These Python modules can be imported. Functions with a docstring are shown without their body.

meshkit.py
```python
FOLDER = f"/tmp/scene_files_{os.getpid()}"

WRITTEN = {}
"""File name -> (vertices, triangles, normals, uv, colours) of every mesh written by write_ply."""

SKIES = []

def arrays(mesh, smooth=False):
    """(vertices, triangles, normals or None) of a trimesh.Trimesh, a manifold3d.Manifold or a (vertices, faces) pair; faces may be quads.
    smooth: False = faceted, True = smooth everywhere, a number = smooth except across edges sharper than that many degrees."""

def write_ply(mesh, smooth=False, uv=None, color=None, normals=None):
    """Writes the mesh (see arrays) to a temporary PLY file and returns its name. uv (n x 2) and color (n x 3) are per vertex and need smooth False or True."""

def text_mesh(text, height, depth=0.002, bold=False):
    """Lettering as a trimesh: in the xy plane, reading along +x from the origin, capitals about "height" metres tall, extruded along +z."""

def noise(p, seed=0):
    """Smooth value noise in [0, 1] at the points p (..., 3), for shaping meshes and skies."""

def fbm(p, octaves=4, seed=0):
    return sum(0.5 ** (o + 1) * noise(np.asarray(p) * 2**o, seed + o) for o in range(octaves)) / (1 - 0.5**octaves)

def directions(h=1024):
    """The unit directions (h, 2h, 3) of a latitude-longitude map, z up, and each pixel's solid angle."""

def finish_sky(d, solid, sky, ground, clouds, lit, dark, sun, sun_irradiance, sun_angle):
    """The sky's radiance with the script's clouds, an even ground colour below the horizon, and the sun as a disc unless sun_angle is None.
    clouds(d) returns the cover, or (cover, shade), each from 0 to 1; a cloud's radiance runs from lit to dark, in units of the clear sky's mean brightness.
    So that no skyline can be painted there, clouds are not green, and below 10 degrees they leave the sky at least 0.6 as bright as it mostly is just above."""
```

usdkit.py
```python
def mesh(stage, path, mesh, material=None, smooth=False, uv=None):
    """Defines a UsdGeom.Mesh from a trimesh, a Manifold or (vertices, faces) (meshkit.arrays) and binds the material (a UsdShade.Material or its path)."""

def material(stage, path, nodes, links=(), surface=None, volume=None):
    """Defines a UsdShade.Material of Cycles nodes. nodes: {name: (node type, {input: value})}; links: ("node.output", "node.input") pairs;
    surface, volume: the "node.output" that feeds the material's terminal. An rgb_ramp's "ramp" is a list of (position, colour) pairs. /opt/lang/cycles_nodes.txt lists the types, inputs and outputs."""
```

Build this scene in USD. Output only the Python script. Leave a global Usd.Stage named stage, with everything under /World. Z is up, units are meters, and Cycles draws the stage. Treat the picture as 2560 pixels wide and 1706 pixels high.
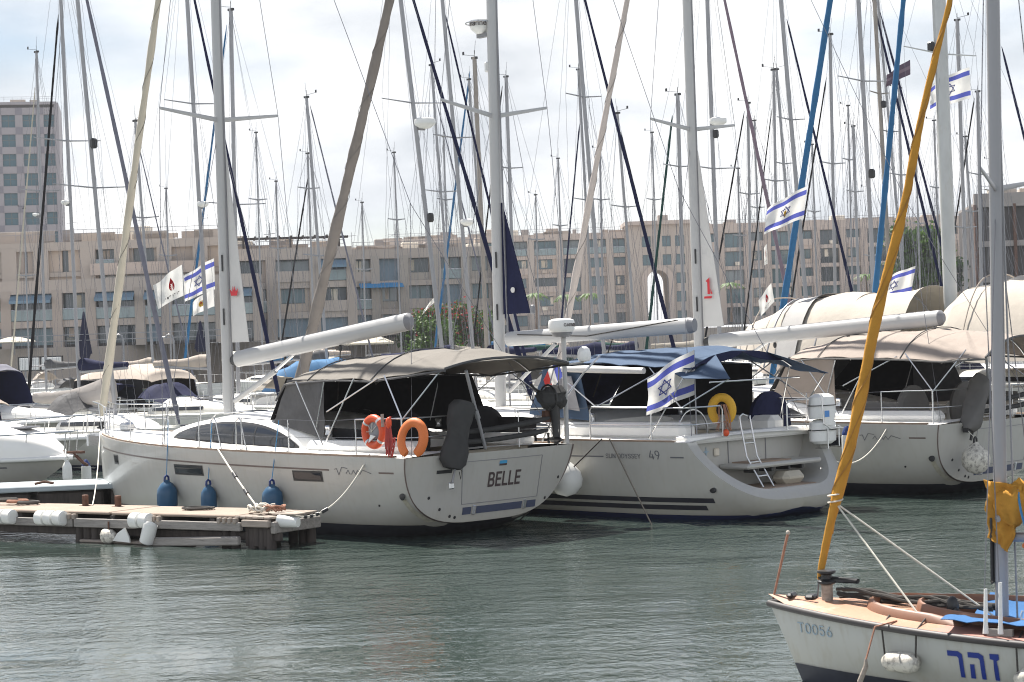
import math, random
import numpy as np
import trimesh, meshkit, usdkit
from shapely.geometry import Polygon, box as sbox
from shapely.ops import unary_union
from pxr import Usd, UsdGeom, UsdLux, UsdShade, Gf, Sdf, Vt

stage = Usd.Stage.CreateInMemory()
UsdGeom.SetStageUpAxis(stage, UsdGeom.Tokens.z)
UsdGeom.SetStageMetersPerUnit(stage, 1.0)
UsdGeom.Xform.Define(stage, '/World'); UsdGeom.Scope.Define(stage, '/World/Looks')
R = np.random.default_rng(11)
PI = math.pi

# ------------------------------------------------------------------ camera: a 70 mm lens at eye height on a quay, held 2 degrees off level
EYE, ROLL, FPX = 3.38, math.radians(2.0), 5000.0
cam = UsdGeom.Camera.Define(stage, '/World/camera')
cam.CreateFocalLengthAttr(36.0 * FPX / 2560); cam.CreateHorizontalApertureAttr(36.0); cam.CreateVerticalApertureAttr(36.0 * 682 / 1024)
cam.CreateClippingRangeAttr(Gf.Vec2f(0.5, 5000)); cam.CreateFStopAttr(5.6); cam.CreateFocusDistanceAttr(37.0)
CR, SR = math.cos(ROLL), math.sin(ROLL)
cam.AddTransformOp().Set(Gf.Matrix4d(CR, 0, -SR, 0, SR, 0, CR, 0, 0, -1, 0, 0, 0, 0, EYE, 1))
cam.CreateExposureAttr(1.2)

# ------------------------------------------------------------------ sky and sun: high sun from the left, a little behind the boats
SUN_EL = math.radians(60); SUN_XY = (-0.55, 0.835)
SUN_ROT = math.atan2(*SUN_XY)
usdkit.material(stage, '/World/Looks/sky_air', {
    'sky': ('sky_texture', {'sky_type': 'single_scattering', 'sun_disc': False, 'sun_elevation': SUN_EL, 'sun_rotation': SUN_ROT, 'air_density': 1.0, 'aerosol_density': 1.2}),
    'tc': ('texture_coordinate', {}), 'sx': ('separate_xyz', {}),
    'mp': ('mapping', {'scale': (2.6, 2.6, 7.0), 'location': (.3, .1, .2)}),
    'n1': ('noise_texture', {'scale': 1.5, 'detail': 9.0, 'roughness': 0.52, 'distortion': 0.25}),
    'el': ('map_range', {'from_min': 0.3, 'from_max': 0.75, 'to_min': 0.18, 'to_max': -0.06, 'clamp': True}),
    'cv': ('math', {'math_type': 'add'}),
    'r1': ('rgb_ramp', {'ramp': [(0.0, (.0,) * 3), (0.46, (.12,) * 3), (0.58, (.6,) * 3), (0.7, (1.0,) * 3), (1.0, (1.0,) * 3)]}),
    'n2': ('noise_texture', {'scale': 2.6, 'detail': 8.0, 'roughness': 0.52}),
    'r2': ('rgb_ramp', {'ramp': [(0.34, (5.7, 6.05, 6.5)), (0.5, (8.0, 8.2, 8.5)), (0.62, (9.9, 9.9, 9.9))]}),
    'mix': ('mix_color', {}),
    'bg': ('background_shader', {'strength': 0.054})},
    [('tc.generated', 'mp.vector'), ('mp.vector', 'n1.vector'), ('mp.vector', 'n2.vector'), ('tc.generated', 'sx.vector'), ('sx.z', 'el.value'), ('n1.fac', 'cv.value1'), ('el.result', 'cv.value2'), ('cv.value', 'r1.fac'), ('n2.fac', 'r2.fac'),
     ('r1.color', 'mix.fac'), ('sky.color', 'mix.a'), ('r2.color', 'mix.b'), ('mix.result', 'bg.color')], surface='bg.background')
dome = UsdLux.DomeLight.Define(stage, '/World/sky')
UsdShade.MaterialBindingAPI.Apply(dome.GetPrim()).Bind(UsdShade.Material.Get(stage, '/World/Looks/sky_air'))
dome.GetPrim().SetCustomDataByKey('kind', 'structure')
sun = UsdLux.DistantLight.Define(stage, '/World/sun')
sun.CreateIntensityAttr(1.25); sun.CreateAngleAttr(0.53); sun.CreateNormalizeAttr(True); sun.CreateColorAttr(Gf.Vec3f(1.0, 0.95, 0.88))
sd = np.array([SUN_XY[0] * math.cos(SUN_EL), SUN_XY[1] * math.cos(SUN_EL), math.sin(SUN_EL)]); sd /= np.linalg.norm(sd)
zx = np.cross([0, 1, 0], sd); zx /= np.linalg.norm(zx); zy = np.cross(sd, zx)
sun.AddTransformOp().Set(Gf.Matrix4d(*zx, 0, *zy, 0, *sd, 0, 0, 0, 60, 1))

# ------------------------------------------------------------------ helpers
class MB:
    """Collects shapes into one mesh."""
    def __init__(s): s.v, s.f, s.n = [], [], 0
    def add(s, v, f):
        v = np.asarray(v, float).reshape(-1, 3); f = np.asarray(f, int)
        if f.shape[1] == 4: f = np.vstack([f[:, [0, 1, 2]], f[:, [0, 2, 3]]])
        s.v.append(v); s.f.append(f + s.n); s.n += len(v); return s
    def tm(s, t, M=None):
        v = t.vertices if M is None else trimesh.transform_points(t.vertices, M)
        return s.add(v, t.faces)
    def box(s, c, d, rz=0.0, M=None):
        x, y, z = [np.array([-.5, .5]) * k for k in d]
        v = np.array([[a, b, e] for a in x for b in y for e in z])
        if rz: cc, ss = math.cos(rz), math.sin(rz); v[:, :2] = v[:, :2] @ np.array([[cc, ss], [-ss, cc]])
        if M is not None: v = v @ np.asarray(M).T
        return s.add(v + np.asarray(c), [[0, 1, 3, 2], [4, 6, 7, 5], [0, 4, 5, 1], [2, 3, 7, 6], [0, 2, 6, 4], [1, 5, 7, 3]])
    def rbox(s, c, d, r=.03, rz=0.0):
        """box with chamfered edges"""
        h = np.array(d) / 2; r = min(r, *(h * .9)); pts = []
        for sx in (-1, 1):
            for sy in (-1, 1):
                for sz in (-1, 1):
                    q = np.array([sx, sy, sz]) * h; e = np.array([sx, sy, sz]) * r
                    pts += [q - e * [0, 1, 1], q - e * [1, 0, 1], q - e * [1, 1, 0]]
        t = trimesh.convex.convex_hull(np.array(pts)); v = t.vertices.copy()
        if rz: cc, ss = math.cos(rz), math.sin(rz); v[:, :2] = v[:, :2] @ np.array([[cc, ss], [-ss, cc]])
        return s.add(v + np.asarray(c), t.faces)
    def tube(s, P, r, n=6, ry=None, cap=True, up=(0, 0, 1)):
        """swept tube through the points; r one radius or one per point; ry: second radius of an oval, along the sideways axis"""
        P = np.asarray(P, float); k = len(P); r = np.broadcast_to(np.asarray(r, float), (k,)); ry = r if ry is None else np.broadcast_to(np.asarray(ry, float), (k,))
        T = np.gradient(P, axis=0); T /= np.linalg.norm(T, axis=1, keepdims=True) + 1e-12
        a = np.array(up, float)
        if abs(T[0] @ a) > .93: a = np.array([1., 0, 0])
        V = []
        for i in range(k):
            n1 = a - T[i] * (a @ T[i]); n1 /= np.linalg.norm(n1) + 1e-12; a = n1; n2 = np.cross(T[i], n1)
            th = np.arange(n) / n * 2 * PI + PI / n
            V.append(P[i] + np.outer(np.cos(th) * r[i], n1) + np.outer(np.sin(th) * ry[i], n2))
        V = np.array(V); F = []
        for i in range(k - 1):
            for j in range(n): F.append([i * n + j, i * n + (j + 1) % n, (i + 1) * n + (j + 1) % n, (i + 1) * n + j])
        V = V.reshape(-1, 3); s.add(V, F)
        if cap:
            s.add(V[:n], [[0, j + 1, j] for j in range(1, n - 1)]); s.add(V[-n:], [[0, j, j + 1] for j in range(1, n - 1)])
        return s
    def lathe(s, prof, n=16, c=(0, 0, 0), M=None):
        prof = np.array(prof, float); th = np.arange(n) / n * 2 * PI; k = len(prof)
        V = np.array([[[p[0] * math.cos(t), p[0] * math.sin(t), p[1]] for t in th] for p in prof]).reshape(-1, 3)
        if M is not None: V = V @ np.asarray(M).T
        F = [[i * n + j, i * n + (j + 1) % n, (i + 1) * n + (j + 1) % n, (i + 1) * n + j] for i in range(k - 1) for j in range(n)]
        return s.add(V + np.asarray(c), F)
    def ball(s, c, r, n=12, m=8):
        r = np.broadcast_to(np.asarray(r, float), (3,))
        p = [(math.sin(PI * i / m), -math.cos(PI * i / m)) for i in range(m + 1)]
        return s.lathe(p, n, c, np.diag(r))
    def grid(s, P, thick=0.0):
        """quad sheet from an (n, m, 3) array; with thick a closed slab along its normals"""
        P = np.asarray(P, float); n, m = P.shape[:2]
        q = lambda o: [[o + i * m + j, o + i * m + j + 1, o + (i + 1) * m + j + 1, o + (i + 1) * m + j] for i in range(n - 1) for j in range(m - 1)]
        if not thick: return s.add(P.reshape(-1, 3), q(0))
        N = np.cross(np.gradient(P, axis=0), np.gradient(P, axis=1)); N /= np.linalg.norm(N, axis=2, keepdims=True) + 1e-12
        B = P + N * thick; F = q(0) + [f[::-1] for f in q(n * m)]; o = n * m
        ring = [(0, j) for j in range(m)] + [(i, m - 1) for i in range(1, n)] + [(n - 1, j) for j in range(m - 2, -1, -1)] + [(i, 0) for i in range(n - 2, 0, -1)]
        ids = [i * m + j for i, j in ring]
        for a, b in zip(ids, ids[1:] + ids[:1]): F.append([b, a, o + a, o + b])
        return s.add(np.vstack([P.reshape(-1, 3), B.reshape(-1, 3)]), F)
    def poly(s, pts, d, M=np.eye(3), o=(0, 0, 0)):
        """extruded 2-D polygon (or shapely shape): (u, v, w) -> o + M @ (u, v, w)"""
        g = pts if hasattr(pts, 'geom_type') else Polygon(pts)
        for q in getattr(g, 'geoms', [g]):
            if q.is_empty or q.area < 1e-7: continue
            t = trimesh.creation.extrude_polygon(q.buffer(0), d, engine='earcut')
            s.add(t.vertices @ np.asarray(M, float).T + np.asarray(o), t.faces)
        return s
    def xf(s, fn):
        s.v = [fn(a) for a in s.v]; return s

_used = {}
def path(parent, name):
    base = '/World' if parent is None else (parent if isinstance(parent, str) else str(parent.GetPath()))
    k = _used.get((base, name), 0); _used[(base, name)] = k + 1
    return f'{base}/{name}' + (f'_{k:03d}' if k else '')
def tag(prim, label=None, cat=None, group=None, kind=None):
    for k, v in (('label', label), ('category', cat), ('group', group), ('kind', kind)):
        if v: prim.SetCustomDataByKey(k, v)
    return prim
def thing(name, label, cat, loc=(0, 0, 0), rz=0.0, group=None):
    x = UsdGeom.Xform.Define(stage, path(None, name)); x.AddTranslateOp().Set(Gf.Vec3d(*map(float, loc)))
    if rz: x.AddRotateZOp().Set(math.degrees(rz))
    return tag(x.GetPrim(), label, cat, group)
def part(parent, name, m, mat, smooth=35, label=None):
    if not m.v: return None
    v, f = np.vstack(m.v), np.vstack(m.f)
    p = usdkit.mesh(stage, path(parent, name), (v, f), '/World/Looks/' + mat, smooth=smooth).GetPrim()
    if label: p.SetCustomDataByKey('label', label)
    return p
def solo(name, m, mat, label, cat, group=None, smooth=35): return tag(part(None, name, m, mat, smooth), label, cat, group)
def struct(name, m, mat, smooth=False): return tag(part(None, name, m, mat, smooth), kind='structure')
def dup(root, loc, rz, label=None, group=None):
    was = root.GetCustomData(); r = thing(root.GetName(), label or was['label'], was['category'], loc, rz, group or was.get('group'))
    r.GetReferences().AddInternalReference(root.GetPath()); r.SetInstanceable(True); return r

def ray(x, y):
    dx, dy = x - 1280, y - 853
    return np.array([(dx * CR - dy * SR) / FPX, 1, -(dx * SR + dy * CR) / FPX])
def at(x, y, d): return np.array([0, 0, EYE]) + ray(x, y) * d

# ------------------------------------------------------------------ materials
def mat(name, col, rough=.5, metal=0., var=.12, scale=2.5, bump=0., bscale=30., dirt=None, coat=0., spec=None, stretch=(1, 1, 1)):
    """principled surface whose colour wanders between darker and lighter by noise in the object's own space"""
    c = np.array(col, float); pin = {'roughness': rough, 'metallic': metal}
    if coat: pin['coat_weight'] = coat
    if spec is not None: pin['specular_ior_level'] = spec
    nodes = {'tc': ('texture_coordinate', {}), 'mp': ('mapping', {'scale': stretch}), 'n': ('noise_texture', {'scale': scale, 'detail': 5.0, 'roughness': .6}),
             'r': ('rgb_ramp', {'ramp': [(.25, tuple(c * (1 - var))), (.5, tuple(c)), (.75, tuple(np.minimum(c * (1 + var * .7), .95)))]}),
             'p': ('principled_bsdf', pin)}
    links = [('tc.object', 'mp.vector'), ('mp.vector', 'n.vector'), ('n.fac', 'r.fac')]
    out = 'r.color'
    if dirt:
        nodes['n3'] = ('noise_texture', {'scale': scale * 2.3, 'detail': 8.0, 'roughness': .7})
        nodes['r3'] = ('rgb_ramp', {'ramp': [(dirt[1], (0, 0, 0)), (min(dirt[1] + .2, 1), (1, 1, 1))]})
        nodes['mx'] = ('mix_color', {'b': tuple(dirt[0])})
        links += [('mp.vector', 'n3.vector'), ('n3.fac', 'r3.fac'), ('r3.color', 'mx.fac'), (out, 'mx.a')]; out = 'mx.result'
    links.append((out, 'p.base_color'))
    if bump:
        nodes['nb'] = ('noise_texture', {'scale': bscale, 'detail': 4.0}); nodes['b'] = ('bump', {'strength': .6, 'distance': bump})
        links += [('mp.vector', 'nb.vector'), ('nb.fac', 'b.height'), ('b.normal', 'p.normal')]
    usdkit.material(stage, '/World/Looks/' + name, nodes, links, surface='p.BSDF'); return name

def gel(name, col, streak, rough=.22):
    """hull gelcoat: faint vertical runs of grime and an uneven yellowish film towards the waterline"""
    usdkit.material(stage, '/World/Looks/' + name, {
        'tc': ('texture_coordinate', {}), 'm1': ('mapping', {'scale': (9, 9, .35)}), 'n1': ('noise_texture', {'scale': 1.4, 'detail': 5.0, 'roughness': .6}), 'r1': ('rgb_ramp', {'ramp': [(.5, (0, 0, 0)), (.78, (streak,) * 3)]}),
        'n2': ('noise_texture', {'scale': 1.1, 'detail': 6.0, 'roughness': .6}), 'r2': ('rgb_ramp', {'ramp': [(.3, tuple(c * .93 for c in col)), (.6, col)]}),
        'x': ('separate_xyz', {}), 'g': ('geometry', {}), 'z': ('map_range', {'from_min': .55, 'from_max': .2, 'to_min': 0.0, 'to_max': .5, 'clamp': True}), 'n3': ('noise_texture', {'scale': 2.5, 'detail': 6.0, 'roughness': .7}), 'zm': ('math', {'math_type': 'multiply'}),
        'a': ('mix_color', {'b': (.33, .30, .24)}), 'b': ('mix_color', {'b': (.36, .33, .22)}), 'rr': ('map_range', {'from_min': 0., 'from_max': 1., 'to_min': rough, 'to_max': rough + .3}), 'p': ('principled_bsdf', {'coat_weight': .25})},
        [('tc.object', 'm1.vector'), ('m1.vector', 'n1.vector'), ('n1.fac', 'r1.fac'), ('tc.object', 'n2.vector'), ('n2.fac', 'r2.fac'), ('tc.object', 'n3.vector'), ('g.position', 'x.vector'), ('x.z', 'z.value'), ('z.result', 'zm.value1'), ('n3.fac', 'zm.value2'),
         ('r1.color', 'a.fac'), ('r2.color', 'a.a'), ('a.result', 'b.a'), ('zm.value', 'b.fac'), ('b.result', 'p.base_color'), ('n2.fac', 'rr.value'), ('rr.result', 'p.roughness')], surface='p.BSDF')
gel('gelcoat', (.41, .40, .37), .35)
mat('gelcoat_old', (.62, .61, .56), .35, var=.07, scale=1.2, dirt=((.42, .4, .34), .58), stretch=(1, 1, .3))
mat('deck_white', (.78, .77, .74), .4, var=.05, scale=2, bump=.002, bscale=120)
mat('deck_cream', (.66, .6, .5), .5, var=.08)
mat('navy_paint', (.012, .016, .045), .2, var=.1)
mat('black_stripe', (.02, .02, .025), .3, var=.1)
mat('antifoul', (.022, .025, .035), .6, var=.3, scale=3)
mat('brown_stripe', (.12, .09, .08), .4)
mat('teak', (.26, .19, .14), .7, var=.25, scale=6, stretch=(1, 6, 6))
mat('alloy', (.29, .29, .30), .42, .3, var=.08, scale=1.5, stretch=(1, 1, .1))
mat('alloy_white', (.40, .40, .395), .38, .05, var=.06, scale=1.2, stretch=(1, 1, .15), dirt=((.48, .46, .42), .64))
mat('alloy_dull', (.26, .26, .275), .5, .3, var=.12, scale=1.5, stretch=(1, 1, .1))
mat('alloy_brown', (.27, .24, .21), .5, .1, var=.15)
mat('alloy_aged', (.46, .47, .46), .55, .0, var=.14, scale=2.2, stretch=(1, 1, .35), dirt=((.4, .38, .34), .56))
mat('stainless', (.6, .6, .6), .2, .9, var=.05)
mat('wire', (.16, .16, .175), .4, .5)
mat('rope_white', (.6, .57, .5), .9, var=.2, scale=20)
mat('rope_dark', (.05, .045, .04), .9, var=.3, scale=20)
mat('rope_red', (.42, .07, .06), .9, var=.3, scale=15)
mat('rope_brown', (.3, .15, .1), .9, var=.3, scale=15)
mat('rope_blue', (.04, .2, .4), .8)
mat('canvas_taupe', (.255, .235, .205), .9, spec=.12, var=.10, scale=3, bump=.012, bscale=7)
mat('canvas_dark', (.085, .085, .088), .7, spec=.12, var=.2, scale=3, bump=.03, bscale=6)
mat('canvas_black', (.014, .014, .016), .75, spec=.12, var=.25, bump=.01, bscale=9)
mat('canvas_cover', (.05, .05, .05), .75, spec=.12, var=.2, bump=.02, bscale=8)
mat('canvas_grey', (.13, .125, .12), .9, spec=.12, var=.15, bump=.02, bscale=8)
mat('canvas_beige', (.36, .31, .265), .9, var=.08, scale=3, bump=.012, bscale=7)
mat('canvas_tent', (.62, .56, .48), .9, var=.07, scale=1.5, bump=.015, bscale=4, dirt=((.5, .44, .37), .62))
mat('canvas_patch', (.36, .35, .34), .9, var=.07)
mat('canvas_blue', (.055, .115, .24), .85, var=.15, scale=3, bump=.015, bscale=7)
mat('canvas_navy', (.012, .015, .045), .8, spec=.12, var=.2, bump=.015, bscale=8)
mat('canvas_bright', (.012, .105, .24), .8, var=.12, bump=.01, bscale=8)
mat('canvas_cream', (.46, .42, .34), .85, var=.1, scale=2, bump=.01, bscale=8)
mat('canvas_pale', (.45, .40, .37), .85, var=.08)
mat('canvas_mauve', (.19, .14, .17), .85, var=.15)
mat('canvas_slate', (.16, .16, .19), .85, spec=.12, var=.15)
mat('canvas_brown', (.19, .17, .155), .85, spec=.12, var=.14, scale=3, bump=.015, bscale=6)
mat('canvas_green', (.015, .05, .045), .85, spec=.12, var=.2)
mat('canvas_mustard', (.45, .225, .04), .9, spec=.12, var=.2, scale=3, bump=.02, bscale=9, dirt=((.36, .2, .05), .6))
mat('canvas_ochre', (.33, .16, .03), .9, var=.2)
mat('canvas_rust', (.3, .07, .03), .85)
mat('sailcloth', (.55, .54, .52), .7, var=.04)
mat('sail_grey', (.33, .305, .285), .85, var=.08, scale=3, bump=.02, bscale=5)
mat('clear_vinyl', (.22, .22, .235), .12, var=.1, scale=5)
mat('smoked_glass', (.012, .014, .018), .05, var=.2)
mat('plastic_white', (.72, .72, .7), .3, var=.03)
mat('plastic_black', (.015, .015, .016), .4, var=.1)
mat('plastic_grey', (.2, .2, .21), .4)
mat('vent_blue', (.05, .06, .10), .5)
mat('letter_dark', (.05, .035, .035), .4)
mat('letter_grey', (.12, .12, .13), .4)
mat('letter_faint', (.42, .43, .44), .4)
mat('letter_blue', (.012, .03, .2), .4, var=.1)
mat('letter_pale_blue', (.27, .36, .43), .5, var=.3, scale=25)
mat('cyan_sticker', (.05, .28, .5), .4)
mat('foam_orange', (.6, .15, .03), .55, var=.1, scale=4)
mat('foam_red', (.62, .075, .018), .4, var=.1, scale=4)
mat('foam_yellow', (.62, .34, .02), .6, var=.12, scale=4)
mat('tape_silver', (.6, .6, .6), .3, .4)
mat('fender_blue', (.018, .075, .15), .35, var=.15, scale=4)
mat('fender_cap', (.01, .03, .14), .4)
mat('fender_white', (.68, .68, .65), .4, var=.06, scale=3)
mat('fender_dirty', (.6, .57, .5), .6, var=.1, scale=5, dirt=((.13, .12, .11), .47))
mat('flag_white', (.76, .75, .72), .85, var=.05)
mat('flag_blue', (.07, .1, .40), .85, var=.1)
mat('flag_light_blue', (.1, .26, .58), .85, var=.1)
mat('flag_red', (.6, .05, .04), .85, var=.1)
mat('flag_yellow', (.75, .5, .05), .85)
mat('flag_dark', (.1, .07, .1), .85)
mat('red_mark', (.55, .02, .03), .6)
mat('wood_board', (.30, .255, .215), .85, var=.3, scale=5, bump=.006, bscale=25, stretch=(.6, 6, 6), dirt=((.12, .1, .09), .6))
mat('wood_grey', (.26, .24, .22), .85, var=.35, scale=4, bump=.012, bscale=18, stretch=(.5, 5, 5), dirt=((.10, .08, .07), .56))
mat('wood_dark', (.05, .04, .035), .8, var=.5, scale=3, stretch=(4, 4, .6), bump=.01, bscale=15)
mat('wood_pale', (.42, .38, .33), .8, var=.2, scale=5, stretch=(.5, 5, 5), bump=.006)
mat('deck_mat', (.29, .23, .185), .95, var=.14, scale=3, bump=.003, bscale=60)
mat('rust_iron', (.12, .06, .04), .8, .2, var=.5, scale=8)
mat('dock_grey', (.34, .38, .40), .8, var=.1)
mat('peach_deck', (.36, .195, .12), .55, var=.09, scale=2.5, dirt=((.5, .33, .25), .55))
mat('pink_deck', (.38, .19, .15), .6, var=.12, scale=4)
mat('coaming', (.20, .092, .052), .5, var=.12)
mat('maroon', (.07, .02, .018), .6)
mat('rubber', (.05, .045, .045), .55, var=.2, scale=6)
gel('hull_dinghy', (.46, .465, .44), .6, .35)
mat('tarp_blue', (.04, .22, .50), .5, var=.12, bump=.02, bscale=10)
mat('stone', (.385, .34, .298), .85, var=.10, scale=.25)
mat('stone_band', (.42, .36, .315), .85, var=.08, scale=.3)
mat('stone_pink', (.375, .32, .278), .85, var=.10, scale=.3)
mat('plaster', (.44, .37, .31), .85, var=.08, scale=.3)
mat('concrete', (.30, .27, .25), .85, var=.15, scale=.4)
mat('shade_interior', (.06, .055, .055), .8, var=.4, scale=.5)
mat('blue_awning', (.14, .22, .29), .8, var=.08, scale=1)
mat('blue_shutter', (.16, .22, .27), .6, var=.1)
mat('awning_cream', (.45, .41, .34), .8)
mat('awning_bright', (.04, .25, .5), .8)
mat('tower_panel', (.235, .225, .24), .6, var=.06, scale=.2)
mat('tower_dark', (.15, .145, .17), .6, var=.06, scale=.2)
mat('window_frame', (.08, .1, .1), .4)
mat('bark', (.12, .09, .07), .9, var=.3)
mat('stain_yellow', (.37, .35, .28), .5, var=.25, scale=14, stretch=(1, 1, .2))

def leafy(name, a, b):
    usdkit.material(stage, '/World/Looks/' + name, {
        'g': ('geometry', {}), 'r': ('rgb_ramp', {'ramp': [(0, a), (1, b)]}),
        'p': ('principled_bsdf', {'roughness': .6}), 't': ('translucent_bsdf', {}), 'm': ('mix_closure', {'fac': .3})},
        [('g.random_per_island', 'r.fac'), ('r.color', 'p.base_color'), ('r.color', 't.color'), ('p.BSDF', 'm.closure1'), ('t.BSDF', 'm.closure2')], surface='m.closure')
leafy('leaf', (.03, .06, .015), (.12, .17, .04)); leafy('leaf_bright', (.06, .12, .015), (.2, .27, .05)); leafy('leaf_red', (.5, .05, .06), (.65, .16, .14))

def pane_mat(name, tint, a=.55, ior=1.7):
    """window pane: part clear, part mirror"""
    usdkit.material(stage, '/World/Looks/' + name, {
        'f': ('fresnel', {'IOR': ior}), 't': ('transparent_bsdf', {'color': tint}), 'g': ('glossy_bsdf', {'roughness': .03, 'color': (.9, .95, 1)}),
        'd': ('diffuse_bsdf', {'color': tint}), 'm0': ('mix_closure', {'fac': a}), 'm': ('mix_closure', {})},
        [('t.BSDF', 'm0.closure1'), ('d.BSDF', 'm0.closure2'), ('m0.closure', 'm.closure1'), ('g.BSDF', 'm.closure2'), ('f.fac', 'm.fac')], surface='m.closure')
pane_mat('glass_clear', (.75, .82, .82), .1); pane_mat('glass_teal', (.10, .17, .19), .75); pane_mat('glass_tower', (.055, .12, .15), .97, 1.35); pane_mat('glass_pale', (.2, .235, .24), .85); pane_mat('glass_dark', (.05, .065, .07), .8); pane_mat('glass_rail', (.32, .40, .40), .5)

def canvas_thin(name, col, tr=.25):
    """cloth that lets some light through"""
    c = tuple(col)
    usdkit.material(stage, '/World/Looks/' + name, {
        'tc': ('texture_coordinate', {}), 'n': ('noise_texture', {'scale': 3.0, 'detail': 5.0}), 'r': ('rgb_ramp', {'ramp': [(.3, tuple(x * .88 for x in c)), (.7, c)]}),
        'nb': ('noise_texture', {'scale': 7.0, 'detail': 3.0}), 'b': ('bump', {'strength': .6, 'distance': .012}),
        'p': ('principled_bsdf', {'roughness': .85}), 't': ('translucent_bsdf', {}), 'm': ('mix_closure', {'fac': tr})},
        [('tc.object', 'n.vector'), ('tc.object', 'nb.vector'), ('n.fac', 'r.fac'), ('nb.fac', 'b.height'), ('b.normal', 'p.normal'), ('r.color', 'p.base_color'), ('r.color', 't.color'), ('p.BSDF', 'm.closure1'), ('t.BSDF', 'm.closure2')], surface='m.closure')
canvas_thin('thin_blue', (.05, .092, .165), .2); canvas_thin('thin_beige', (.34, .285, .245), .15); canvas_thin('thin_taupe', (.165, .15, .13), .08); canvas_thin('thin_flag', (.78, .77, .74), .35)
canvas_thin('thin_flag_blue', (.10, .12, .45), .35); canvas_thin('thin_flag_sky', (.1, .26, .6), .35); canvas_thin('thin_tent', (.52, .47, .405), .15); canvas_thin('thin_tarp', (.03, .13, .32), .15)

# water: dark green body, rippled
usdkit.material(stage, '/World/Looks/water_surface', {
    'g': ('geometry', {}),
    'm1': ('mapping', {'scale': (1.0, 0.8, 1.0), 'rotation': (0, 0, .25)}), 'n1': ('noise_texture', {'scale': 6.5, 'detail': 3.0, 'roughness': .55, 'distortion': .6}),
    'm2': ('mapping', {'scale': (.7, 1.0, 1.0), 'rotation': (0, 0, -.3)}), 'n2': ('noise_texture', {'scale': 1.15, 'detail': 2.0, 'roughness': .5}),
    'm3': ('mapping', {'scale': (.6, 1.6, 1.0), 'rotation': (0, 0, .12)}), 'n3': ('noise_texture', {'scale': .13, 'detail': 4.0, 'roughness': .6}), 'r3': ('map_range', {'from_min': .38, 'from_max': .62, 'to_min': .45, 'to_max': 1.7}),
    'h': ('math', {'math_type': 'multiply_add', 'value2': 1.7}), 'hm': ('math', {'math_type': 'multiply'}),
    'b': ('bump', {'strength': 1.0, 'distance': .018}),
    'p': ('principled_bsdf', {'base_color': (.034, .050, .044), 'roughness': .05, 'ior': 2.05})},
    [('g.position', 'm1.vector'), ('g.position', 'm2.vector'), ('g.position', 'm3.vector'), ('m3.vector', 'n3.vector'), ('m1.vector', 'n1.vector'), ('m2.vector', 'n2.vector'), ('n3.fac', 'r3.value'),
     ('n2.fac', 'h.value1'), ('n1.fac', 'h.value3'), ('h.value', 'hm.value1'), ('r3.result', 'hm.value2'), ('hm.value', 'b.height'), ('b.normal', 'p.normal')], surface='p.BSDF')
# ------------------------------------------------------------------ water and hulls
w = MB(); w.grid([[[x, y, 0] for x in np.linspace(-400, 400, 9)] for y in np.linspace(-60, 900, 9)][::-1])
w.f = [f[:, ::-1] for f in w.f]
struct('water', w, 'water_surface')

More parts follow.
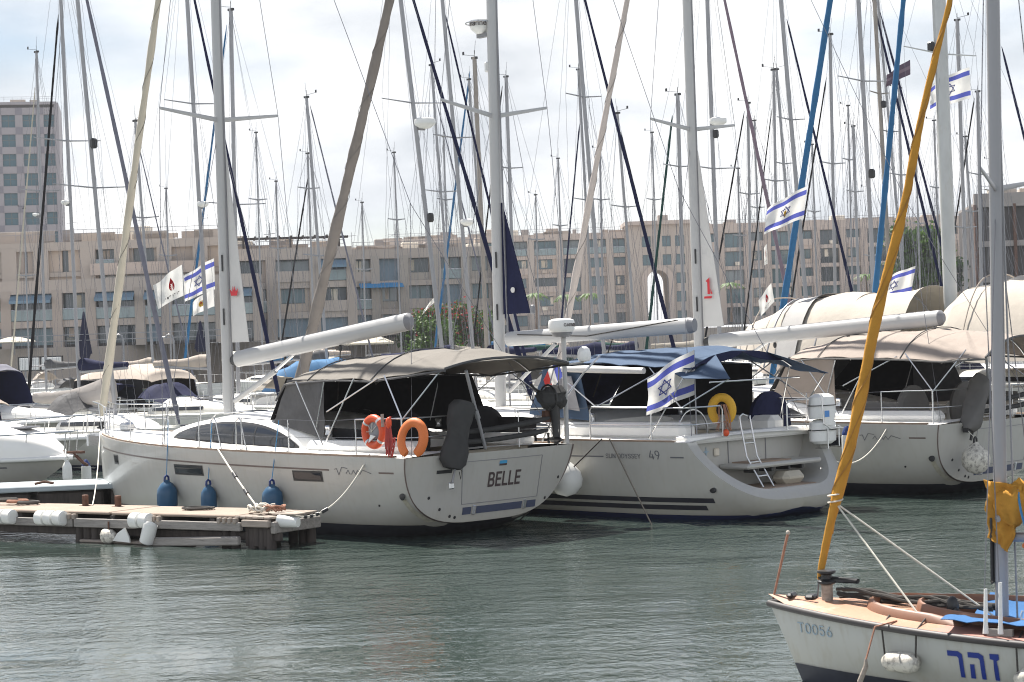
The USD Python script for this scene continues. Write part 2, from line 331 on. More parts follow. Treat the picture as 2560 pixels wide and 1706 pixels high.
class Hull:
    """yacht hull in its own frame: x towards the bow from the transom, y to port, z up from the waterline"""
    def __init__(s, L, hbT, hbM, zT, zB, zkT=.22, zkM=-.45, raked=.25, rake_pow=1., stem=.35, s0=.38, pw=2.2, full=.55, q=1.15):
        s.__dict__.update(L=L, hbT=hbT, hbM=hbM, zT=zT, zB=zB, zkT=zkT, zkM=zkM, rk=raked, rp=rake_pow, st=stem, s0=s0, pw=pw, full=full, q=q)
    def b(s, t): return np.where(t > s.s0, s.hbM * (1 - np.clip((t - s.s0) / (1 - s.s0), 0, 1) ** s.pw), s.hbT + (s.hbM - s.hbT) * np.sin(PI / 2 * np.clip(t / s.s0, 0, 1)))
    def zs(s, t): return s.zT + (s.zB - s.zT) * np.clip(t, 0, 1) ** 1.6
    def zk(s, t): return s.zkT + (s.zkM - s.zkT) * np.clip(np.asarray(t) / .16, 0, 1) ** .7
    def ends(s, z):
        f = np.clip((s.zT - z) / (s.zT - s.zkT), 0, 1.3)
        return s.rk * f ** s.rp, s.L - s.st * np.clip(s.zB - z, 0, 3)
    def pq(s, t): k = np.clip((t - .5) / .5, 0, 1); return s.full + .35 * k, s.q - .1 * k
    def pt(s, t, th, side=1):
        p, q = s.pq(t); zs, zk = s.zs(t), s.zk(t); z = zs - (zs - zk) * np.sin(th) ** q
        a, b = s.ends(z); return np.array([a + (b - a) * t, side * s.b(t) * max(math.cos(th), 0) ** p, z])
    def y(s, x, z):
        a, b = s.ends(z); t = float(np.clip((x - a) / (b - a), 0, 1)); p, q = s.pq(t); zs, zk = s.zs(t), s.zk(t)
        sn = np.clip((zs - z) / (zs - zk), 0, 1) ** (1 / q); return float(s.b(t) * max(1 - sn * sn, 0) ** (p / 2))
    def sheer(s, t): return s.pt(t, 0)
    def deck_y(s, x): return float(s.b(np.clip(x / s.L, 0, 1)))
    def deck_z(s, x): return float(s.zs(np.clip(x / s.L, 0, 1)))
    def shell(s, ns=34, nt=14):
        m = MB(); T = np.linspace(0, 1, ns); TH = np.linspace(0, PI / 2, nt)
        m.grid([[s.pt(t, th, 1) for th in TH] for t in T]); m.grid([[s.pt(t, th, -1) for th in TH[::-1]] for t in T]); return m
    def transom(s, nt=14, inset=0.0):
        m = MB(); TH = np.linspace(0, PI / 2, nt); E = []
        for th in TH: E.append(s.pt(0.0, th, 1))
        cols = [[np.array([e[0] - .004, e[1] * k, e[2]]) for k in np.linspace(1, -1, 7)] for e in E]
        return m.grid(cols)
    def deck(s, n=30, hole=None, lip=.0):
        m = MB(); X = np.linspace(0, 1, n); K = np.linspace(1, -1, 9); P = np.array([[[s.sheer(t)[0], s.b(t) * k, s.zs(t) + lip + .07 * (1 - k * k)] for k in K] for t in X])
        if hole is None: return m.grid(P)
        for i in range(n - 1):
            for j in range(8):
                c = P[i:i + 2, j:j + 2].mean((0, 1))
                if not (hole[0] < c[0] < hole[1] and abs(c[1]) < hole[2]): m.grid(P[i:i + 2, j:j + 2])
        return m
    def band(s, x0, x1, zlo, zhi, off=.004, side=1, n=30, k=3):
        """strip that follows the hull's side; zlo, zhi numbers or functions of x"""
        f = lambda g, x: g(x) if callable(g) else g
        P = [[[x, side * (s.y(x, z) + off), z] for z in np.linspace(f(zlo, x), f(zhi, x), k)] for x in np.linspace(x0, x1, n)]
        return MB().grid(P if side > 0 else P[::-1])
    def bottom(s, zc, ns=60, k=14, off=.012):
        """the painted bottom: everything on the hull below zc"""
        m = MB()
        for side in (1, -1):
            P = []
            for t in np.linspace(0, .999, ns):
                z = zc(t) if callable(zc) else zc; zs, zk = float(s.zs(t)), float(s.zk(t)); p, q = s.pq(t); th0 = math.asin(min(1, max(0, (zs - z) / (zs - zk))) ** (1 / q))
                row = []
                for th in np.linspace(th0, PI / 2, k): a = s.pt(t, th, side); a[1] += side * off * math.cos(th); a[2] -= off * math.sin(th); row.append(a)
                P.append(row if side > 0 else row[::-1])
            m.grid(P)
        return m
    def rail(s, t0, t1, w=.05, h=.035, dy=.03, side=1, n=24):
        P = []
        for t in np.linspace(t0, t1, n):
            x, y, z = s.sheer(t); y -= dy
            P.append([[x, side * (y + w / 2), z], [x, side * (y + w / 2), z + h], [x, side * (y - w / 2), z + h], [x, side * (y - w / 2), z + .01]])
        return MB().grid(P if side > 0 else P[::-1])

def hull_text(H, text, h, x0, z0, bold=False, shape=None, slant=0):
    m = MB(); t = meshkit.text_mesh(text, h, .004, bold) if shape is None else shape
    t = t.copy(); v = t.vertices
    t.vertices = np.array([[x0 - a - slant * b, H.y(x0 - a, z0 + b) + .003 + c, z0 + b] for a, b, c in v]); return m.tm(t)

def text_on(text, h, o, U, V, W, bold=False, sx=1.0, depth=.004):
    t = meshkit.text_mesh(text, h, depth, bold); M = np.stack([np.array(U) * sx, V, W], 1)
    return MB().add(t.vertices @ M.T + np.array(o), t.faces)

def spar(p0, p1, r, ry=None, n=10, taper=None, k=2):
    t = np.linspace(0, 1, k)[:, None]; P = np.array(p0) + (np.array(p1) - np.array(p0)) * t
    rr = r if taper is None else np.linspace(r, taper, k)
    return MB().tube(P, rr, n, ry)
def line(P, r=.006, n=5): return MB().tube(P, r, n)
def sagline(a, b, sag, n=12):
    a, b = np.array(a, float), np.array(b, float); t = np.linspace(0, 1, n)[:, None]
    P = a + (b - a) * t; P[:, 2] -= sag * 4 * (t * (1 - t))[:, 0]; return P
def furl(p0, p1, r0, r1, n=10, k=26, wob=.012, seed=0):
    """rolled headsail: a slightly wavy tapering roll"""
    rg = np.random.default_rng(seed); t = np.linspace(0, 1, k); P = np.array(p0) + (np.array(p1) - np.array(p0)) * t[:, None]
    r = r0 + (r1 - r0) * t; r = r * (1 + .09 * np.sin(t * 57 + seed)) * (1 - .12 * rg.random(k)); r[0] *= .35; r[-1] *= .3
    P[:, 0] += wob * np.sin(t * 9 + seed); P[:, 1] += wob * np.cos(t * 11 + seed)
    m = MB().tube(P, r, n)
    return m
def furl_wrap(p0, p1, r0, r1, turns=9, seed=0):
    t = np.linspace(.02, .98, turns * 10); D = np.array(p1) - np.array(p0); P = np.array(p0) + D * t[:, None]; r = (r0 + (r1 - r0) * t) * 1.01
    a = t * turns * 2 * PI + seed; u = np.cross(D, [0, 1, 0]); u /= np.linalg.norm(u); v = np.cross(D, u); v /= np.linalg.norm(v)
    return MB().tube(P + np.outer(np.cos(a) * r, u) + np.outer(np.sin(a) * r, v), .006, 4)

def arch_canvas(st, n=13, pw=2.2, thick=.012, wob=.02, seed=0):
    """awning over hoops; st rows (x, half width, edge height, crown height)"""
    st = np.array(st, float); xs = []
    for i in range(len(st) - 1):
        for k in range(4):
            f = k / 4; row = st[i] * (1 - f) + st[i + 1] * f; row[3] -= .034 * math.sin(PI * f); row[2] += .03 * math.sin(PI * f); xs.append(row)
    xs.append(st[-1]); P = []
    for i, (x, hw, ze, zt) in enumerate(xs):
        a = np.linspace(-1, 1, n)
        P.append([[x, hw * math.copysign(abs(k) ** .85, k), ze + (zt - ze) * (1 - abs(k) ** pw)] for k in a])
    P = np.array(P); nz = meshkit.fbm(np.stack([P[..., 0] * 1.7, P[..., 1] * 1.7, P[..., 0] * 0 + seed], -1), 3) - .5
    P[..., 2] += wob * 2 * nz + wob * .9 * (meshkit.fbm(np.stack([P[..., 0] * 5.5, P[..., 1] * 2.2, P[..., 0] * 0 + seed + 5], -1), 3) - .5)
    return MB().grid(P, thick)

def dome(parent, c, r=.25, word=None, face=None, two=True):
    """flat radar dome: white drum with a grey foot; a part of its boat"""
    x, y, z = c
    d = part(parent, 'radar_dome', MB().lathe([(.001, -.07), (r * .8, -.07), (r * .97, -.03), (r, .03), (r, .10), (r * .95, .15), (r * .6, .18), (.001, .185)], 24, c), 'plastic_white', 40)
    part(d, 'dome_foot', MB().lathe([(r * .55, -.16), (r * .75, -.12), (r * .82, -.071)], 20, c), 'plastic_grey', 40)
    if word and face is not None:
        t = meshkit.text_mesh(word, .055, .004, True); v = t.vertices; W = v[:, 0].max()
        a = face + (v[:, 0] - W / 2) / r
        m = MB().add(np.stack([x + (r + v[:, 2]) * np.cos(a), y + (r + v[:, 2]) * np.sin(a), z + .035 + v[:, 1]], 1), t.faces)
        part(d, 'lettering', m, 'letter_dark', False)
    return d

def flag_sheet(parent, kind, hoist_top, fly, drop, seed=0, n=22, m=14, thin=True, ripple=.05, star_at=.5):
    """flag hanging in a light wind: cloth split into its coloured fields, each a part.
    hoist_top: top corner at the pole; fly: vector along the top edge; drop: vector down the pole"""
    P0, Fv, Dv = np.array(hoist_top, float), np.array(fly, float), np.array(drop, float); N = np.cross(Fv, Dv); N /= np.linalg.norm(N)
    def S(u, v, off=0.0):
        u, v = np.asarray(u, float), np.asarray(v, float)
        wv = 1.7 * ripple * np.sin(u * 6.5 + seed + v * 2.2) * (.15 + u) + ripple * .8 * np.sin(u * 13 + seed * 2 - v * 3.2) * (.3 + u) + ripple * .5 * np.sin(v * 9 + u * 6 + seed * 3) * (.2 + u)
        return P0 + u[..., None] * Fv + v[..., None] * Dv + (wv + off)[..., None] * N - ((u ** 2 * .16 + .035 * np.sin(u * 9 + seed) * u) * np.linalg.norm(Fv))[..., None] * np.array([0, 0, 1.]) * (1 - v[..., None] * .4) - (u * (v - .5) * .12)[..., None] * Dv
    def field(name, mt, u0, u1, v0, v1, k=3):
        U, V = np.meshgrid(np.linspace(u0, u1, n), np.linspace(v0, v1, k), indexing='ij'); return part(parent, name, MB().grid(S(U, V)), mt, True)
    def mark(name, mt, shape):
        for off, s in ((.006, 1), (-.006, -1)):
            mb = MB()
            for g in getattr(shape, 'geoms', [shape]):
                t = trimesh.creation.extrude_polygon(g.buffer(0), .001, engine='earcut'); t = t.subdivide()
                mb.add(S(t.vertices[:, 0], t.vertices[:, 1], np.full(len(t.vertices), off)), t.faces)
            part(parent, name, mb, mt, False)
    asp = np.linalg.norm(Fv) / np.linalg.norm(Dv)
    def star(cu, cv, r, w):
        out = []
        for k in (0, 1):
            tri = [(cu + r / asp * math.sin(a), cv - r * math.cos(a)) for a in np.array([0, 2, 4]) * PI / 3 + k * PI]
            p = Polygon(tri); 
            from shapely import affinity
            q = affinity.scale(Polygon([((x - cu) * asp, y - cv) for x, y in tri]).buffer(-w), 1, 1)
            q = Polygon([(x / asp + cu, y + cv) for x, y in q.exterior.coords]); out.append(p.difference(q))
        return unary_union(out)
    if kind in ('israel', 'israel_yellow'):
        fb = 'thin_flag_blue'
        for a, b, k in ((0, .10, 'white_field'), (.25, .75, 'white_field'), (.90, 1, 'white_field'), (.10, .25, 'blue_stripe'), (.75, .90, 'blue_stripe')):
            field(k, 'thin_flag' if 'white' in k else fb, 0, 1, a, b, 6 if b - a > .3 else 3)
        mark('star', 'flag_blue', star(star_at, .5, .2, .022))
        if kind == 'israel_yellow': mark('yellow_mark', 'flag_yellow', Polygon([(star_at + .035 * math.cos(a) / 1, .56 + .11 * math.sin(a)) for a in np.linspace(0, 2 * PI, 12)[:-1]]))
    elif kind == 'drop':
        field('white_field', 'thin_flag', 0, 1, 0, 1, 8)
        dr = Polygon([(.45 + .13 * math.sin(a) * math.sin(a / 2) ** 1.3, .42 - .22 * math.cos(a)) for a in np.linspace(0, 2 * PI, 28)[:-1]])
        tree = unary_union([sbox(.442, .42, .458, .66)] + [Polygon([(.45, .60 - k * .07), (.50 - k * .008, .53 - k * .07), (.50 - k * .008, .56 - k * .07), (.45, .64 - k * .07), (.40 + k * .008, .56 - k * .07), (.40 + k * .008, .53 - k * .07)]) for k in range(3)])
        mark('red_drop', 'red_mark', dr.difference(tree))
        mark('wording', 'letter_dark', unary_union([sbox(.22 + .075 * k, .78, .22 + .075 * k + w_, .78 + h_) for k, (w_, h_) in enumerate([(.05, .02), (.015, .08), (.05, .025), (.02, .08), (.055, .02), (.04, .08), (.015, .05)])]))
    elif kind == 'sun':
        field('white_field', 'thin_flag', 0, 1, 0, 1, 6)
        mark('yellow_mark', 'flag_yellow', Polygon([(.6 + .13 * math.cos(a) * (1 + .2 * (k % 2)), .5 + .17 * math.sin(a) * (1 + .2 * (k % 2))) for k, a in enumerate(np.linspace(0, 2 * PI, 17)[:-1])]))
        mark('red_mark', 'red_mark', Polygon([(.6 + .05 * math.cos(a), .45 + .07 * math.sin(a)) for a in np.linspace(0, 2 * PI, 9)[:-1]]))
    elif kind == 'tricolour':
        for k, (a, b, mt) in enumerate(((0, .34, 'thin_flag_blue'), (.34, .67, 'thin_flag'), (.67, 1, 'flag_red'))): field(('blue', 'white', 'red')[k] + '_field', mt, a, b, 0, 1, 6)
    elif kind == 'dark':
        field('dark_field', 'flag_dark', 0, 1, 0, .38, 4); field('pale_stripe', 'canvas_mauve', 0, 1, .38, .6, 3); field('dark_field', 'flag_dark', 0, 1, .6, 1, 4)
    elif kind == 'plain': field('cloth', 'flag_white', 0, 1, 0, 1, 6)
def flag(name, label, kind, top, fly, drop, pole=None, group=None, **kw):
    t = thing(name, label, 'flag', top, 0, group); flag_sheet(t, kind, (0, 0, 0), fly, drop, **kw)
    if pole is not None: part(t, 'flagpole', MB().tube([[0, 0, 0], np.array(pole) - np.array(top)], .014, 6), 'alloy_dull')
    return t

# ------------------------------------------------------------------ the big yachts moored stern to the camera
PHI = math.radians(44.0); RZ = PI / 2 + PHI
UX, VX = np.array([-math.sin(PHI), math.cos(PHI), 0]), np.array([-math.cos(PHI), -math.sin(PHI), 0])
class Frame:
    def __init__(s, T): s.T = np.array([T[0], T[1], 0.])
    def w(s, p): return s.T + UX * p[0] + VX * p[1] + np.array([0, 0, p[2]])
FB, FS, FV = Frame((-.42, 35.4)), Frame((4.51, 37.38)), Frame((9.75, 40.54))

def stanchions(boat, H, xs, h=.6, side=1, ends=None, mt='stainless'):
    tops = []
    for x in xs:
        y, z = side * (H.deck_y(x) - .09), H.deck_z(x); part(boat, 'stanchion', MB().tube([[x, y, z], [x, y, z + h]], .013, 6).box((x, y, z + .03), (.07, .07, .05)), mt); tops.append([x, y, z + h])
    if ends: tops = [ends[0]] * bool(ends[0]) + tops + [ends[1]] * bool(ends[1])
    T = np.array(tops, float); mids = T - [0, 0, h * .5]
    for Q in (T, mids):
        m = MB()
        for a, b in zip(Q, Q[1:]): m.tube(sagline(a, b, .015, 6), .0055, 4)
        part(boat, 'lifeline', m, 'wire')

def pulpit(boat, H, x1, h=.62):
    """bow rail: top bar, middle bar and legs"""
    L = H.L; Y = lambda x: H.deck_y(x) - .07
    for k, hh in (('top_rail', h), ('mid_rail', h * .5)):
        pts = [[x, Y(x), H.deck_z(x) + hh] for x in np.linspace(x1, L - .35, 5)] + [[L - .02, .16, H.zB + hh + .06], [L - .02, -.16, H.zB + hh + .06]] + [[x, -Y(x), H.deck_z(x) + hh] for x in np.linspace(L - .35, x1, 5)]
        part(boat, 'bow_' + k, MB().tube(pts, .015, 6), 'stainless')
    for x in (x1, L - 1.0, L - .2):
        for s in (1, -1): part(boat, 'pulpit_leg', MB().tube([[x - .05, s * max(Y(x), .1), H.deck_z(x)], [x, s * max(Y(x), .14), H.deck_z(x) + h]], .014, 6), 'stainless')

def rigging(boat, mast, top, H, zspr, tip, xch=None, r=.0065, back=True, fore=None):
    """shrouds over the spreader tips, backstay to the transom"""
    xm = mast[0]; yb = H.deck_y(xm) - .12
    for s in (1, -1):
        t = np.array([tip[0], s * tip[1], tip[2]]); b = np.array([xm - .25, s * yb, H.deck_z(xm)])
        part(boat, 'shroud', line([b, t], r).tube([t, top], r, 5), 'wire'); part(boat, 'lower_shroud', line([b + [.1, -s * .05, 0], [xm, 0, zspr - .15]], r), 'wire')
    if back:
        for s in (1, -1): part(boat, 'backstay', line([[.1, s * (H.hbT - .25), H.zT], [xm * .25, 0, H.zT + (top[2] - H.zT) * .28]], r), 'wire')
        part(boat, 'backstay', line([[xm * .25, 0, H.zT + (top[2] - H.zT) * .28], top], r), 'wire')

def mast_set(boat, xm, z0, ztop, zspr, tip, w=(.13, .095), mt='alloy_white', marks=True, aft=0.0):
    top = np.array([xm - aft, 0, ztop]); base = np.array([xm, 0, z0]); f = lambda z: base + (top - base) * ((z - z0) / (ztop - z0))
    m = part(boat, 'mast', MB().tube([base, top], w[0], 20, ry=w[1]), mt, 60)
    part(m, 'sail_slot', MB().box(f((z0 + ztop) / 2) - [w[0] + .001, 0, 0], (.02, .035, ztop - z0)), 'plastic_grey', False)
    if marks:
        for z in (z0 + 2.0, z0 + 3.1): part(m, 'halyard_exit', MB().rbox(f(z) + [-.06, w[1] - .001, 0], (.05, .02, .34), .02), 'plastic_black', False)
    for s in (1, -1):
        P = [f(zspr) + [0, s * w[1] * .8, 0], [tip[0], s * tip[1], tip[2]]]
        part(boat, 'spreader', MB().tube(P, [.055, .032], 8, ry=[.022, .014]), mt, 60)
    return f, top

def horseshoe(name, label, c, mt, up, right, r=.24, tube=.095, gap=.9, parent=None):
    up, right = np.array(up, float), np.array(right, float); a = np.linspace(-PI / 2 + gap * .5, 1.5 * PI - gap * .5, 22)
    P = np.outer(np.cos(a) * r * .92, right) + np.outer(np.sin(a) * r * 1.12, up); rr = np.full(22, tube); rr[[0, -1]] *= .8
    t = thing(name, label, 'lifebuoy', c); part(t, 'foam_ring', MB().tube(P, rr, 12, ry=rr * .72), mt, 60); return t
def _on(F, x, y, ax, val):
    o = np.array([0, 0, EYE]) - F.T; r = ray(x, y); A = np.stack([UX, VX, [0, 0, 1.]]); o, r = A @ o, A @ r
    return o + r * ((val - o[ax]) / r[ax])

def quad_sheet(a, b, c, d, n=8, m=6, thick=.008, bulge=0.0, wob=.0, seed=0):
    """cloth panel a-b along the top, d-c along the bottom"""
    a, b, c, d = (np.array(k, float) for k in (a, b, c, d)); U, V = np.meshgrid(np.linspace(0, 1, n), np.linspace(0, 1, m), indexing='ij'); U, V = U[..., None], V[..., None]
    P = (a * (1 - U) + b * U) * (1 - V) + (d * (1 - U) + c * U) * V; N = np.cross(b - a, d - a); N /= np.linalg.norm(N)
    k = bulge * 16 * U * (1 - U) * V * (1 - V) + wob * (meshkit.fbm(np.concatenate([U * 4, V * 4, U * 0 + seed], -1), 3)[..., None] - .5) * 2
    return MB().grid(P + N * k, thick)

class Roof:
    """coachroof: rows (x, half width, height) over the deck"""
    def __init__(s, H, rows, p=.45, q=.8): s.H, s.r, s.p, s.q = H, np.array(sorted(rows)), p, q
    def wh(s, x): return np.interp(x, s.r[:, 0], s.r[:, 1]), np.interp(x, s.r[:, 0], s.r[:, 2]), s.H.deck_z(x) + .03
    def y(s, x, z): w, h, d = s.wh(x); sn = np.clip((z - d) / max(h, .01), 0, .999) ** (1 / s.q); return w * (1 - sn * sn) ** (s.p / 2)
    def mesh(s, n=30):
        from scipy.interpolate import PchipInterpolator as PI_
        X = np.linspace(s.r[0, 0], s.r[-1, 0], n); W, Hh = PI_(s.r[:, 0], s.r[:, 1])(X), PI_(s.r[:, 0], s.r[:, 2])(X)
        s.r = np.stack([X, W, Hh], 1); P = []
        for x, w, h in s.r:
            d = s.H.deck_z(x) + .0; th = np.linspace(0, PI, 25); P.append([[x, w * math.copysign(abs(math.cos(t)) ** s.p, math.cos(t)), d - .03 + (h + .06) * abs(math.sin(t)) ** s.q] for t in th])
        P = np.array(P); m = MB().grid(P); return m.add(P[0], [[0, k, k + 1] for k in range(1, 24)]).add(P[-1], [[0, k + 1, k] for k in range(1, 24)])
    def window(s, x0, x1, lo, hi, off=.006, side=1, n=36):
        P = [[[x, side * (s.y(x, z) + off), z] for z in np.linspace(lo(x), max(hi(x), lo(x) + .004), 7)] for x in np.linspace(x0, x1, n)]
        return MB().grid(P if side > 0 else P[::-1])

def transom_map(H, bow=.1):
    return lambda v: np.array([[float(H.ends(z)[0]) - bow * (1 - (y / H.hbT) ** 2) - w, y, z] for w, y, z in np.atleast_2d(v)])

def vision_yacht(F, name, label, cloth, thin, dark, opts):
    H = Hull(12.7, 2.05, 2.15, 1.45, 1.68, raked=.3, stem=.06, pw=2.35); Bt = thing(name, label, 'sailing yacht', F.T, RZ)
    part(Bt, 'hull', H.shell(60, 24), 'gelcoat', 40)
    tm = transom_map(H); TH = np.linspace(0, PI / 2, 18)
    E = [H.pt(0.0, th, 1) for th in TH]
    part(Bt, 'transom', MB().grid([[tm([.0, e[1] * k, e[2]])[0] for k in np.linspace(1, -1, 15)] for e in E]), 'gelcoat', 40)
    part(Bt, 'painted_bottom', H.bottom(.235), 'black_stripe', 40)
    rim = [H.pt(0, th, 1) - [.012, 0, 0] for th in TH] + [H.pt(0, th, -1) - [.012, 0, 0] for th in TH[::-1]]
    part(Bt, 'transom_trim', MB().tube(rim, .014, 5), 'brown_stripe')
    hole = (.35, 3.3, 1.05); dk = part(Bt, 'deck', H.deck(40, hole), 'deck_white', 40)
    part(Bt, 'cockpit', MB().grid([[[.3, 1.2, 1.5], [.3, 1.1, .95], [.3, -1.1, .95], [.3, -1.2, 1.5]], [[3.4, 1.2, 1.5], [3.4, 1.1, .95], [3.4, -1.1, .95], [3.4, -1.2, 1.5]]][::-1]).box((.3, 0, 1.22), (.03, 2.3, .5)).box((3.4, 0, 1.3), (.03, 2.3, .9)), 'deck_cream')
    for s in (1, -1):
        part(Bt, 'coaming', MB().rbox((1.9, s * 1.33, 1.57), (3.0, .42, .24), .09), 'deck_white', 30)
        w = part(Bt, 'winch', MB().lathe([(.075, 0), (.06, .05), (.055, .1), (.075, .14), (.06, .165), (.001, .17)], 14, (2.9, s * 1.35, 1.79)), 'stainless'); 
        part(Bt, 'toe_rail', H.rail(.02, .93, side=s), 'teak')
        part(Bt, 'sheer_stripe', H.band(2.0, 11.6, lambda x: H.deck_z(x) - .265, lambda x: H.deck_z(x) - .235, side=s, n=50), 'brown_stripe')
        part(Bt, 'pin_stripe', H.band(1.3, 12.05, .10, .115, .009, side=s, n=50, k=2), 'gelcoat'); part(Bt, 'pin_stripe', H.band(1.1, 12.05, .165, .178, .009, side=s, n=50, k=2), 'gelcoat')
        for x, w_, z, hh in ((10.05, .38, 1.2, .2), (6.35, 1.06, 1.115, .20), (2.62, .84, 1.09, .19)):
            fr = part(Bt, 'hull_window', H.band(x - w_ / 2, x + w_ / 2, z - hh / 2, z + hh / 2, .005, s, 10), 'plastic_black'); part(fr, 'glass', H.band(x - w_ / 2 + .05, x + w_ / 2 - .05, z - hh / 2 + .035, z + hh / 2 - .03, .009, s, 10), 'smoked_glass')
        part(Bt, 'rust_stain', H.band(.26, .36, .28, .72, .003, s, 4, 8), 'stain_yellow') if s > 0 else None
        part(Bt, 'exhaust_ring', MB().ball((.3, s * (H.y(.3, .8) + .0), .78), (.075, .02, .07)), 'plastic_black'); part(Bt, 'skin_fitting', MB().ball((.95, s * H.y(.95, .6), .6), (.025, .012, .025)), 'plastic_black')
    # script on the topsides: a V with a flourish, thin, then two bars
    V = []
    for pts in ([(0, .1), (.06, .11), (.10, 0), (.2, .14), (.34, .12)], [(.3, .03), (.36, .09), (.40, .02)], [(.44, .02), (.5, .09), (.55, .02), (.61, .09), (.66, .02), (.74, .1), (.95, .04)]):
        from shapely.geometry import LineString
        V.append(LineString(pts).buffer(.006))
    t = MB().poly(unary_union(V), .003); tt = trimesh.Trimesh(t.v[0] if len(t.v) == 1 else np.vstack(t.v), np.vstack(t.f))
    part(Bt, 'script_lettering', hull_text(H, '', 0, 1.85, 1.13, shape=tt), 'letter_grey', False)
    part(Bt, 'name_bar', H.band(.32, .7, 1.17, 1.2, n=6), 'brown_stripe')
    rows = [(10.0, .2, .0), (9.3, .55, .14), (8.5, .85, .31), (7.5, 1.05, .47), (6.2, 1.22, .61), (5.0, 1.3, .6), (4.2, 1.36, .52), (3.4, 1.4, .40), (2.8, 1.36, .26), (2.45, 1.3, .1)]
    Rf = Roof(H, rows); cr = part(Bt, 'coachroof', Rf.mesh(), 'deck_white', 50)
    lo = lambda x: H.deck_z(x) + .055; arc = lambda x: max(0, 1 - ((x - 5.9) / 2.75) ** 2 if x > 5.9 else 1 - ((x - 5.9) / 2.15) ** 2)
    for s in (1, -1):
        fr = part(Bt, 'cabin_window', Rf.window(3.74, 8.66, lambda x: lo(x) - .012, lambda x: lo(x) + .02 + .40 * arc(x) ** .8, .004, s), 'plastic_black')
        part(fr, 'glass', Rf.window(3.9, 8.45, lo, lambda x: lo(x) + .38 * arc(x) ** .85, .01, s), 'smoked_glass')
        for x in (4.5, 5.25, 6.0, 6.75, 7.5): part(fr, 'mullion', Rf.window(x, x + .05, lo, lambda q: lo(q) + .37 * arc(q) ** .85, .014, s, 3), 'plastic_black')
        part(Bt, 'handrail', MB().tube([[x, s * (Rf.wh(x)[0] - .28), Rf.wh(x)[2] + Rf.wh(x)[1] * .93 + (.07 if 4.5 < x < 7.2 else 0)] for x in (4.4, 4.6, 6, 7.1, 7.3)], .013, 6), 'stainless')
    for x, wd in ((9.0, .5), (7.0, .45)): part(Bt, 'hatch', MB().rbox((x, 0, Rf.wh(x)[2] + Rf.wh(x)[1] + .03), (wd, wd, .045), .02), 'smoked_glass')
    # mast, boom, vang
    xm = 7.83; f, top = mast_set(Bt, xm, 2.08, 17.6, 8.12, (7.76, 1.48, 8.28), aft=.02 if opts['mirror'] else .1)
    rigging(Bt, (xm, 0), top, H, 8.12, (7.76, 1.48, 8.28))
    for s in (1, -1): part(Bt, 'spreader', MB().tube([f(13.2) + [0, s * .08, 0], [xm - .1, s * 1.1, 13.35]], [.045, .03], 8), 'alloy_white')
    b0, b1 = np.array([7.5, 0, 3.2]), np.array(opts['boom'])
    d = (b1 - b0) / np.linalg.norm(b1 - b0)
    bm = part(Bt, 'boom', MB().tube([b0 + d * .05, b1 - d * .06], .165, 20, ry=.12), 'alloy_white', 60)
    part(bm, 'end_cap', MB().tube([b1 - d * .058, b1 - d * .02, b1 + d * .05], [.167, .16, .09], 20, ry=[.122, .115, .06]), 'plastic_grey', 40); part(bm, 'sail_slot', MB().tube([b0 + d * .3 + [0, 0, .166], b1 - d * .3 + [0, 0, .166]], .012, 6), 'plastic_grey'); part(bm, 'gooseneck', MB().tube([b0 - d * .16, b0 + d * .049], [.09, .15], 12, ry=[.05, .11]), 'plastic_black', 40)
    for k in (.3, .62): part(bm, 'block', MB().ball(b0 + (b1 - b0) * k - [0, 0, .22], (.05, .03, .07), 8, 6), 'plastic_black')
    part(Bt, 'mainsheet', line([b0 + (b1 - b0) * .62 - [0, 0, .25], [4.3, 0, 2.2]], .012), 'rope_dark')
    vg = part(Bt, 'vang', MB().tube([[7.6, 0, 2.35], [6.2, 0, 2.95]], .055, 10), 'alloy_white', 60); part(vg, 'vang_rod', MB().tube([[6.25, 0, 2.93], [5.6, 0, 3.27]], .036, 8), 'stainless', 60)
    # mainsail rolled in the mast, clew showing
    c0 = f(3.55) - [.14, 0, 0]
    sl = part(Bt, 'mainsail_clew', quad_sheet(f(7.6) - [.14, 0, 0], f(7.6) - [.16, .0, 0], c0 - [.62, 0, 0], c0, 6, 14, .012, .03), 'sailcloth', True)
    if opts['mark'] == 'crown':
        cm = Polygon([(0, 0), (.2, 0), (.24, .14), (.16, .08), (.13, .2), (.10, .1), (.07, .2), (.04, .08), (-.04, .14)])
        part(sl, 'red_emblem', MB().poly(cm, .004, np.array([[-1, 0, 0], [0, 0, 1], [0, 1, 0]]).T, c0 + [-.12, .032, .95]), 'red_mark', False)
    else:
        cm = unary_union([Polygon([(0, .30), (.12, .38), (.12, 0), (.05, 0), (.05, .27)]), Polygon([(.14, .12), (.2, 0), (.14, 0)]), Polygon([(-.05, -.05), (.18, -.05), (.16, -.10), (-.06, -.10)])])
        part(sl, 'red_emblem', MB().poly(cm, .004, np.array([[-1, 0, 0], [0, 0, 1], [0, 1, 0]]).T, c0 + [-.15, .032, .75]), 'red_mark', False)
    # headsail
    h0, h1 = np.array([12.72, 0, 1.72]), np.array([xm + .1, 0, 17.0])
    fl = part(Bt, 'furled_headsail', furl(h0 + (h1 - h0) * .02, h1, .10, .05, wob=.01, seed=opts['seed'], k=60), opts['genoa'], 60); part(fl, 'spiral_seam', furl_wrap(h0 + (h1 - h0) * .02, h1, .098, .05, 12), 'canvas_grey')
    part(Bt, 'furling_drum', MB().lathe([(.03, 0), (.09, .02), (.09, .05), (.05, .06), (.05, .12), (.09, .13), (.09, .16), (.02, .17)], 14, (12.65, 0, 1.74)), 'plastic_black')
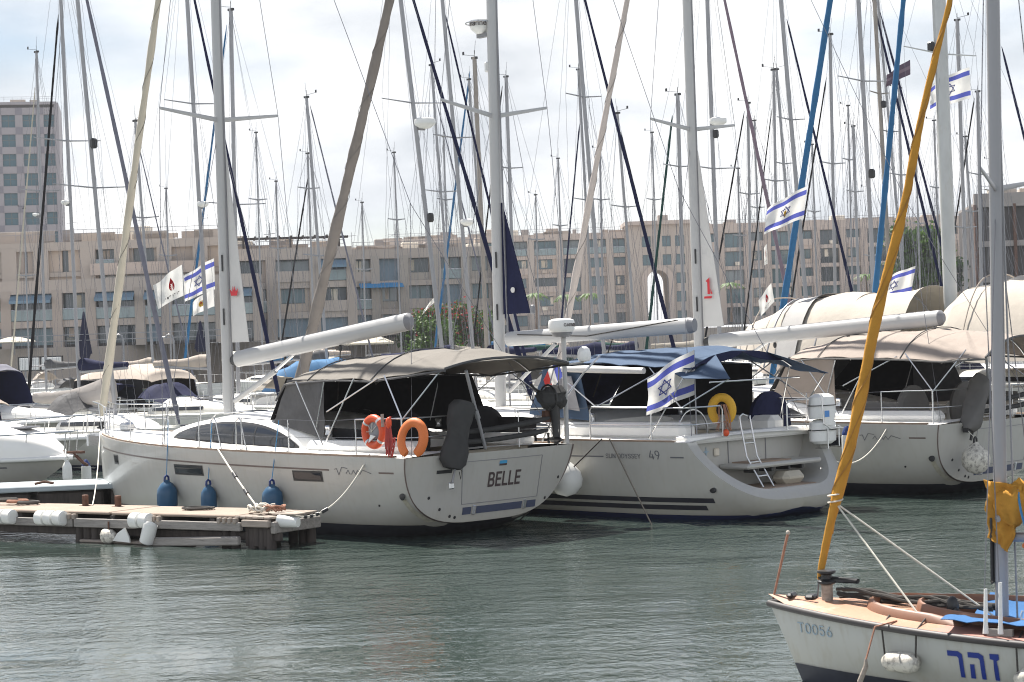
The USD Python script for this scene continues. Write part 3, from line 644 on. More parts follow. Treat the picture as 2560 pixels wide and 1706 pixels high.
    part(Bt, 'anchor', MB().box((12.75, 0, 1.62), (.5, .12, .06)).box((12.98, 0, 1.5), (.08, .3, .25)), 'stainless', False); part(Bt, 'windlass', MB().rbox((11.6, 0, 1.8), (.3, .25, .2), .05), 'stainless')
    # rails
    xs = [10.4, 9.1, 7.35, 6.0, 4.6, 3.2]
    pulpit(Bt, H, 11.2)
    for s in (1, -1):
        stanchions(Bt, H, xs, .62, s, ([11.2, s * (H.deck_y(11.2) - .07), H.deck_z(11.2) + .62], [1.4, s * 1.95, 2.1]))
        for x in (5.55, 4.75): part(Bt, 'gate_rail', MB().tube([[x + .12, s * 2.0, 1.48], [x + .1, s * 2.0, 2.05], [x, s * 2.0, 2.12], [x - .06, s * 2.0, 2.05], [x - .22, s * 2.0, 1.48]], .014, 6), 'stainless')
        part(Bt, 'stern_rail', MB().tube([[1.4, s * 1.95, 1.47], [1.4, s * 1.95, 2.1], [.2, s * 1.92, 2.12], [.08, s * 1.6, 2.12], [.08, s * .75, 2.12], [.08, s * .75, 1.47]], .015, 6), 'stainless'); part(Bt, 'stern_rail', MB().tube([[1.4, s * 1.95, 1.78], [.2, s * 1.92, 1.78], [.08, s * 1.6, 1.78], [.08, s * .75, 1.78]], .012, 6).tube([[.2, s * 1.92, 1.46], [.2, s * 1.92, 2.12]], .014, 6), 'stainless')
    # wheels under covers, instrument pods
    for s in (1, -1):
        wy = .68 if s > 0 else -1.25
        part(Bt, 'wheel_cover', MB().tube([[1.46, wy, 1.62], [1.5, wy, 1.62], [1.56, wy, 1.62], [1.6, wy, 1.62]], [.48, .57, .57, .48], 28), dark, 40)
        part(Bt, 'steering_pedestal', MB().rbox((1.8, wy, 1.35), (.3, .34, .85), .06), 'deck_white')
    # bimini and sprayhood
    st = opts['bimini']; part(Bt, 'bimini', arch_canvas(st, 15, 2.1, .014, .03, opts['seed']), thin, 50)
    sa = np.array(st); ed = [[x, hw, ze - .012] for x, hw, ze, zt in st]
    for s in (1, -1): part(Bt, 'edge_binding', MB().tube([[x, s * y, z] for x, y, z in ed], .022, 6), 'canvas_dark' if name_dark(opts) else 'canvas_grey')
    for x, hw, ze, zt in (st[2], st[4], st[-1]): part(Bt, 'seam', MB().tube([[x, hw * math.copysign(abs(k) ** .85, k), ze + (zt - ze) * (1 - abs(k) ** 2.1) + .02] for k in np.linspace(-1, 1, 15)], .012 if x > 0 else .025, 5), 'canvas_dark' if name_dark(opts) else 'canvas_grey')
    for x, hw, ze, zt in (st[1], st[3], st[5]):
        a = np.linspace(-1, 1, 13); part(Bt, 'bimini_hoop', MB().tube([[x, (hw - .02) * math.copysign(abs(k) ** .85, k), ze + (zt - ze) * (1 - abs(k) ** 2.1) - .03] for k in a], .0125, 6), 'stainless')
    for s in (1, -1):
        if s > 0: part(Bt, 'sprayhood_side', quad_sheet([4.25, s * 1.22, 2.80], [2.95, s * 1.4, 2.80], [2.95, s * 1.42, 1.72], [4.85, s * 1.12, 1.98], 10, 8, .008, .05, .03, opts['seed']), 'canvas_dark' if name_dark(opts) else 'thin_beige', True)
        if s < 0: part(Bt, 'sprayhood_screen', quad_sheet([2.94, -1.4, 2.78], [2.0, -1.43, 2.75], [1.55, -1.45, 1.8], [2.94, -1.42, 1.72], 6, 6, .006, .02), 'canvas_black' if name_dark(opts) else 'canvas_dark', True)
        for a, b in (([2.62, s * 1.72, 1.62], [3.85, s * 1.33, 2.76]), ([2.6, s * 1.7, 1.62], [1.95, s * 1.5, 2.8]), ([2.55, s * 1.66, 2.22], [1.3, s * 1.5, 2.80]), ([.2, s * 1.9, 2.1], [-.3, s * 1.45, 2.9]), ([.2, s * 1.9, 2.1], [1.1, s * 1.5, 2.85]), ([3.2, s * 1.4, 1.9], [2.9, s * 1.42, 2.75])):
            part(Bt, 'bimini_strut', MB().tube([a, b], .014, 6), 'stainless')
    dkm = 'canvas_black' if name_dark(opts) else 'canvas_grey'
    part(Bt, 'sprayhood_screen', quad_sheet([4.4, -1.18, 2.82], [2.9, -1.43, 2.78], [2.9, -1.45, 1.72], [5.1, -1.02, 1.9], 6, 6, .006, .02), 'canvas_black', True)
    part(Bt, 'weather_cloth', quad_sheet([3.0, -1.52, 2.0], [.45, -1.56, 1.96], [.45, -1.56, 1.52], [3.0, -1.54, 1.6], 6, 4, .008, .03), dkm, True)
    part(Bt, 'weather_cloth', quad_sheet([3.0, 1.18, 1.9], [1.5, 1.2, 1.86], [1.5, 1.2, 1.5], [3.0, 1.2, 1.5], 6, 4, .008, .03), dkm, True)
    part(Bt, 'sprayhood_front', quad_sheet([4.3, 1.2, 2.82], [4.3, -1.2, 2.82], [5.0, -1.08, 2.03], [5.0, 1.08, 2.03], 8, 6, .008, .12), 'canvas_black' if name_dark(opts) else 'canvas_dark', True)
    part(Bt, 'bimini_strap', MB().tube([[-.42, .95, 2.9], [.0, .16, 1.5]], .03, 8).tube([[-.22, .57, 2.2], [-.16, .46, 2.05]], .045, 8), 'alloy')
    for z, y0, y1, dz in ((1.82, .7, -1.45, .14), (1.64, .62, -1.4, .1)): part(Bt, 'rail_padding', MB().tube([[.0, y0 + (y1 - y0) * t, z + dz * t * t] for t in np.linspace(0, 1, 8)], [.045, .05, .045, .05, .045, .05, .055, .03], 8), 'canvas_cover', 60)
    # transom details
    def onT(name_, m, mt, sm=False): m.xf(tm); return part(Bt, name_, m, mt, sm)
    g = .012
    for a, b in (((.76, 1.30), (-1.22, 1.30)), ((.76, 1.30), (.66, .55)), ((-1.22, 1.30), (-1.22, .55)), ((.66, .55), (-1.22, .55))):
        (y0, z0), (y1, z1) = a, b; onT('door_seam', MB().tube([[.0, y0 + (y1 - y0) * t, z0 + (z1 - z0) * t] for t in np.linspace(0, 1, 9)], .008, 4), 'plastic_grey')
    for y0, y1 in ((.62, .42), (.3, -.84), (-.96, -1.2)): onT('vent', MB().grid([[[.006, y, z] for z in (.36, .49)] for y in np.linspace(y0, y1, 5)], .004), 'vent_blue')
    for y in (.36, -.9): onT('hinge', MB().rbox((.01, y, .43), (.03, .07, .17), .01), 'stainless')
    for y, z in ((1.42, .72), (1.15, .5), (.9, .36), (.78, .33), (-1.75, .86), (-1.45, .5)): onT('drain', MB().ball((.0, y, z), (.012, .03, .03), 10, 6), 'plastic_black')
    if opts.get('word'):
        m = text_on(opts['word'], .25, (.002, .12, .82), (0, -1, 0), (0, 0, 1), (1, 0, 0), True, .82); m.xf(tm); part(Bt, 'name_lettering', m, 'letter_dark', False)
        onT('sticker', MB().grid([[[.006, y, z] for z in (1.18, 1.27)] for y in (-.13, -.22, -.31)], .003), 'cyan_sticker'); onT('sticker', MB().grid([[[.0085, y, z] for z in (1.18, 1.215)] for y in (-.13, -.22, -.31)], .003), 'letter_dark')
        onT('nameplate', MB().grid([[[.006, y, z] for z in (1.13, 1.19)] for y in (1.32, 1.15, .98)], .004), 'plastic_black')
    return Bt, H, Rf
def name_dark(o): return o.get('dark', False)

BIM = [(4.75, 1.12, 2.42, 2.60), (4.3, 1.24, 2.72, 2.98), (3.5, 1.34, 2.76, 3.15), (2.6, 1.42, 2.79, 3.2), (1.5, 1.48, 2.76, 3.28), (.5, 1.5, 2.84, 3.28), (-.5, 1.5, 2.93, 3.08)]
belle, HB, RB = vision_yacht(FB, 'sailing_yacht', 'white sailing yacht with BELLE lettered on its transom and a taupe bimini', 'canvas_taupe', 'thin_taupe', 'canvas_black',
    dict(boom=(2.08, 0, 3.81), mark='crown', genoa='canvas_cream', bimini=BIM, seed=3, word='BELLE', mirror=0, dark=True))
# radar pole on the starboard quarter
part(belle, 'radar_pole', MB().tube([[.08, -1.98, 1.38], [.08, -1.98, 3.42]], .045, 10).tube([[.08, -1.98, 2.45], [.5, -1.75, 1.5]], .018, 6).tube([[.08, -1.98, 2.9], [-.25, -2.15, 2.95]], .02, 6), 'alloy_white', 60)
dome(belle, (.08, -1.94, 3.58), .245, 'GARMIN', PI)
sat = part(belle, 'satellite_dome', MB().lathe([(.001, -.02), (.1, 0), (.125, .05), (.125, .14), (.1, .22), (.05, .26), (.001, .27)], 20, (-.25, -2.17, 2.97)), 'plastic_white', 50)
part(belle, 'antenna_arm', MB().tube([[.08, -1.98, 2.3], [-.1, -2.3, 2.75], [-.1, -2.75, 3.05]], .02, 6), 'stainless')

t = thing('outboard_motor', 'black outboard motor clamped upright on the stern rail beside the radar pole', 'outboard motor', FB.w((-.05, -1.62, 0)), RZ)
cw = MB().rbox((.1, .0, 2.33), (.4, .62, .42), .13); cw = trimesh.Trimesh(np.vstack(cw.v), np.vstack(cw.f)).subdivide().subdivide().subdivide().subdivide(); trimesh.smoothing.filter_taubin(cw, iterations=12); cw.vertices += (meshkit.fbm(cw.vertices * 6, 4)[:, None] - .5) * .16; hd = part(t, 'cowling', MB().tm(cw), 'canvas_cover', 60); part(t, 'cowling_strap', MB().tube([[.1 + .22 * math.cos(q), .12, 2.33 + .23 * math.sin(q)] for q in np.linspace(0, 2 * PI, 16)], .02, 6), 'plastic_black')
part(t, 'leg', MB().tube([[.1, -.02, 2.22], [.1, -.05, 1.95], [.1, -.06, 1.6]], [.08, .07, .055], 10, ry=[.12, .10, .08]), 'plastic_black', 60)
part(t, 'gearcase', MB().tube([[-.02, -.06, 1.55], [.05, -.06, 1.55], [.2, -.06, 1.55], [.3, -.06, 1.55]], [.03, .06, .06, .02], 10).box((.12, -.06, 1.45), (.1, .02, .16)), 'plastic_black', 40)
part(t, 'propeller', MB().box((.31, -.06, 1.55), (.02, .05, .24)).box((.31, -.06, 1.55), (.02, .24, .05)), 'plastic_black'); part(t, 'clamp', MB().box((.2, .05, 1.98), (.1, .2, .22)), 'rust_iron'); part(t, 'tiller', MB().tube([[.2, .05, 2.35], [.25, .32, 2.5], [.25, .4, 2.58]], .025, 8), 'plastic_black')

t = thing('covered_outboard', 'outboard engine under a tall charcoal cover on the port side of the stern of BELLE', 'covered outboard', FB.w((-.12, .95, 0)), RZ)
k = np.linspace(0, 1, 12); cvr = MB().tube(np.stack([0 * k - .02, .16 - .34 * k, 1.22 + 1.14 * k], 1), .13 + .02 * np.sin(k * 9), 28, ry=np.interp(k, [0, .05, .3, .6, .95, 1], [.14, .25, .28, .25, .25, .17]))
cvr.v[0] += (meshkit.fbm(cvr.v[0] * [9, 9, 2.2], 4)[:, None] - .5) * [.12, .12, .02]; part(t, 'cover', cvr, 'canvas_cover', 60)
part(t, 'shaft', MB().tube([[-.02, .05, 1.28], [-.02, .16, .96]], .022, 8), 'alloy_dull'); part(t, 'cord', line([[-.04, .0, 1.3], [-.04, -.06, 1.15], [-.04, -.03, 1.02], [-.04, .0, 1.15]], .008), 'rope_dark'); part(t, 'bracket', MB().rbox((-.02, .18, .92), (.06, .12, .12), .02), 'stainless')

t = thing('ring_lifebuoy', 'round orange-red lifebuoy with a white light pack hung on the port rail of BELLE', 'lifebuoy', FB.w(_on(FB, 935, 1080, 1, 2.0)), RZ)
a = np.linspace(0, 2 * PI, 33)[:-1]; rb = MB(); ring = np.stack([.235 * np.cos(a), 0 * a, .235 * np.sin(a)], 1)
part(t, 'foam_ring', MB().tube(np.vstack([ring, ring[:1]]), .07, 14, cap=False), 'foam_red', 60)
for q in range(4): part(t, 'reflective_band', MB().tube([[.235 * math.cos(b), 0, .235 * math.sin(b)] for b in np.linspace(q * PI / 2 + .6, q * PI / 2 + .78, 4)], .0715, 14), 'tape_silver', 60)
part(t, 'light_pack', MB().poly([(-.13, -.02), (.06, -.14), (.0, .0)], .02, np.array([[1, 0, 0], [0, 0, 1], [0, 1, 0]]).T, (.02, .05, -.05)), 'plastic_white', False)
part(t, 'drogue', MB().ball((0, .0, .03), (.15, .03, .17), 14, 8), 'clear_vinyl')
for q in range(8): part(t, 'grab_line', line([[.01 * q, .04, .0], [.16 * math.cos(q * .8), .04, .16 * math.sin(q * .8)]], .006), 'rope_white') if q < 4 else None

horseshoe('horseshoe_lifebuoy', 'orange horseshoe lifebuoy on the port stern rail of BELLE, right of the red ropes', FB.w(_on(FB, 1031, 1098, 1, 2.03)), 'foam_orange', (.12, .12, 1), UX * -.9 + VX * -.3, .25, .085)
t = thing('rope_hank', 'bundle of faded red ropes hanging between the ring and the horseshoe lifebuoy', 'rope', FB.w(_on(FB, 978, 1050, 1, 2.02)), RZ)
for q in range(16):
    rg = np.random.default_rng(q); ax = (rg.random() - .5) * .16; ln = .35 + .3 * rg.random()
    part(t, 'strand', MB().tube([[ax * .2, .02, .06], [ax * .7, .04 + .03 * rg.random(), -.1], [ax * 1.6 + .04 * rg.random(), .05, -ln], [ax * 1.2 - .04, .02, -ln * .7]], .011, 5), 'rope_red')
part(t, 'float', MB().ball((.0, .06, -.05), (.06, .05, .1), 10, 8), 'foam_red')
part(t, 'handle', MB().tube([[.2, .03, .1], [.18, .04, -.12]], .03, 8), 'wood_board')

def fender(name, label, c, r, h, mt, cap, top, group=None, ball=False):
    t = thing(name, label, 'fender', c, RZ, group)
    if ball: part(t, 'body', MB().lathe([(.001, -r * 1.0), (r * .6, -r * .82), (r * .93, -r * .38), (r, .05 * r), (r * .88, r * .5), (r * .55, r * .87), (r * .25, r * 1.12), (.05, r * 1.25)], 24), mt, 60)
    else: part(t, 'body', MB().lathe([(.001, -h * .5), (r * .6, -h * .47), (r * .95, -h * .36), (r, -h * .25), (r, h * .05), (r * .93, h * .22), (r * .6, h * .38), (r * .3, h * .45), (r * .28, h * .5)], 20), mt, 60)
    zt = r * 1.25 if ball else h * .5
    part(t, 'eye', MB().tube([[.0, -.05, zt - .02], [0, -.04, zt + .06], [0, .0, zt + .09], [0, .04, zt + .06], [0, .05, zt - .02]], .022, 8), cap)
    if top is not None:
        d = np.array(top) - np.array(c); part(t, 'lanyard', line([[0, 0, zt + .07], [d @ UX, d @ VX, d[2]]], .008), 'rope_blue' if cap == 'fender_cap' else 'rope_white')
    return t
def hull_px(F, H, x, y, off):
    v = 2.1
    for _ in range(12): q = _on(F, x, y, 1, v); v = .5 * v + .5 * (H.y(q[0], max(q[2], .2)) + off)
    return _on(F, x, y, 1, v)
for (x, y, r, h, lx, ly, lab) in ((418, 1240, .20, .62, 421, 1052, 'fat blue fender nearest the bow, hanging by the wide hull window of BELLE'), (522, 1246, .15, .52, 525, 1060, 'blue fender under the mooring cleat, second from the bow of BELLE'), (681, 1247, .19, .52, 677, 1055, 'blue fender beside the pile of rope at the pontoon end')):
    c = hull_px(FB, HB, x, y, r + .02); fender('blue_fender', lab, FB.w(c), r, h, 'fender_blue', 'fender_cap', FB.w((c[0], 2.0, 2.08)), 'blue fenders along the port side of BELLE')
fender('ball_fender', 'big white ball fender squeezed between BELLE and the yacht beside it', FB.w((.55, -2.40, .74)), .31, 0, 'fender_white', 'fender_white', FB.w((.4, -1.95, 1.7)), None, True)

beige = [(4.75, 1.12, 2.45, 2.66), (4.3, 1.26, 2.74, 3.04), (3.4, 1.36, 2.8, 3.24), (2.5, 1.46, 2.78, 3.32), (1.2, 1.55, 2.74, 3.34), (.2, 1.58, 2.68, 3.26), (-.8, 1.55, 2.72, 3.12)]
vis, HV, RV = vision_yacht(FV, 'sailing_yacht', 'white sailing yacht with a large beige bimini, furthest right of the three moored stern first', 'canvas_beige', 'thin_beige', 'canvas_grey',
    dict(boom=(1.2, 0, 3.55), mark='one', genoa='canvas_pale', bimini=beige, seed=9, mirror=1))
t = thing('covered_outboard', 'outboard engine under a grey cover on the stern rail of the beige-topped yacht', 'covered outboard', FV.w((-.12, .95, 0)), RZ)
cvr = MB().tube(np.stack([0 * k - .02, .28 - .55 * k, 1.3 + 1.05 * k], 1), .14 + .02 * np.sin(k * 7), 20, ry=np.interp(k, [0, .06, .3, .7, .93, 1], [.10, .22, .25, .25, .22, .1]))
cvr.v[0] += (meshkit.fbm(cvr.v[0] * 5 + 7, 3)[:, None] - .5) * .06; part(t, 'cover', cvr, 'canvas_grey', 60); part(t, 'shaft', MB().tube([[-.02, .1, 1.34], [-.02, .2, 1.1]], .03, 8).box((-.02, .28, 1.32), (.12, .2, .12)), 'plastic_black')
fender('ball_fender', 'white ball fender with a grimy bottom at the stern of the beige-topped yacht', FV.w(_on(FV, 2440, 1150, 0, -.35)), .285, 0, 'fender_dirty', 'plastic_black', FV.w((0, 1.3, 1.45)), None, True)
t = thing('blue_cap_fender', 'white cylindrical fender with a navy cap hanging from the beige-topped yacht', 'fender', FV.w(_on(FV, 2118, 1110, 1, 2.4)), RZ)
part(t, 'body', MB().lathe([(.001, -.4), (.1, -.38), (.11, -.3), (.11, .15), (.09, .2)], 16), 'fender_white', 50); part(t, 'cap', MB().lathe([(.1, .18), (.1, .22), (.06, .32), (.03, .36)], 14), 'fender_cap', 50)

# ------------------------------------------------------------------ the middle yacht with the open stern and blue bimini
def middle_yacht():
    F = FS; H = Hull(14.2, 1.98, 2.25, 1.44, 1.66, stem=.1, zkT=.34, raked=-1.08, rake_pow=1.25, full=.5)
    B = thing('sailing_yacht', 'white sailing yacht with a blue bimini and an open stern with steps and a ladder', 'sailing yacht', F.T, RZ)
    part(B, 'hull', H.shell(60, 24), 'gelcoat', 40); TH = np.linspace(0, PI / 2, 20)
    O = [H.pt(0, th, 1) for th in TH] + [H.pt(0, th, -1) for th in TH[-2::-1]]; O = np.array(O)
    I = O.copy(); I[:, 1] *= .87; I[:, 2] = 1.44 - (1.44 - I[:, 2]) * .84; I[:, 0] = [float(H.ends(z)[0]) for z in I[:, 2]]
    part(B, 'stern_rim', MB().grid(np.stack([O, (O + I) / 2 - [.02, 0, 0], I], 1)), 'gelcoat', 40)
    J = I.copy(); J[:, 0] = .25; part(B, 'stern_well', MB().grid(np.stack([I, J], 1)), 'gelcoat', 30)
    wall = MB().grid([[[.25 + (.0), y * k, z] for k in np.linspace(1, -1, 9)] for _, y, z in J[:20]]); part(B, 'stern_wall', wall, 'gelcoat', 30)
    part(B, 'wall_top', MB().rbox((.28, 0, 1.47), (.36, 3.6, .16), .04), 'deck_white')
    for y in (.55, -.55): part(B, 'wall_seam', MB().box((.243, y, 1.15), (.012, .015, .5)), 'plastic_grey')
    sh = part(B, 'stern_step', MB().rbox((-.12, -.25, .93), (.7, 2.2, .09), .03), 'gelcoat'); part(sh, 'teak_tread', MB().box((-.1, .0, .985), (.45, 1.2, .02)), 'teak')
    part(B, 'swim_platform', MB().rbox((-.32, 0, .50), (1.1, 2.5, .07), .02), 'gelcoat'); part(B, 'platform_seam', MB().box((-.3, 0, .54), (.9, 2.0, .012)), 'teak')
    for y in (-.9, -.5, .0, .45): part(B, 'step_bracket', MB().box((-.2, y, .84), (.3, .06, .09)), 'plastic_black')
    for y in (.62, .32):
        part(B, 'ladder_rail', MB().tube([[-.62, y, .55], [-.25, y, 1.1], [-.12, y, 1.75], [-.08, y - .04, 1.84]], .016, 8), 'stainless')
    for z, x in ((.75, -.49), (1.0, -.32), (1.35, -.2)): part(B, 'ladder_rung', MB().tube([[x, .62, z], [x, .32, z]], .016, 8), 'stainless')
    part(B, 'ladder_rail', MB().tube([[-.08, .58, 1.84], [-.06, .47, 1.88], [-.08, .36, 1.84]], .016, 8), 'stainless')
    hole = (.5, 3.0, 1.0); part(B, 'deck', H.deck(44, hole), 'deck_white', 40)
    part(B, 'cockpit', MB().grid([[[.45, 1.1, 1.48], [.45, 1.0, .9], [.45, -1.0, .9], [.45, -1.1, 1.48]], [[3.1, 1.1, 1.48], [3.1, 1.0, .9], [3.1, -1.0, .9], [3.1, -1.1, 1.48]]][::-1]).box((3.1, 0, 1.3), (.03, 2.2, .9)), 'deck_cream')
    for s in (1, -1):
        part(B, 'coaming', MB().rbox((2.1, s * 1.3, 1.6), (3.2, .44, .34), .1), 'deck_white', 30); part(B, 'toe_rail', H.rail(.02, .95, side=s), 'teak')
        part(B, 'boot_stripe', H.band(-.3, 13.2, .33, .42, side=s, n=50), 'black_stripe'); part(B, 'boot_stripe', H.band(-.1, 13.1, .19, .28, side=s, n=50), 'black_stripe'); part(B, 'painted_bottom', H.bottom(.10), 'navy_paint', 40) if s > 0 else None
        part(B, 'sheer_stripe', H.band(1.95, 3.15, 1.155, 1.18, side=s, n=12), 'letter_grey'); part(B, 'sheer_stripe', H.band(.1, .4, 1.155, 1.18, side=s, n=6), 'letter_grey')
        for x, w_, z, hh in ((2.45 + 1.0, .42, 1.1, .2), (7.5, .8, 1.1, .18), (9.6, .6, 1.15, .18)):
            fr = part(B, 'hull_window', H.band(x - w_ / 2, x + w_ / 2, z - hh / 2, z + hh / 2, .006, s, 10), 'plastic_black'); part(fr, 'glass', H.band(x - w_ / 2 + .04, x + w_ / 2 - .04, z - hh / 2 + .035, z + hh / 2 - .035, .01, s, 10), 'smoked_glass')
        part(B, 'winch', MB().lathe([(.075, 0), (.06, .05), (.055, .1), (.075, .14), (.06, .165), (.001, .17)], 14, (3.0, s * 1.3, 1.77)), 'stainless')
        part(B, 'exhaust_ring', MB().ball((-.35, s * H.y(-.35, .58), .58), (.08, .02, .06)), 'plastic_black')
    part(B, 'model_lettering', hull_text(H, 'SUN ODYSSEY', .085, 1.9, 1.14), 'letter_grey', False); part(B, 'model_lettering', hull_text(H, '49', .16, .88, 1.13, slant=-.25), 'letter_grey', False)
    st8 = Polygon([((.09 if q % 2 == 0 else .03) * math.sin(q * PI / 4), (.09 if q % 2 == 0 else .03) * math.cos(q * PI / 4)) for q in range(8)])
    part(B, 'star_emblem', MB().poly(st8, .004, np.array([[0, -1, 0], [0, 0, 1], [-1, 0, 0]]).T, (.246, 1.18, 1.22)), 'letter_pale_blue', False); part(B, 'outlet_box', MB().rbox((.23, .9, 1.2), (.05, .14, .15), .02), 'deck_cream')
    rows = [(11.2, .2, .0), (10.4, .6, .13), (9.4, .85, .25), (8.0, 1.05, .36), (6.4, 1.2, .46), (5.0, 1.3, .5), (4.0, 1.35, .48), (3.3, 1.35, .4), (3.05, 1.33, .3)]
    Rf = Roof(H, rows); part(B, 'coachroof', Rf.mesh(), 'deck_white', 50)
    for s in (1, -1): part(B, 'cabin_window', Rf.window(4.2, 8.6, lambda x: H.deck_z(x) + .16, lambda x: H.deck_z(x) + .16 + .16 * max(0, 1 - ((x - 6.3) / 2.4) ** 2) ** .5, .006, s), 'smoked_glass')
    f, top = mast_set(B, 6.9, 2.0, 18.5, 8.15, (6.75, 1.55, 8.4), w=(.135, .105), aft=.3); rigging(B, (6.9, 0), top, H, 8.15, (6.75, 1.55, 8.4))
    # radar high on the mast in its guard
    x, y, z = f(10.05) + [.35, 0, 0]; d = part(B, 'radar_dome', MB().lathe([(.001, -.14), (.1, -.13), (.22, -.03), (.25, .06), (.25, .15), (.001, .17)], 22, (x, y, z)), 'plastic_white', 40)
    part(d, 'guard_ring', MB().tube([[x + .33 * math.cos(a_), .33 * math.sin(a_), z + .1] for a_ in np.linspace(0, 2 * PI, 24)], .014, 6), 'stainless'); part(d, 'bracket', MB().box((x - .1, 0, z - .17), (.4, .1, .08)), 'plastic_grey')
    tx = meshkit.text_mesh('marine', .1, .004, True); v = tx.vertices; W = v[:, 0].max(); a_ = PI / 2 + .4 + (v[:, 0] - W / 2) / .25
    part(d, 'lettering', MB().add(np.stack([x + (.252 + v[:, 2]) * np.cos(a_), (.252 + v[:, 2]) * np.sin(a_), z + .03 + v[:, 1]], 1), tx.faces), 'letter_dark', False)
    part(B, 'mast_light', MB().rbox(f(9.2) + [.2, 0, 0], (.1, .1, .22), .03), 'plastic_white')
    b0, b1 = np.array([6.6, 0, 3.42]), np.array([1.55, 0, 3.56]); dd = (b1 - b0) / np.linalg.norm(b1 - b0)
    bm = part(B, 'boom', MB().tube([b0, b1], .155, 20, ry=.115), 'alloy_white', 60); part(bm, 'end_cap', MB().tube([b1, b1 + dd * .12], [.157, .13], 20, ry=[.117, .085]), 'plastic_grey', 40)
    part(bm, 'reef_line', MB().tube([b0 + dd * .4 + [0, .119, .08], b0 + dd * 2.4 + [0, .122, -.06], b1 - dd * .2 + [0, .119, .12]], .012, 5), 'rope_dark')
    part(B, 'vang', MB().tube([[6.65, 0, 2.3], [5.2, 0, 3.3]], .04, 8), 'alloy_white'); part(B, 'mainsheet', MB().tube([b0 + dd * 3 - [0, 0, .16], [4.0, .2, 2.2]], .014, 5), 'rope_dark')
    sl = part(B, 'mainsail_clew', quad_sheet(f(6.3) - [.14, 0, 0], f(6.3) - [.17, 0, 0], f(3.95) - [.95, 0, 0], f(3.95) - [.14, 0, 0], 8, 14, .014, .03), 'canvas_navy', True)
    part(sl, 'clew_patch', MB().tube([f(4.45) + [-.48, .03, 0], f(4.45) + [-.48, .045, 0]], .06, 14), 'sailcloth'); part(sl, 'clew_block', MB().rbox(f(4.02) - [1.02, 0, 0], (.14, .08, .2), .03), 'plastic_grey')
    h0, h1 = np.array([14.1, 0, 1.75]), np.array([7.1, 0, 17.8]); fl = part(B, 'furled_headsail', furl(h0, h1, .155, .075, wob=.012, seed=5, k=70, n=14), 'canvas_brown', 60); part(fl, 'spiral_seam', furl_wrap(h0, h1, .152, .075, 13), 'canvas_grey')
    pulpit(B, H, 12.4)
    for s in (1, -1):
        stanchions(B, H, [11.2, 9.6, 8, 6.4, 4.9, 3.3], .62, s, ([12.4, s * (H.deck_y(12.4) - .07), H.deck_z(12.4) + .62], [2.4, s * 1.95, 2.07]))
        part(B, 'stern_rail', MB().tube([[2.4, s * 1.98, 1.46], [2.4, s * 1.98, 2.02], [2.35, s * 1.98, 2.08], [.2, s * 1.9, 2.06], [.02, s * 1.7, 2.06], [.02, s * 1.0, 2.06], [.02, s * .95, 1.98], [.02, s * .95, 1.5]], .016, 6), 'stainless')
        part(B, 'stern_rail', MB().tube([[2.4, s * 1.98, 1.76], [.2, s * 1.9, 1.75], [.02, s * 1.7, 1.75], [.02, s * .95, 1.75]], .012, 6).tube([[.9, s * 1.93, 1.45], [.9, s * 1.93, 2.07]], .014, 6), 'stainless')
    # bimini: blue, with rolled screens and hanging rear flaps
    st = [(4.5, 1.2, 2.72, 2.86), (3.7, 1.42, 2.88, 3.06), (2.9, 1.5, 2.9, 3.12), (2.0, 1.55, 2.86, 3.15), (1.1, 1.55, 2.80, 3.16), (.3, 1.5, 2.74, 3.06)]
    part(B, 'bimini', arch_canvas(st, 15, 2.1, .012, .025, 21), 'thin_blue', 50)
    for x, hw, ze, zt in (st[1], st[3], st[5]):
        part(B, 'bimini_hoop', MB().tube([[x, (hw - .02) * math.copysign(abs(q) ** .85, q), ze + (zt - ze) * (1 - abs(q) ** 2.1) - .03] for q in np.linspace(-1, 1, 13)], .0125, 6), 'stainless')
    for s in (1, -1):
        part(B, 'side_flap', quad_sheet([.9, s * 1.52, 2.80], [.3, s * .75, 3.0], [-.62, s * 1.45, 2.56], [.25, s * 1.72, 2.60], 8, 8, .01, .03, .02, s), 'thin_blue', True)
        part(B, 'rolled_screen', MB().tube([[3.75, s * 1.44, 2.80], [2.9, s * 1.53, 2.79], [2.2, s * 1.57, 2.77], [1.35, s * 1.58, 2.74]], [.05, .075, .07, .06], 10), 'sailcloth', 60)
        part(B, 'sprayhood_side', quad_sheet([4.3, s * 1.25, 2.84], [3.15, s * 1.46, 2.86], [2.9, s * 1.47, 1.8], [4.85, s * 1.2, 1.9], 12, 8, .008, .04, .05, 5), 'thin_blue', True) if s > 0 else None
        part(B, 'sprayhood_window', quad_sheet([3.72, s * 1.42, 2.66], [3.35, s * 1.475, 2.66], [3.12, s * 1.5, 1.98], [3.85, s * 1.42, 2.05], 4, 4, .006, .03), 'clear_vinyl', True) if s > 0 else None
        for a_, b_ in (([2.3, s * 1.9, 2.08], [4.0, s * 1.42, 2.85]), ([2.3, s * 1.9, 2.08], [.8, s * 1.52, 2.8]), ([.2, s * 1.88, 2.06], [1.3, s * 1.5, 2.82]), ([.2, s * 1.88, 2.06], [-.55, s * 1.42, 2.56]), ([1.0, s * 1.9, 1.5], [.35, s * 1.5, 2.72])):
            part(B, 'bimini_strut', MB().tube([a_, b_], .014, 6), 'stainless')
        # scalloped valance at the rear hoop
        ys = np.linspace(.02 * s, 1.46 * s, 16); row = []
        for y in ys:
            u = abs(y) / 1.5; zt = 2.74 + (3.06 - 2.74) * (1 - u ** 2.5) - .01; row.append([[.29, y, zt], [.25, y, zt - .02 - .13 * math.sin(PI * min(1, abs(y) / 1.2)) ** .8]])
        part(B, 'valance', MB().grid(row, .008), 'canvas_navy', True)
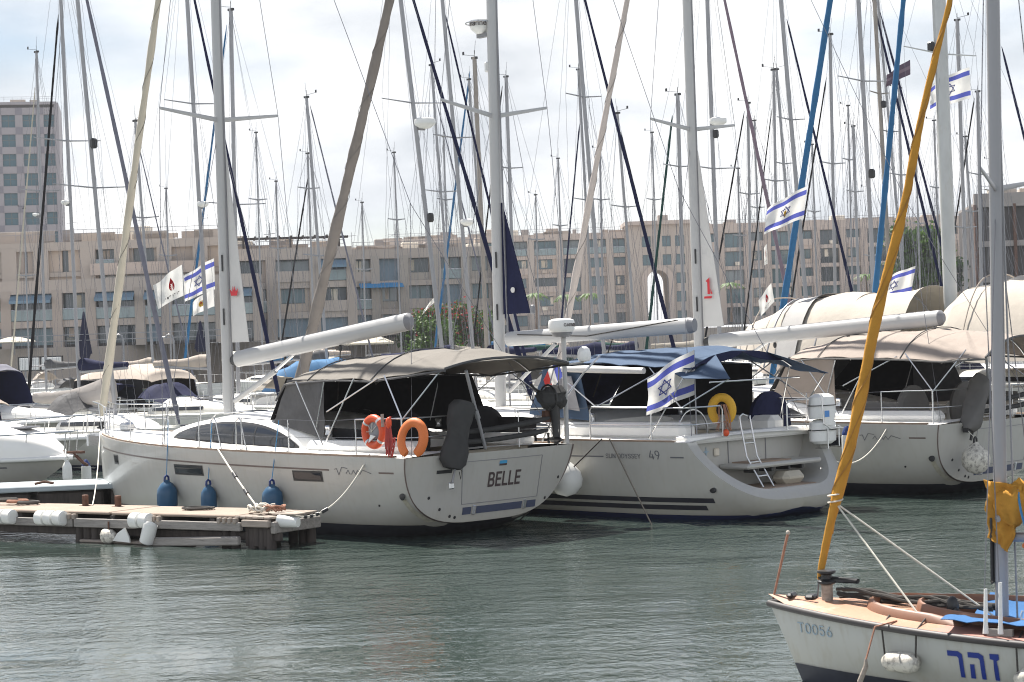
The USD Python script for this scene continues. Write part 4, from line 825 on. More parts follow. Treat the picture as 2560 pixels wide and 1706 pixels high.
        part(B, 'wheel_cover', MB().tube([[.98, s * 1.0 - .72, 1.6], [1.02, s * 1.0 - .72, 1.6], [1.1, s * 1.0 - .72, 1.6], [1.14, s * 1.0 - .72, 1.6]], [.52, .62, .62, .52], 28), 'canvas_navy', 40) if s < 0 else part(B, 'steering_wheel', MB().tube([[1.05, .6 + .42 * math.cos(q), 1.55 + .42 * math.sin(q)] for q in np.linspace(0, 2 * PI, 24)], .02, 6), 'stainless')
    part(B, 'sprayhood_front', quad_sheet([4.2, 1.25, 2.85], [4.2, -1.25, 2.85], [4.85, -1.15, 2.0], [4.85, 1.15, 2.0], 8, 6, .008, .12), 'canvas_navy', True)
    part(B, 'screen', quad_sheet([4.25, -1.24, 2.86], [1.3, -1.52, 2.76], [1.3, -1.5, 1.75], [4.95, -1.12, 1.75], 6, 4, .006, .02), 'canvas_black', True)
    part(B, 'cross_bar', MB().tube([[.0, 1.3, 2.5], [.0, -1.35, 2.5]], .016, 6), 'stainless')
    return B, H
middle, HS = middle_yacht()
t = horseshoe('horseshoe_lifebuoy', 'yellow horseshoe lifebuoy with tangled brown cord on the stern of the blue-topped yacht', FS.w((.1, .86, 1.98)), 'foam_yellow', (0, 0, 1), (.97, -.22, 0), .205, .082)
for q in range(14):
    rg = np.random.default_rng(40 + q);  a_ = (rg.random() - .5) * .3; part(t, 'cord', MB().tube([[a_ * .5, -.1, .1], [a_ * .8 + .03, -.12, -.1 - .1 * rg.random()], [a_ + .05 * rg.random(), -.12, -.38], [a_ * .4, -.1, -.2]], .008, 4), 'rope_brown')
part(t, 'rescue_light', MB().ball((.05, -.12, -.42), (.06, .06, .07), 10, 8), 'foam_red')
t = thing('life_raft', 'white plastic life-raft canister strapped to the starboard stern rail of the blue-topped yacht', 'life raft', FS.w((-.2, -1.75, 1.2)), RZ)
cn = MB()
for z0, z1 in ((0, .47), (.49, .96)): cn.tube([[0, 0, z0], [0, 0, z0 + .06], [0, 0, (z0 + z1) / 2], [0, 0, z1 - .06], [0, 0, z1]], [.12, .19, .2, .19, .12] if z0 == 0 else [.19, .2, .2, .18, .1], 20, ry=[.22, .34, .35, .34, .22] if z0 == 0 else [.34, .35, .35, .32, .2])
part(t, 'canister', cn, 'plastic_white', 40)
for z in (.27, .74): part(t, 'strap', MB().tube([[.205 * math.cos(q), .36 * math.sin(q), z] for q in np.linspace(0, 2 * PI, 24)], .012, 4), 'plastic_black')
part(t, 'label_sheet', MB().grid([[[-.207 + .03 * (y / .2) ** 2, y, z] for z in (.36, .52, .66)] for y in np.linspace(.18, -.1, 6)], .004), 'flag_white', False); part(t, 'label_sheet', MB().grid([[[-.213 + .03 * (y / .2) ** 2, y, z] for z in (.52, .64)] for y in np.linspace(.17, .05, 4)], .004), 'flag_light_blue', False)
part(t, 'cradle', MB().tube([[-.23, .3, .95], [-.26, .3, .4], [-.26, .1, .3], [-.26, -.3, .3], [-.1, -.36, .32]], .014, 6).tube([[-.2, .1, .3], [-.2, .1, -.08], [.1, .1, -.08]], .014, 6).tube([[-.2, -.25, .3], [-.2, -.25, -.05], [.1, -.25, -.08]], .014, 6), 'stainless')
solo('stern_cushion', MB().rbox(FS.w((-.35, -.45, .66)), (.62, .42, .24), .1, RZ + PI / 2), 'canvas_cream', 'pale yellow bag lying on the swim platform of the blue-topped yacht', 'bag')
p0 = FS.w((.3, 1.36, 0)); flag('stern_flag', 'large blue and white flag with a star on the stern of the blue-topped yacht', 'israel', p0 + [0, 0, 3.10], (-.90, -.1, -.32), (.0, .0, -.82), p0 + [0, 0, 1.55], ripple=.06, seed=1.2, star_at=.62)
p1 = at(1372, 925, 38.6); flag('tricolour_flag', 'small blue, white and red flag drooping behind the radar pole', 'tricolour', at(1392, 892, 38.6), (-.28, 0, -.34), (.1, 0, -.38), at(1375, 960, 38.6), ripple=.02)
# ------------------------------------------------------------------ the small open sailing boat in front on the right
def dinghy():
    phi = math.radians(62); u = np.array([-math.sin(phi), math.cos(phi), 0]); v = np.array([-math.cos(phi), -math.sin(phi), 0])
    bow = np.array([2.41, 19.5, 0]); L = 6.3; T = bow - u * L; rz = PI / 2 + phi
    W = lambda p: T + u * p[0] + v * p[1] + np.array([0, 0, p[2]])
    A = np.stack([u, v, [0, 0, 1.]])
    def on(x, y, ax, val):
        o, r = A @ (np.array([0, 0, EYE]) - T), A @ ray(x, y); return o + r * ((val - o[ax]) / r[ax])
    H = Hull(L, .85, 1.16, .56, .77, zkT=.1, zkM=-.25, raked=-.1, stem=.42, s0=.5, pw=2.0, full=.6, q=1.1)
    B = thing('small_sailboat', 'small open sailing boat with a peach deck and mustard rolled sail, nearest the camera', 'sailboat', T, rz)
    part(B, 'hull', H.shell(40, 14), 'hull_dinghy', 40); part(B, 'transom', H.transom(), 'hull_dinghy', 40)
    cx, ca, cb = 2.72, 2.02, .76      # cockpit oval
    P = []
    for t in np.linspace(0, 2 * PI, 65):
        c, s = math.cos(t), math.sin(t); ex = cx + ca * math.copysign(abs(c) ** .8, c); ey = cb * math.copysign(abs(s) ** .75, s); P.append((ex, ey))
    zd = lambda x, y: H.deck_z(x) + .06 * (1 - min(1, (y / max(H.deck_y(x), .05)) ** 2))
    # deck as a ring from the sheer to the cockpit edge, foredeck peach, side decks pink
    def outer(t):
        c, s = math.cos(t), math.sin(t); x = np.clip(cx + .2 + 3.3 * c * (1 if c < 0 else .94), .0, L - .02); return x, math.copysign(H.deck_y(x), s) if abs(s) > 1e-6 else 0
    ring = []
    N = 97
    for i, t in enumerate(np.linspace(0, 2 * PI, N)):
        c, s = math.cos(t), math.sin(t); ex = cx + ca * math.copysign(abs(c) ** .8, c); ey = cb * math.copysign(abs(s) ** .75, s)
        d = np.array([ex - cx, ey]); d = d / np.linalg.norm(d); lo, hi = 0, 5.0
        for _ in range(30):
            m_ = (lo + hi) / 2; q = np.array([cx, 0]) + d * m_
            if 0 <= q[0] <= L and abs(q[1]) <= H.deck_y(q[0]): lo = m_
            else: hi = m_
        q = np.array([cx, 0]) + d * lo; ring.append([[q[0] + (ex - q[0]) * k, q[1] + (ey - q[1]) * k, zd(q[0] + (ex - q[0]) * k, q[1] + (ey - q[1]) * k)] for k in np.linspace(0, 1, 8)])
    ring = np.array(ring); fore = [i for i in range(N - 1)]
    mf, ms = MB(), MB()
    for i in range(N - 1):
        for j in range(7):
            blk = ring[i:i + 2, j:j + 2][:, ::-1]; (mf if blk[..., 0].mean() > 4.35 else ms).grid(blk)
    part(B, 'foredeck', mf, 'peach_deck', 30); part(B, 'side_deck', ms, 'pink_deck', 30)
    # raised bulwark round the cockpit, and the curved breakwater before it
    def wallring(rows, a0, a1, ax, bx, h, w, off=0, k=40):
        Q = []
        for t in np.linspace(a0, a1, k):
            c, s = math.cos(t), math.sin(t); x = cx + off + (ca + ax) * math.copysign(abs(c) ** .8, c); y = (cb + bx) * math.copysign(abs(s) ** .75, s); z = zd(x, y); hh = h * min(1, (1.0 - abs((t - (a0 + a1) / 2) / ((a1 - a0) / 2)) ** 6) * 1.2 + .12)
            n = np.array([c, s]); Q.append([[x + n[0] * w, y + n[1] * w, z], [x + n[0] * w * .6, y + n[1] * w * .6, z + hh], [x, y, z + hh + .01], [x - n[0] * w * .4, y - n[1] * w * .4, z + hh - .02], [x - n[0] * w * .4, y - n[1] * w * .4, z - .3]])
        return MB().grid(np.array(Q)[:, ::-1])
    part(B, 'coaming', wallring(0, -2.2, 2.2, 0, 0, .085, .05), 'coaming', 40)
    part(B, 'breakwater', wallring(0, -1.05, 1.05, .46, .04, .065, .07, 0, 34), 'coaming', 40)
    part(B, 'cockpit', MB().grid([[[cx + (x - cx) * f, y * f, z] for x, y in P] for f, z in ((.99, .6), (.93, .2), (.01, .16))]), 'maroon', 40)
    for x in (2.2, 3.6): part(B, 'thwart', MB().rbox((x, 0, .42), (.28, 1.4, .05), .02), 'wood_board')
    for s in (1, -1):
        part(B, 'rub_rail', MB().tube([[H.sheer(t)[0], s * (H.b(t) + .01), float(H.zs(t)) - .03] for t in np.linspace(0, .998, 40)], .034, 8), 'rubber', 60)
        part(B, 'painted_bottom', H.bottom(lambda t: .15 + .03 * t), 'antifoul', 40) if s > 0 else None
    # Hebrew name, drawn stroke by stroke (reads right to left)
    k = .245
    resh = unary_union([Polygon([(0, 1), (.52, 1), (.7, .9), (.72, .7), (.72, 0), (.52, 0), (.52, .74), (.46, .8), (0, .8)])])
    he = unary_union([Polygon([(0, 1), (.52, 1), (.72, .9), (.74, .7), (.74, 0), (.54, 0), (.54, .74), (.47, .8), (0, .8)]), Polygon([(.06, .55), (.26, .55), (.24, 0), (.02, 0)])])
    zayin = Polygon([(.0, 1), (.42, 1), (.42, .8), (.30, .74), (.34, .45), (.34, 0), (.14, 0), (.14, .45), (.16, .78), (0, .8)])
    from shapely import affinity
    word = unary_union([affinity.translate(resh, 0), affinity.translate(he, .98), affinity.translate(zayin, 2.0)]); word = affinity.scale(word, k * .82, k, origin=(0, 0))
    def put(shape, x0, z0, mt, nm, slant=0):
        mb = MB().poly(shape.segmentize(.03), .003); tt = trimesh.Trimesh(np.vstack(mb.v), np.vstack(mb.f)); part(B, nm, hull_text(H, '', 0, x0, z0, shape=tt, slant=slant), mt, False)
    q = on(2357, 1650, 1, 1.12); put(word, q[0], .27, 'letter_blue', 'name_lettering')
    part(B, 'number_lettering', hull_text(H, 'T0056', .10, L - .36, .5), 'letter_pale_blue', False)
    # mast, spreaders, rig
    xm = 4.02; mz = 9.0; f = lambda z: np.array([xm - .02 * (z - .6), 0, z])
    m = part(B, 'mast', MB().tube([f(.3), f(mz)], .062, 16, ry=.052), 'alloy', 60); part(m, 'mast_groove', MB().box(f(4.6) - [.063, 0, 0], (.014, .02, 8.4)), 'plastic_grey', False)
    for s in (1, -1):
        part(B, 'spreader', MB().tube([f(4.62), [xm - .22, s * 1.05, 4.74]], [.03, .02], 8, ry=[.016, .012]), 'alloy', 60)
        g = np.array([xm - .25, s * (H.deck_y(xm) - .05), H.deck_z(xm)]); tip = np.array([xm - .22, s * 1.05, 4.74])
        for k_, dx in enumerate((.0, .13)):
            b = g + [dx, 0, 0]; part(B, 'turnbuckle_cover', MB().tube([b + [0, 0, .02], b + [-.0, 0, .1], b + [-.01, 0, .47 - .06 * k_]], [.03, .02, .015], 8), 'plastic_white', 60)
            part(B, 'shroud', line([b + [0, 0, .4], tip if k_ == 0 else f(4.5)], .005), 'wire')
        part(B, 'shroud', line([tip, f(mz)], .005), 'wire')
    h0, h1 = on(2048, 1449, 1, 0), on(2372, 0, 1, 0); h2 = h0 + (h1 - h0) * 1.35; kk = np.linspace(0, 1, 90); pts = h0 + (h2 - h0) * kk[:, None]; pts[:, 0] += .012 * np.sin(kk * 23)
    rr = np.interp(kk, [0, .01, .05, .12, .3, .45, .74, 1], [.018, .028, .036, .052, .05, .041, .022, .013]) * (1 + .08 * np.sin(kk * 60) + .10 * np.random.default_rng(4).random(90))
    part(B, 'furled_headsail', MB().tube(pts, rr, 14), 'canvas_mustard', 60, 'mustard yellow rolled sail'); 
    kw = np.linspace(.06, .8, 260); cw_ = h0 + (h2 - h0) * kw[:, None]; cw_[:, 0] += .012 * np.sin(kw * 23); rw = np.interp(kk, kk, rr); rw = np.interp(kw, kk, rr) * 1.0; aw = kw * 2 * PI * 9
    part(B, 'furl_edge', MB().tube(cw_ + np.stack([np.cos(aw) * rw, np.sin(aw) * rw, 0 * aw], 1), .009, 5), 'canvas_ochre'); part(B, 'furl_edge', MB().tube(cw_ + np.stack([np.cos(aw * .55 + 2) * rw, np.sin(aw * .55 + 2) * rw, 0 * aw], 1), .006, 5), 'canvas_ochre')
    part(B, 'furl_tie', MB().tube([pts[9] + [.07 * math.cos(a), .07 * math.sin(a), .01 * a] for a in np.linspace(0, 9, 20)], .008, 5), 'rope_white')
    part(B, 'forestay', line([h0 + [.0, 0, .02], [h0[0] + .03, 0, H.deck_z(5.4) + .05]], .008), 'wire')
    k_ = np.linspace(0, 1, 90); cov = MB().tube(np.stack([xm - .0 - 2.3 * k_, 0 * k_ + .03 * np.sin(k_ * 30), 1.68 + .05 * np.sin(k_ * 17)], 1), np.interp(k_, [0, .04, .2, .5, 1], [.10, .19, .21, .17, .12]) * (1 + .06 * np.sin(k_ * 40)), 48, ry=np.interp(k_, [0, .04, .2, .5, 1], [.07, .11, .15, .13, .09])); nz = meshkit.fbm(cov.v[0] * [9, 9, 5], 4)[:, None] - .5; cov.v[0] = cov.v[0] + ((meshkit.fbm(cov.v[0] * [38, 5, 5], 3)[:, None] - .5) * .22 + nz * .16) * ((cov.v[0] - [0, 0, 1.68]) * [0, 1, 1]) / .25; part(B, 'sail_cover', cov, 'canvas_mustard', 50, 'bunched mustard sail on the boom'); part(B, 'sail_cover', quad_sheet([xm + .1, .08, 1.95], [xm - .25, .14, 1.9], [xm - .12, .12, 1.3], [xm + .09, .09, 1.42], 16, 20, .01, .05, .10, 3), 'canvas_mustard', True)
    for q_ in (.25, .6, 1.1): part(B, 'lashing', MB().tube([[xm - q_ + .04 * math.sin(a), .17 * math.cos(a), 1.68 + .225 * math.sin(a)] for a in np.linspace(0, 2 * PI, 20)], .011, 5), 'rope_blue' if q_ < 1 else 'rope_dark')
    part(B, 'boom', MB().tube([[xm - .1, 0, 1.42], [xm - 3.4, 0, 1.48]], .045, 10), 'alloy'); part(B, 'sail_bundle', MB().rbox((xm - .5, .12, 1.36), (.5, .2, .12), .05), 'foam_orange')
    for q_ in range(5): part(B, 'halyard_coil', MB().tube([f(1.5) + [.07, .03 * q_ - .05, .1], f(1.2) + [.09, .02 * q_ - .06, -.05 * q_], f(1.0) + [.07, .03 * q_ - .05, 0]], .012, 5), 'rope_dark')
    for x_, y_ in ((2312, 1558), (2485, 1541)): 
        e = on(x_, y_, 2, H.deck_z(4) + .04); part(B, 'sheet', line([pts[9], e], .009), 'rope_white')
    # foredeck gear
    bx = L - .62; zb = H.deck_z(bx) + .05
    part(B, 'bollard', MB().tube([[bx, .05, zb], [bx, .05, zb + .16]], .055, 12), 'wood_board', 40); part(B, 'furling_drum', MB().lathe([(.05, 0), (.09, .02), (.09, .04), (.05, .06), (.05, .1), (.09, .12), (.09, .14), (.001, .15)], 14, (bx, .05, zb + .15)), 'plastic_black', 40)
    part(B, 'drum_arm', MB().tube([[bx, .05, zb + .2], [bx - .3, .02, zb + .19], [h0[0], 0, h0[2] + .02]], .025, 8), 'plastic_black')
    for q_ in range(7):
        rg = np.random.default_rng(60 + q_); y0 = (rg.random() - .5) * .16; part(B, 'deck_rope', MB().tube([[bx - .1 - 1.5 * s_, y0 + .05 * math.sin(s_ * 9 + q_), H.deck_z(bx - s_) + .08 + .03 * q_ * (1 - s_) * .5 + .02 * math.sin(s_ * 14 + q_)] for s_ in np.linspace(0, 1, 16)], .018, 6), 'rope_dark')
    for x_, w_ in ((L - .25, .07), (L - .45, .1)): part(B, 'deck_cleat', MB().rbox((x_, .02, H.deck_z(x_) + .07), (w_, .16, .05), .02), 'plastic_black')
    part(B, 'oarlock', MB().tube([[3.55 + .09 * math.cos(a), .82 + .0 * a, H.deck_z(3.5) + .16 + .1 * math.sin(a)] for a in np.linspace(PI * .8, PI * 2.2, 14)], .012, 6).tube([[3.55, .82, H.deck_z(3.5) + .06], [3.55, .82, H.deck_z(3.5)]], .02, 6), 'stainless')
    part(B, 'block', MB().ball((4.35, .45, H.deck_z(4.3) + .16), (.06, .05, .09), 10, 8).ball((4.3, .5, H.deck_z(4.3) + .1), (.04, .04, .05), 8, 6), 'plastic_black'); part(B, 'deck_plate', MB().box((3.78, 1.0, H.deck_z(3.8) + .04), (.22, .06, .06)), 'wood_grey')
    Q = np.array([[[x, y, H.deck_z(x) + .14 - .14 * max(0, 1 - (y / .8) ** 2)] for y in np.linspace(1.0, -.7, 12)] for x in np.linspace(4.3, 2.4, 18)]); Q[..., 2] += (meshkit.fbm(Q * 4 + 3, 3) - .45) * .16; Q[..., 1] += (meshkit.fbm(Q * 3 + 9, 2) - .5) * .14
    tp = thing('tarpaulin', 'crumpled bright blue tarpaulin spread over the cockpit at the mast foot', 'tarpaulin', T, rz); part(tp, 'sheet', MB().grid(Q[::-1], .006), 'thin_tarp', 50)
    def side_fender(x, z, lab, mtl):
        c = np.array([x, H.y(x, z) + .10, z]); t = thing('boat_fender', lab, 'fender', W(c), rz, 'fenders of the small sailing boat'); dx = (H.y(x - .1, z) - H.y(x + .1, z)) / -.2
        d = np.array([1, dx, -.02]); d /= np.linalg.norm(d); kx = np.array([-.2, -.19, -.17, -.12, .0, .12, .17, .2, .21])
        part(t, 'body', MB().tube(kx[:, None] * d, [.01, .04, .075, .092, .095, .09, .06, .03, .01], 18), mtl, 60); part(t, 'eyelet', MB().tube([d * -.185 + [0, .04 * math.cos(a), .04 * math.sin(a)] for a in np.linspace(0, 2 * PI, 10)], .012, 6), mtl)
        for s_ in (-.17, .17): part(t, 'lanyard', line([d * s_, [s_ * 1.05, H.deck_y(x + s_) - c[1] + .02, H.deck_z(x) - z - .02], [s_ * 1.1, H.deck_y(x + s_) - c[1] - .25, H.deck_z(x) - z + .05]], .009), 'rope_dark')
    side_fender(on(2235, 1632, 1, 1.05)[0], .37, 'grimy white fender slung sideways below the gunwale, left of the blue letters', 'fender_dirty')
    side_fender(on(2558, 1660, 1, 1.25)[0] - .1, .33, 'grimy white fender slung below the gunwale at the picture edge, right of the blue letters', 'fender_dirty')
    t = thing('bow_pole', 'thin reddish wooden pole standing at the bow of the small sailing boat', 'pole', W((L - .05, 0, .78)), rz); part(t, 'stick', MB().tube([[0, 0, 0], on(1970, 1332, 1, 0) - [L - .05, 0, .78]], [.011, .014], 7), 'rope_brown'); part(t, 'tip', MB().ball(on(1970, 1332, 1, 0) - [L - .05, 0, .78], .022, 8, 6), 'wood_pale')
    e0 = on(2190, 1572, 2, H.deck_z(4.6)); t = thing('handled_rope', 'rope with a worn wooden handle trailing down beside the hull of the small sailing boat', 'rope', W(e0), rz)
    e1 = on(2165, 1665, 1, e0[1] + .15) - e0; e2 = on(2150, 1704, 1, e0[1] + .16) - e0; part(t, 'cord', line([[-.1, -.3, .03], [0, .03, .02], e1 + [0, 0, .05]], .009), 'rope_brown'); part(t, 'handle', MB().tube([e1 + [0, 0, .06], e1, e2, e2 + [0, 0, -.03]], [.012, .022, .026, .02], 8), 'wood_board')
    return B
boat = dinghy()

# ------------------------------------------------------------------ finger pontoon in front of BELLE, its timbers, rollers and piles
PE, PD = FB.w((1.4, 3.5, 0)), None
pd = (UX * 6.85 + VX * 1.5); PL = np.linalg.norm(pd); pd /= PL; pn = np.array([pd[1], -pd[0], 0]); pn = pn if pn @ VX > 0 else -pn    # along the pontoon, and towards the camera side
PRZ = math.atan2(pd[1], pd[0]); sgn = 1 if np.cross(pd, pn)[2] > 0 else -1
PO = FB.w((1.27, 3.1, 0))
pont = thing('finger_pontoon', 'weathered wooden finger pontoon on piles with a brown deck mat, at the bow end of the water', 'pontoon', PO, PRZ)
pont.SetCustomDataByKey('label', 'weathered wooden finger pontoon on piles with a brown deck mat beside BELLE')
Wd = 1.25; fy = sgn * Wd / 2     # front edge faces the camera
for k_ in range(4): part(pont, 'deck_mat', MB().rbox((1.22 + 3.0 * k_ + 1.4, 0, .535 + .004 * (k_ % 2)), (2.96, Wd + .04, .05), .015), 'deck_mat')
rg = np.random.default_rng(2)
x = .38
while x < 1.1:
    w_ = .13 + .02 * rg.random(); part(pont, 'plank', MB().rbox((x + w_ / 2, 0, .52 + .01 * rg.random()), (w_ - .012, Wd + .05 * rg.random(), .04), .006), 'wood_board'); x += w_
for xa, xb, z, h_, m_ in ((1.0, 3.4, .37, .15, 'wood_grey'), (3.44, 5.0, .36, .16, 'wood_grey'), (5.04, 7.4, .355, .15, 'wood_grey'), (7.45, 10.6, .36, .15, 'wood_grey'), (10.65, 14, .36, .15, 'wood_grey')):
    part(pont, 'side_timber', MB().rbox(((xa + xb) / 2, fy + sgn * .03, z), (xb - xa, .09, h_), .012), m_)
    part(pont, 'side_timber', MB().rbox(((xa + xb) / 2, -fy, z), (xb - xa, .09, h_), .012), m_)
part(pont, 'low_timber', MB().rbox((7, fy - sgn * .12, .2), (13.5, .1, .14), .012), 'wood_dark')
t_ = MB().rbox((0, 0, 0), (2.1, .1, .15), .02); t_.xf(lambda v: v @ np.array([[math.cos(.035), 0, -math.sin(.035)], [0, 1, 0], [math.sin(.035), 0, math.cos(.035)]]) + [2.05, fy + sgn * .09, .10]); part(pont, 'hanging_timber', t_, 'wood_grey')
t_ = MB().rbox((0, 0, 0), (2.6, .3, .05), .015); t_.xf(lambda v: v + [3.6, fy - sgn * .1, .03]); part(pont, 'hanging_timber', t_, 'wood_board')
part(pont, 'end_boarding', MB().rbox((.68, fy - sgn * .06, .22), (.6, .06, .38), .01), 'wood_dark'); part(pont, 'side_timber', MB().rbox((.68, fy + sgn * .02, .43), (.6, .09, .12), .012), 'wood_board'); part(pont, 'end_timber', MB().rbox((.34, 0, .36), (.1, Wd, .2), .015), 'wood_grey'); part(pont, 'corner_bumper', MB().tube([[.36, fy * .7, .46], [.0, fy * .55, .44]], [.11, .09], 12), 'fender_white', 60)
part(pont, 'corner_board', MB().rbox((.25, fy * .45, .575), (.55, .25, .03), .01), 'wood_board')
for xq in (.45, .62, .85, 1.25, 1.45, 4.6, 4.8, 5.0, 9.5, 9.8):
    for s_ in (1, -1): part(pont, 'pile', MB().tube([[xq, s_ * fy * .85, .33], [xq + .02, s_ * fy * .85, -.8]], [.085, .10], 10), 'wood_dark', 50)
for xq in np.arange(.5, 13, 1.2): part(pont, 'cross_beam', MB().rbox((xq, 0, .42), (.12, Wd, .16), .01), 'wood_dark')
for xq in (2.9, 5.0, 1.12): 
    for q_ in range(4): part(pont, 'chafe_slat', MB().rbox((xq + .12 * q_, fy + sgn * .035, .47), (.07, .12, .1), .012), 'wood_board')
for xq in (4.9, 5.75, 8.5): part(pont, 'mooring_post', MB().rbox((xq, -fy * .55, .66), (.1, .1, .22), .015).box((xq, -fy * .55, .56), (.2, .14, .02)), 'rust_iron')
for nx, (xq, nn) in enumerate(((3.13, 2), (5.27, 3), (6.6, 2))):
    for q_ in range(nn): part(pont, 'roller', MB().tube([[xq + .235 * q_ - .105, fy + sgn * .14, .44], [xq + .235 * q_ - .09, fy + sgn * .14, .44], [xq + .235 * q_ + .09, fy + sgn * .14, .44], [xq + .235 * q_ + .105, fy + sgn * .14, .44]], [.10, .135, .135, .10], 16), 'fender_white', 40)
part(pont, 'hanging_roller', MB().tube([[2.98, fy + sgn * .17, .40], [2.98, fy + sgn * .18, .38], [3.1, fy + sgn * .17, .07], [3.11, fy + sgn * .17, .05]], [.10, .13, .13, .1], 16), 'fender_white', 40)
part(pont, 'torn_float', MB().tube([[3.95, fy + sgn * .06, .12], [4.05, fy + sgn * .08, .13], [4.2, fy + sgn * .06, .14], [4.28, fy + sgn * .05, .12]], [.06, .13, .14, .06], 12), 'fender_dirty', 50); part(pont, 'torn_float', MB().poly([(0, 0), (.42, .02), (.3, .16), (.12, .26), (.02, .1)], .03, np.array([[1, 0, 0], [0, 0, 1], [0, sgn, 0]]).T, (3.55, fy + sgn * .1, .04)), 'fender_white', False)
part(pont, 'hanging_chain', line([[4.1, fy + sgn * .09, .4], [4.09, fy + sgn * .1, .02]], .015), 'rust_iron')
pw_ = lambda p: PO + pd * p[0] + np.cross([0, 0, 1], pd) * p[1] + np.array([0, 0, p[2]])
rh = thing('rope_pile', 'tangled heap of pale mooring rope on the end of the wooden pontoon', 'rope', pw_((.85, 0, .55)), PRZ)
for q_ in range(9):
    rg = np.random.default_rng(90 + q_); a = np.linspace(0, 2 * PI * 1.6, 22); part(rh, 'coil', MB().tube(np.stack([(.1 + .12 * rg.random()) * np.cos(a) + (q_ % 3 - 1) * .2, (.08 + .08 * rg.random()) * np.sin(a) + .12 * (rg.random() - .5) + fy * .3, .03 + .05 * rg.random() + .1 * np.abs(np.sin(a * 1.3 + q_))], 1), .017, 6), 'rope_white' if q_ % 3 else 'rope_brown')
rh = thing('black_rope_coil', 'flat coil of black rope lying on the pontoon deck before the blue fenders', 'rope', pw_((2.7, -fy * .2, .565)), PRZ)
for q_ in range(4): a = np.linspace(0, 2 * PI, 20); part(rh, 'coil', MB().tube(np.stack([(.12 + .035 * q_) * np.cos(a) * 1.5, (.12 + .03 * q_) * np.sin(a), .02 + .012 * (q_ % 2) + 0 * a], 1), .016, 6), 'rope_dark')
rh = thing('hose_coil', 'brown coiled hose and bent iron lying at the far end of the pontoon', 'rope', pw_((7.2, -fy * .4, .565)), PRZ)
for q_ in range(3): a = np.linspace(0, 2 * PI, 18); part(rh, 'coil', MB().tube(np.stack([.25 * np.cos(a) + .3 * q_, .13 * np.sin(a), .05 + .02 * q_ + 0 * a], 1), .035, 7), 'rope_brown' if q_ % 2 else 'rope_dark')
# mooring lines
def mooring(name, lab, pts, r, mt, wraps=None):
    pts = np.array(pts, float); t = thing(name, lab, 'mooring line', pts[0]); part(t, 'line', MB().tube(pts - pts[0], r, 7), mt, 60)
    if wraps:
        P = pts - pts[0]
        for w0, w1 in wraps:
            i0, i1 = int(w0 * (len(P) - 1)), max(int(w1 * (len(P) - 1)), int(w0 * (len(P) - 1)) + 1); part(t, 'snubber', MB().tube(P[i0:i1 + 1], r * 2.1, 8), 'plastic_black', 60)
    return t
mooring('mooring_line', 'mooring line with black snubber from the stern of BELLE to the pontoon end', sagline(FB.w((1.0, 1.98, 1.5)), pw_((.35, fy * .4, .58)), .42, 30), .016, 'rope_white', ((.55, .62), (.64, .68), (.7, .74), (.76, .8)))
mooring('mooring_line', 'white mooring line with black grips from midships of BELLE down to the pontoon', sagline(FB.w((5.3, 2.12, 1.55)), pw_((1.1, fy * .1, .6)), .03, 16), .017, 'rope_white', ((.46, .5), (.72, .77)))
mooring('mooring_line', 'slack mooring line from the bow of BELLE to the far end of the pontoon', sagline(FB.w((12.3, .25, 1.68)), pw_((5.6, -fy * .6, .57)), .22, 16), .013, 'rope_white')
mooring('crossed_line', 'dark line slanting left into the water from the side of the blue-topped yacht', [FS.w((1.9, 2.2, 1.5)), FS.w((3.4, 3.1, -.1))], .014, 'rope_dark'); mooring('crossed_line', 'dark line slanting right into the water from the side of the blue-topped yacht', [FS.w((1.7, 2.2, 1.5)), FS.w((.3, 2.6, -.1))], .014, 'rope_dark')
mooring('mooring_line', 'grey line looping from the beige-topped yacht towards the blue-topped yacht', sagline(FV.w((1.2, 2.0, 1.45)), FS.w((.0, -2.0, 1.0)), .45, 18), .014, 'rope_white')
# main walkway at the left
wk = thing('walkway_pontoon', 'grey floating walkway behind the wooden pontoon at the left edge', 'pontoon', at(110, 1228, 43.5) * [1, 1, 0], math.radians(6))
part(wk, 'deck_slab', MB().rbox((0, 0, .58), (9.5, 1.8, .12), .02), 'dock_grey')
for q_ in range(6): part(wk, 'float', MB().rbox((-4 + 1.55 * q_, 0, .18), (1.4, 1.6, .66), .05), 'wood_dark')
for q_ in range(3): part(wk, 'cleat', MB().tube([[-2.5 + 2.4 * q_, -.7, .68], [-2.3 + 2.4 * q_, -.7, .72], [-2.1 + 2.4 * q_, -.7, .68]], .03, 8), 'rust_iron')
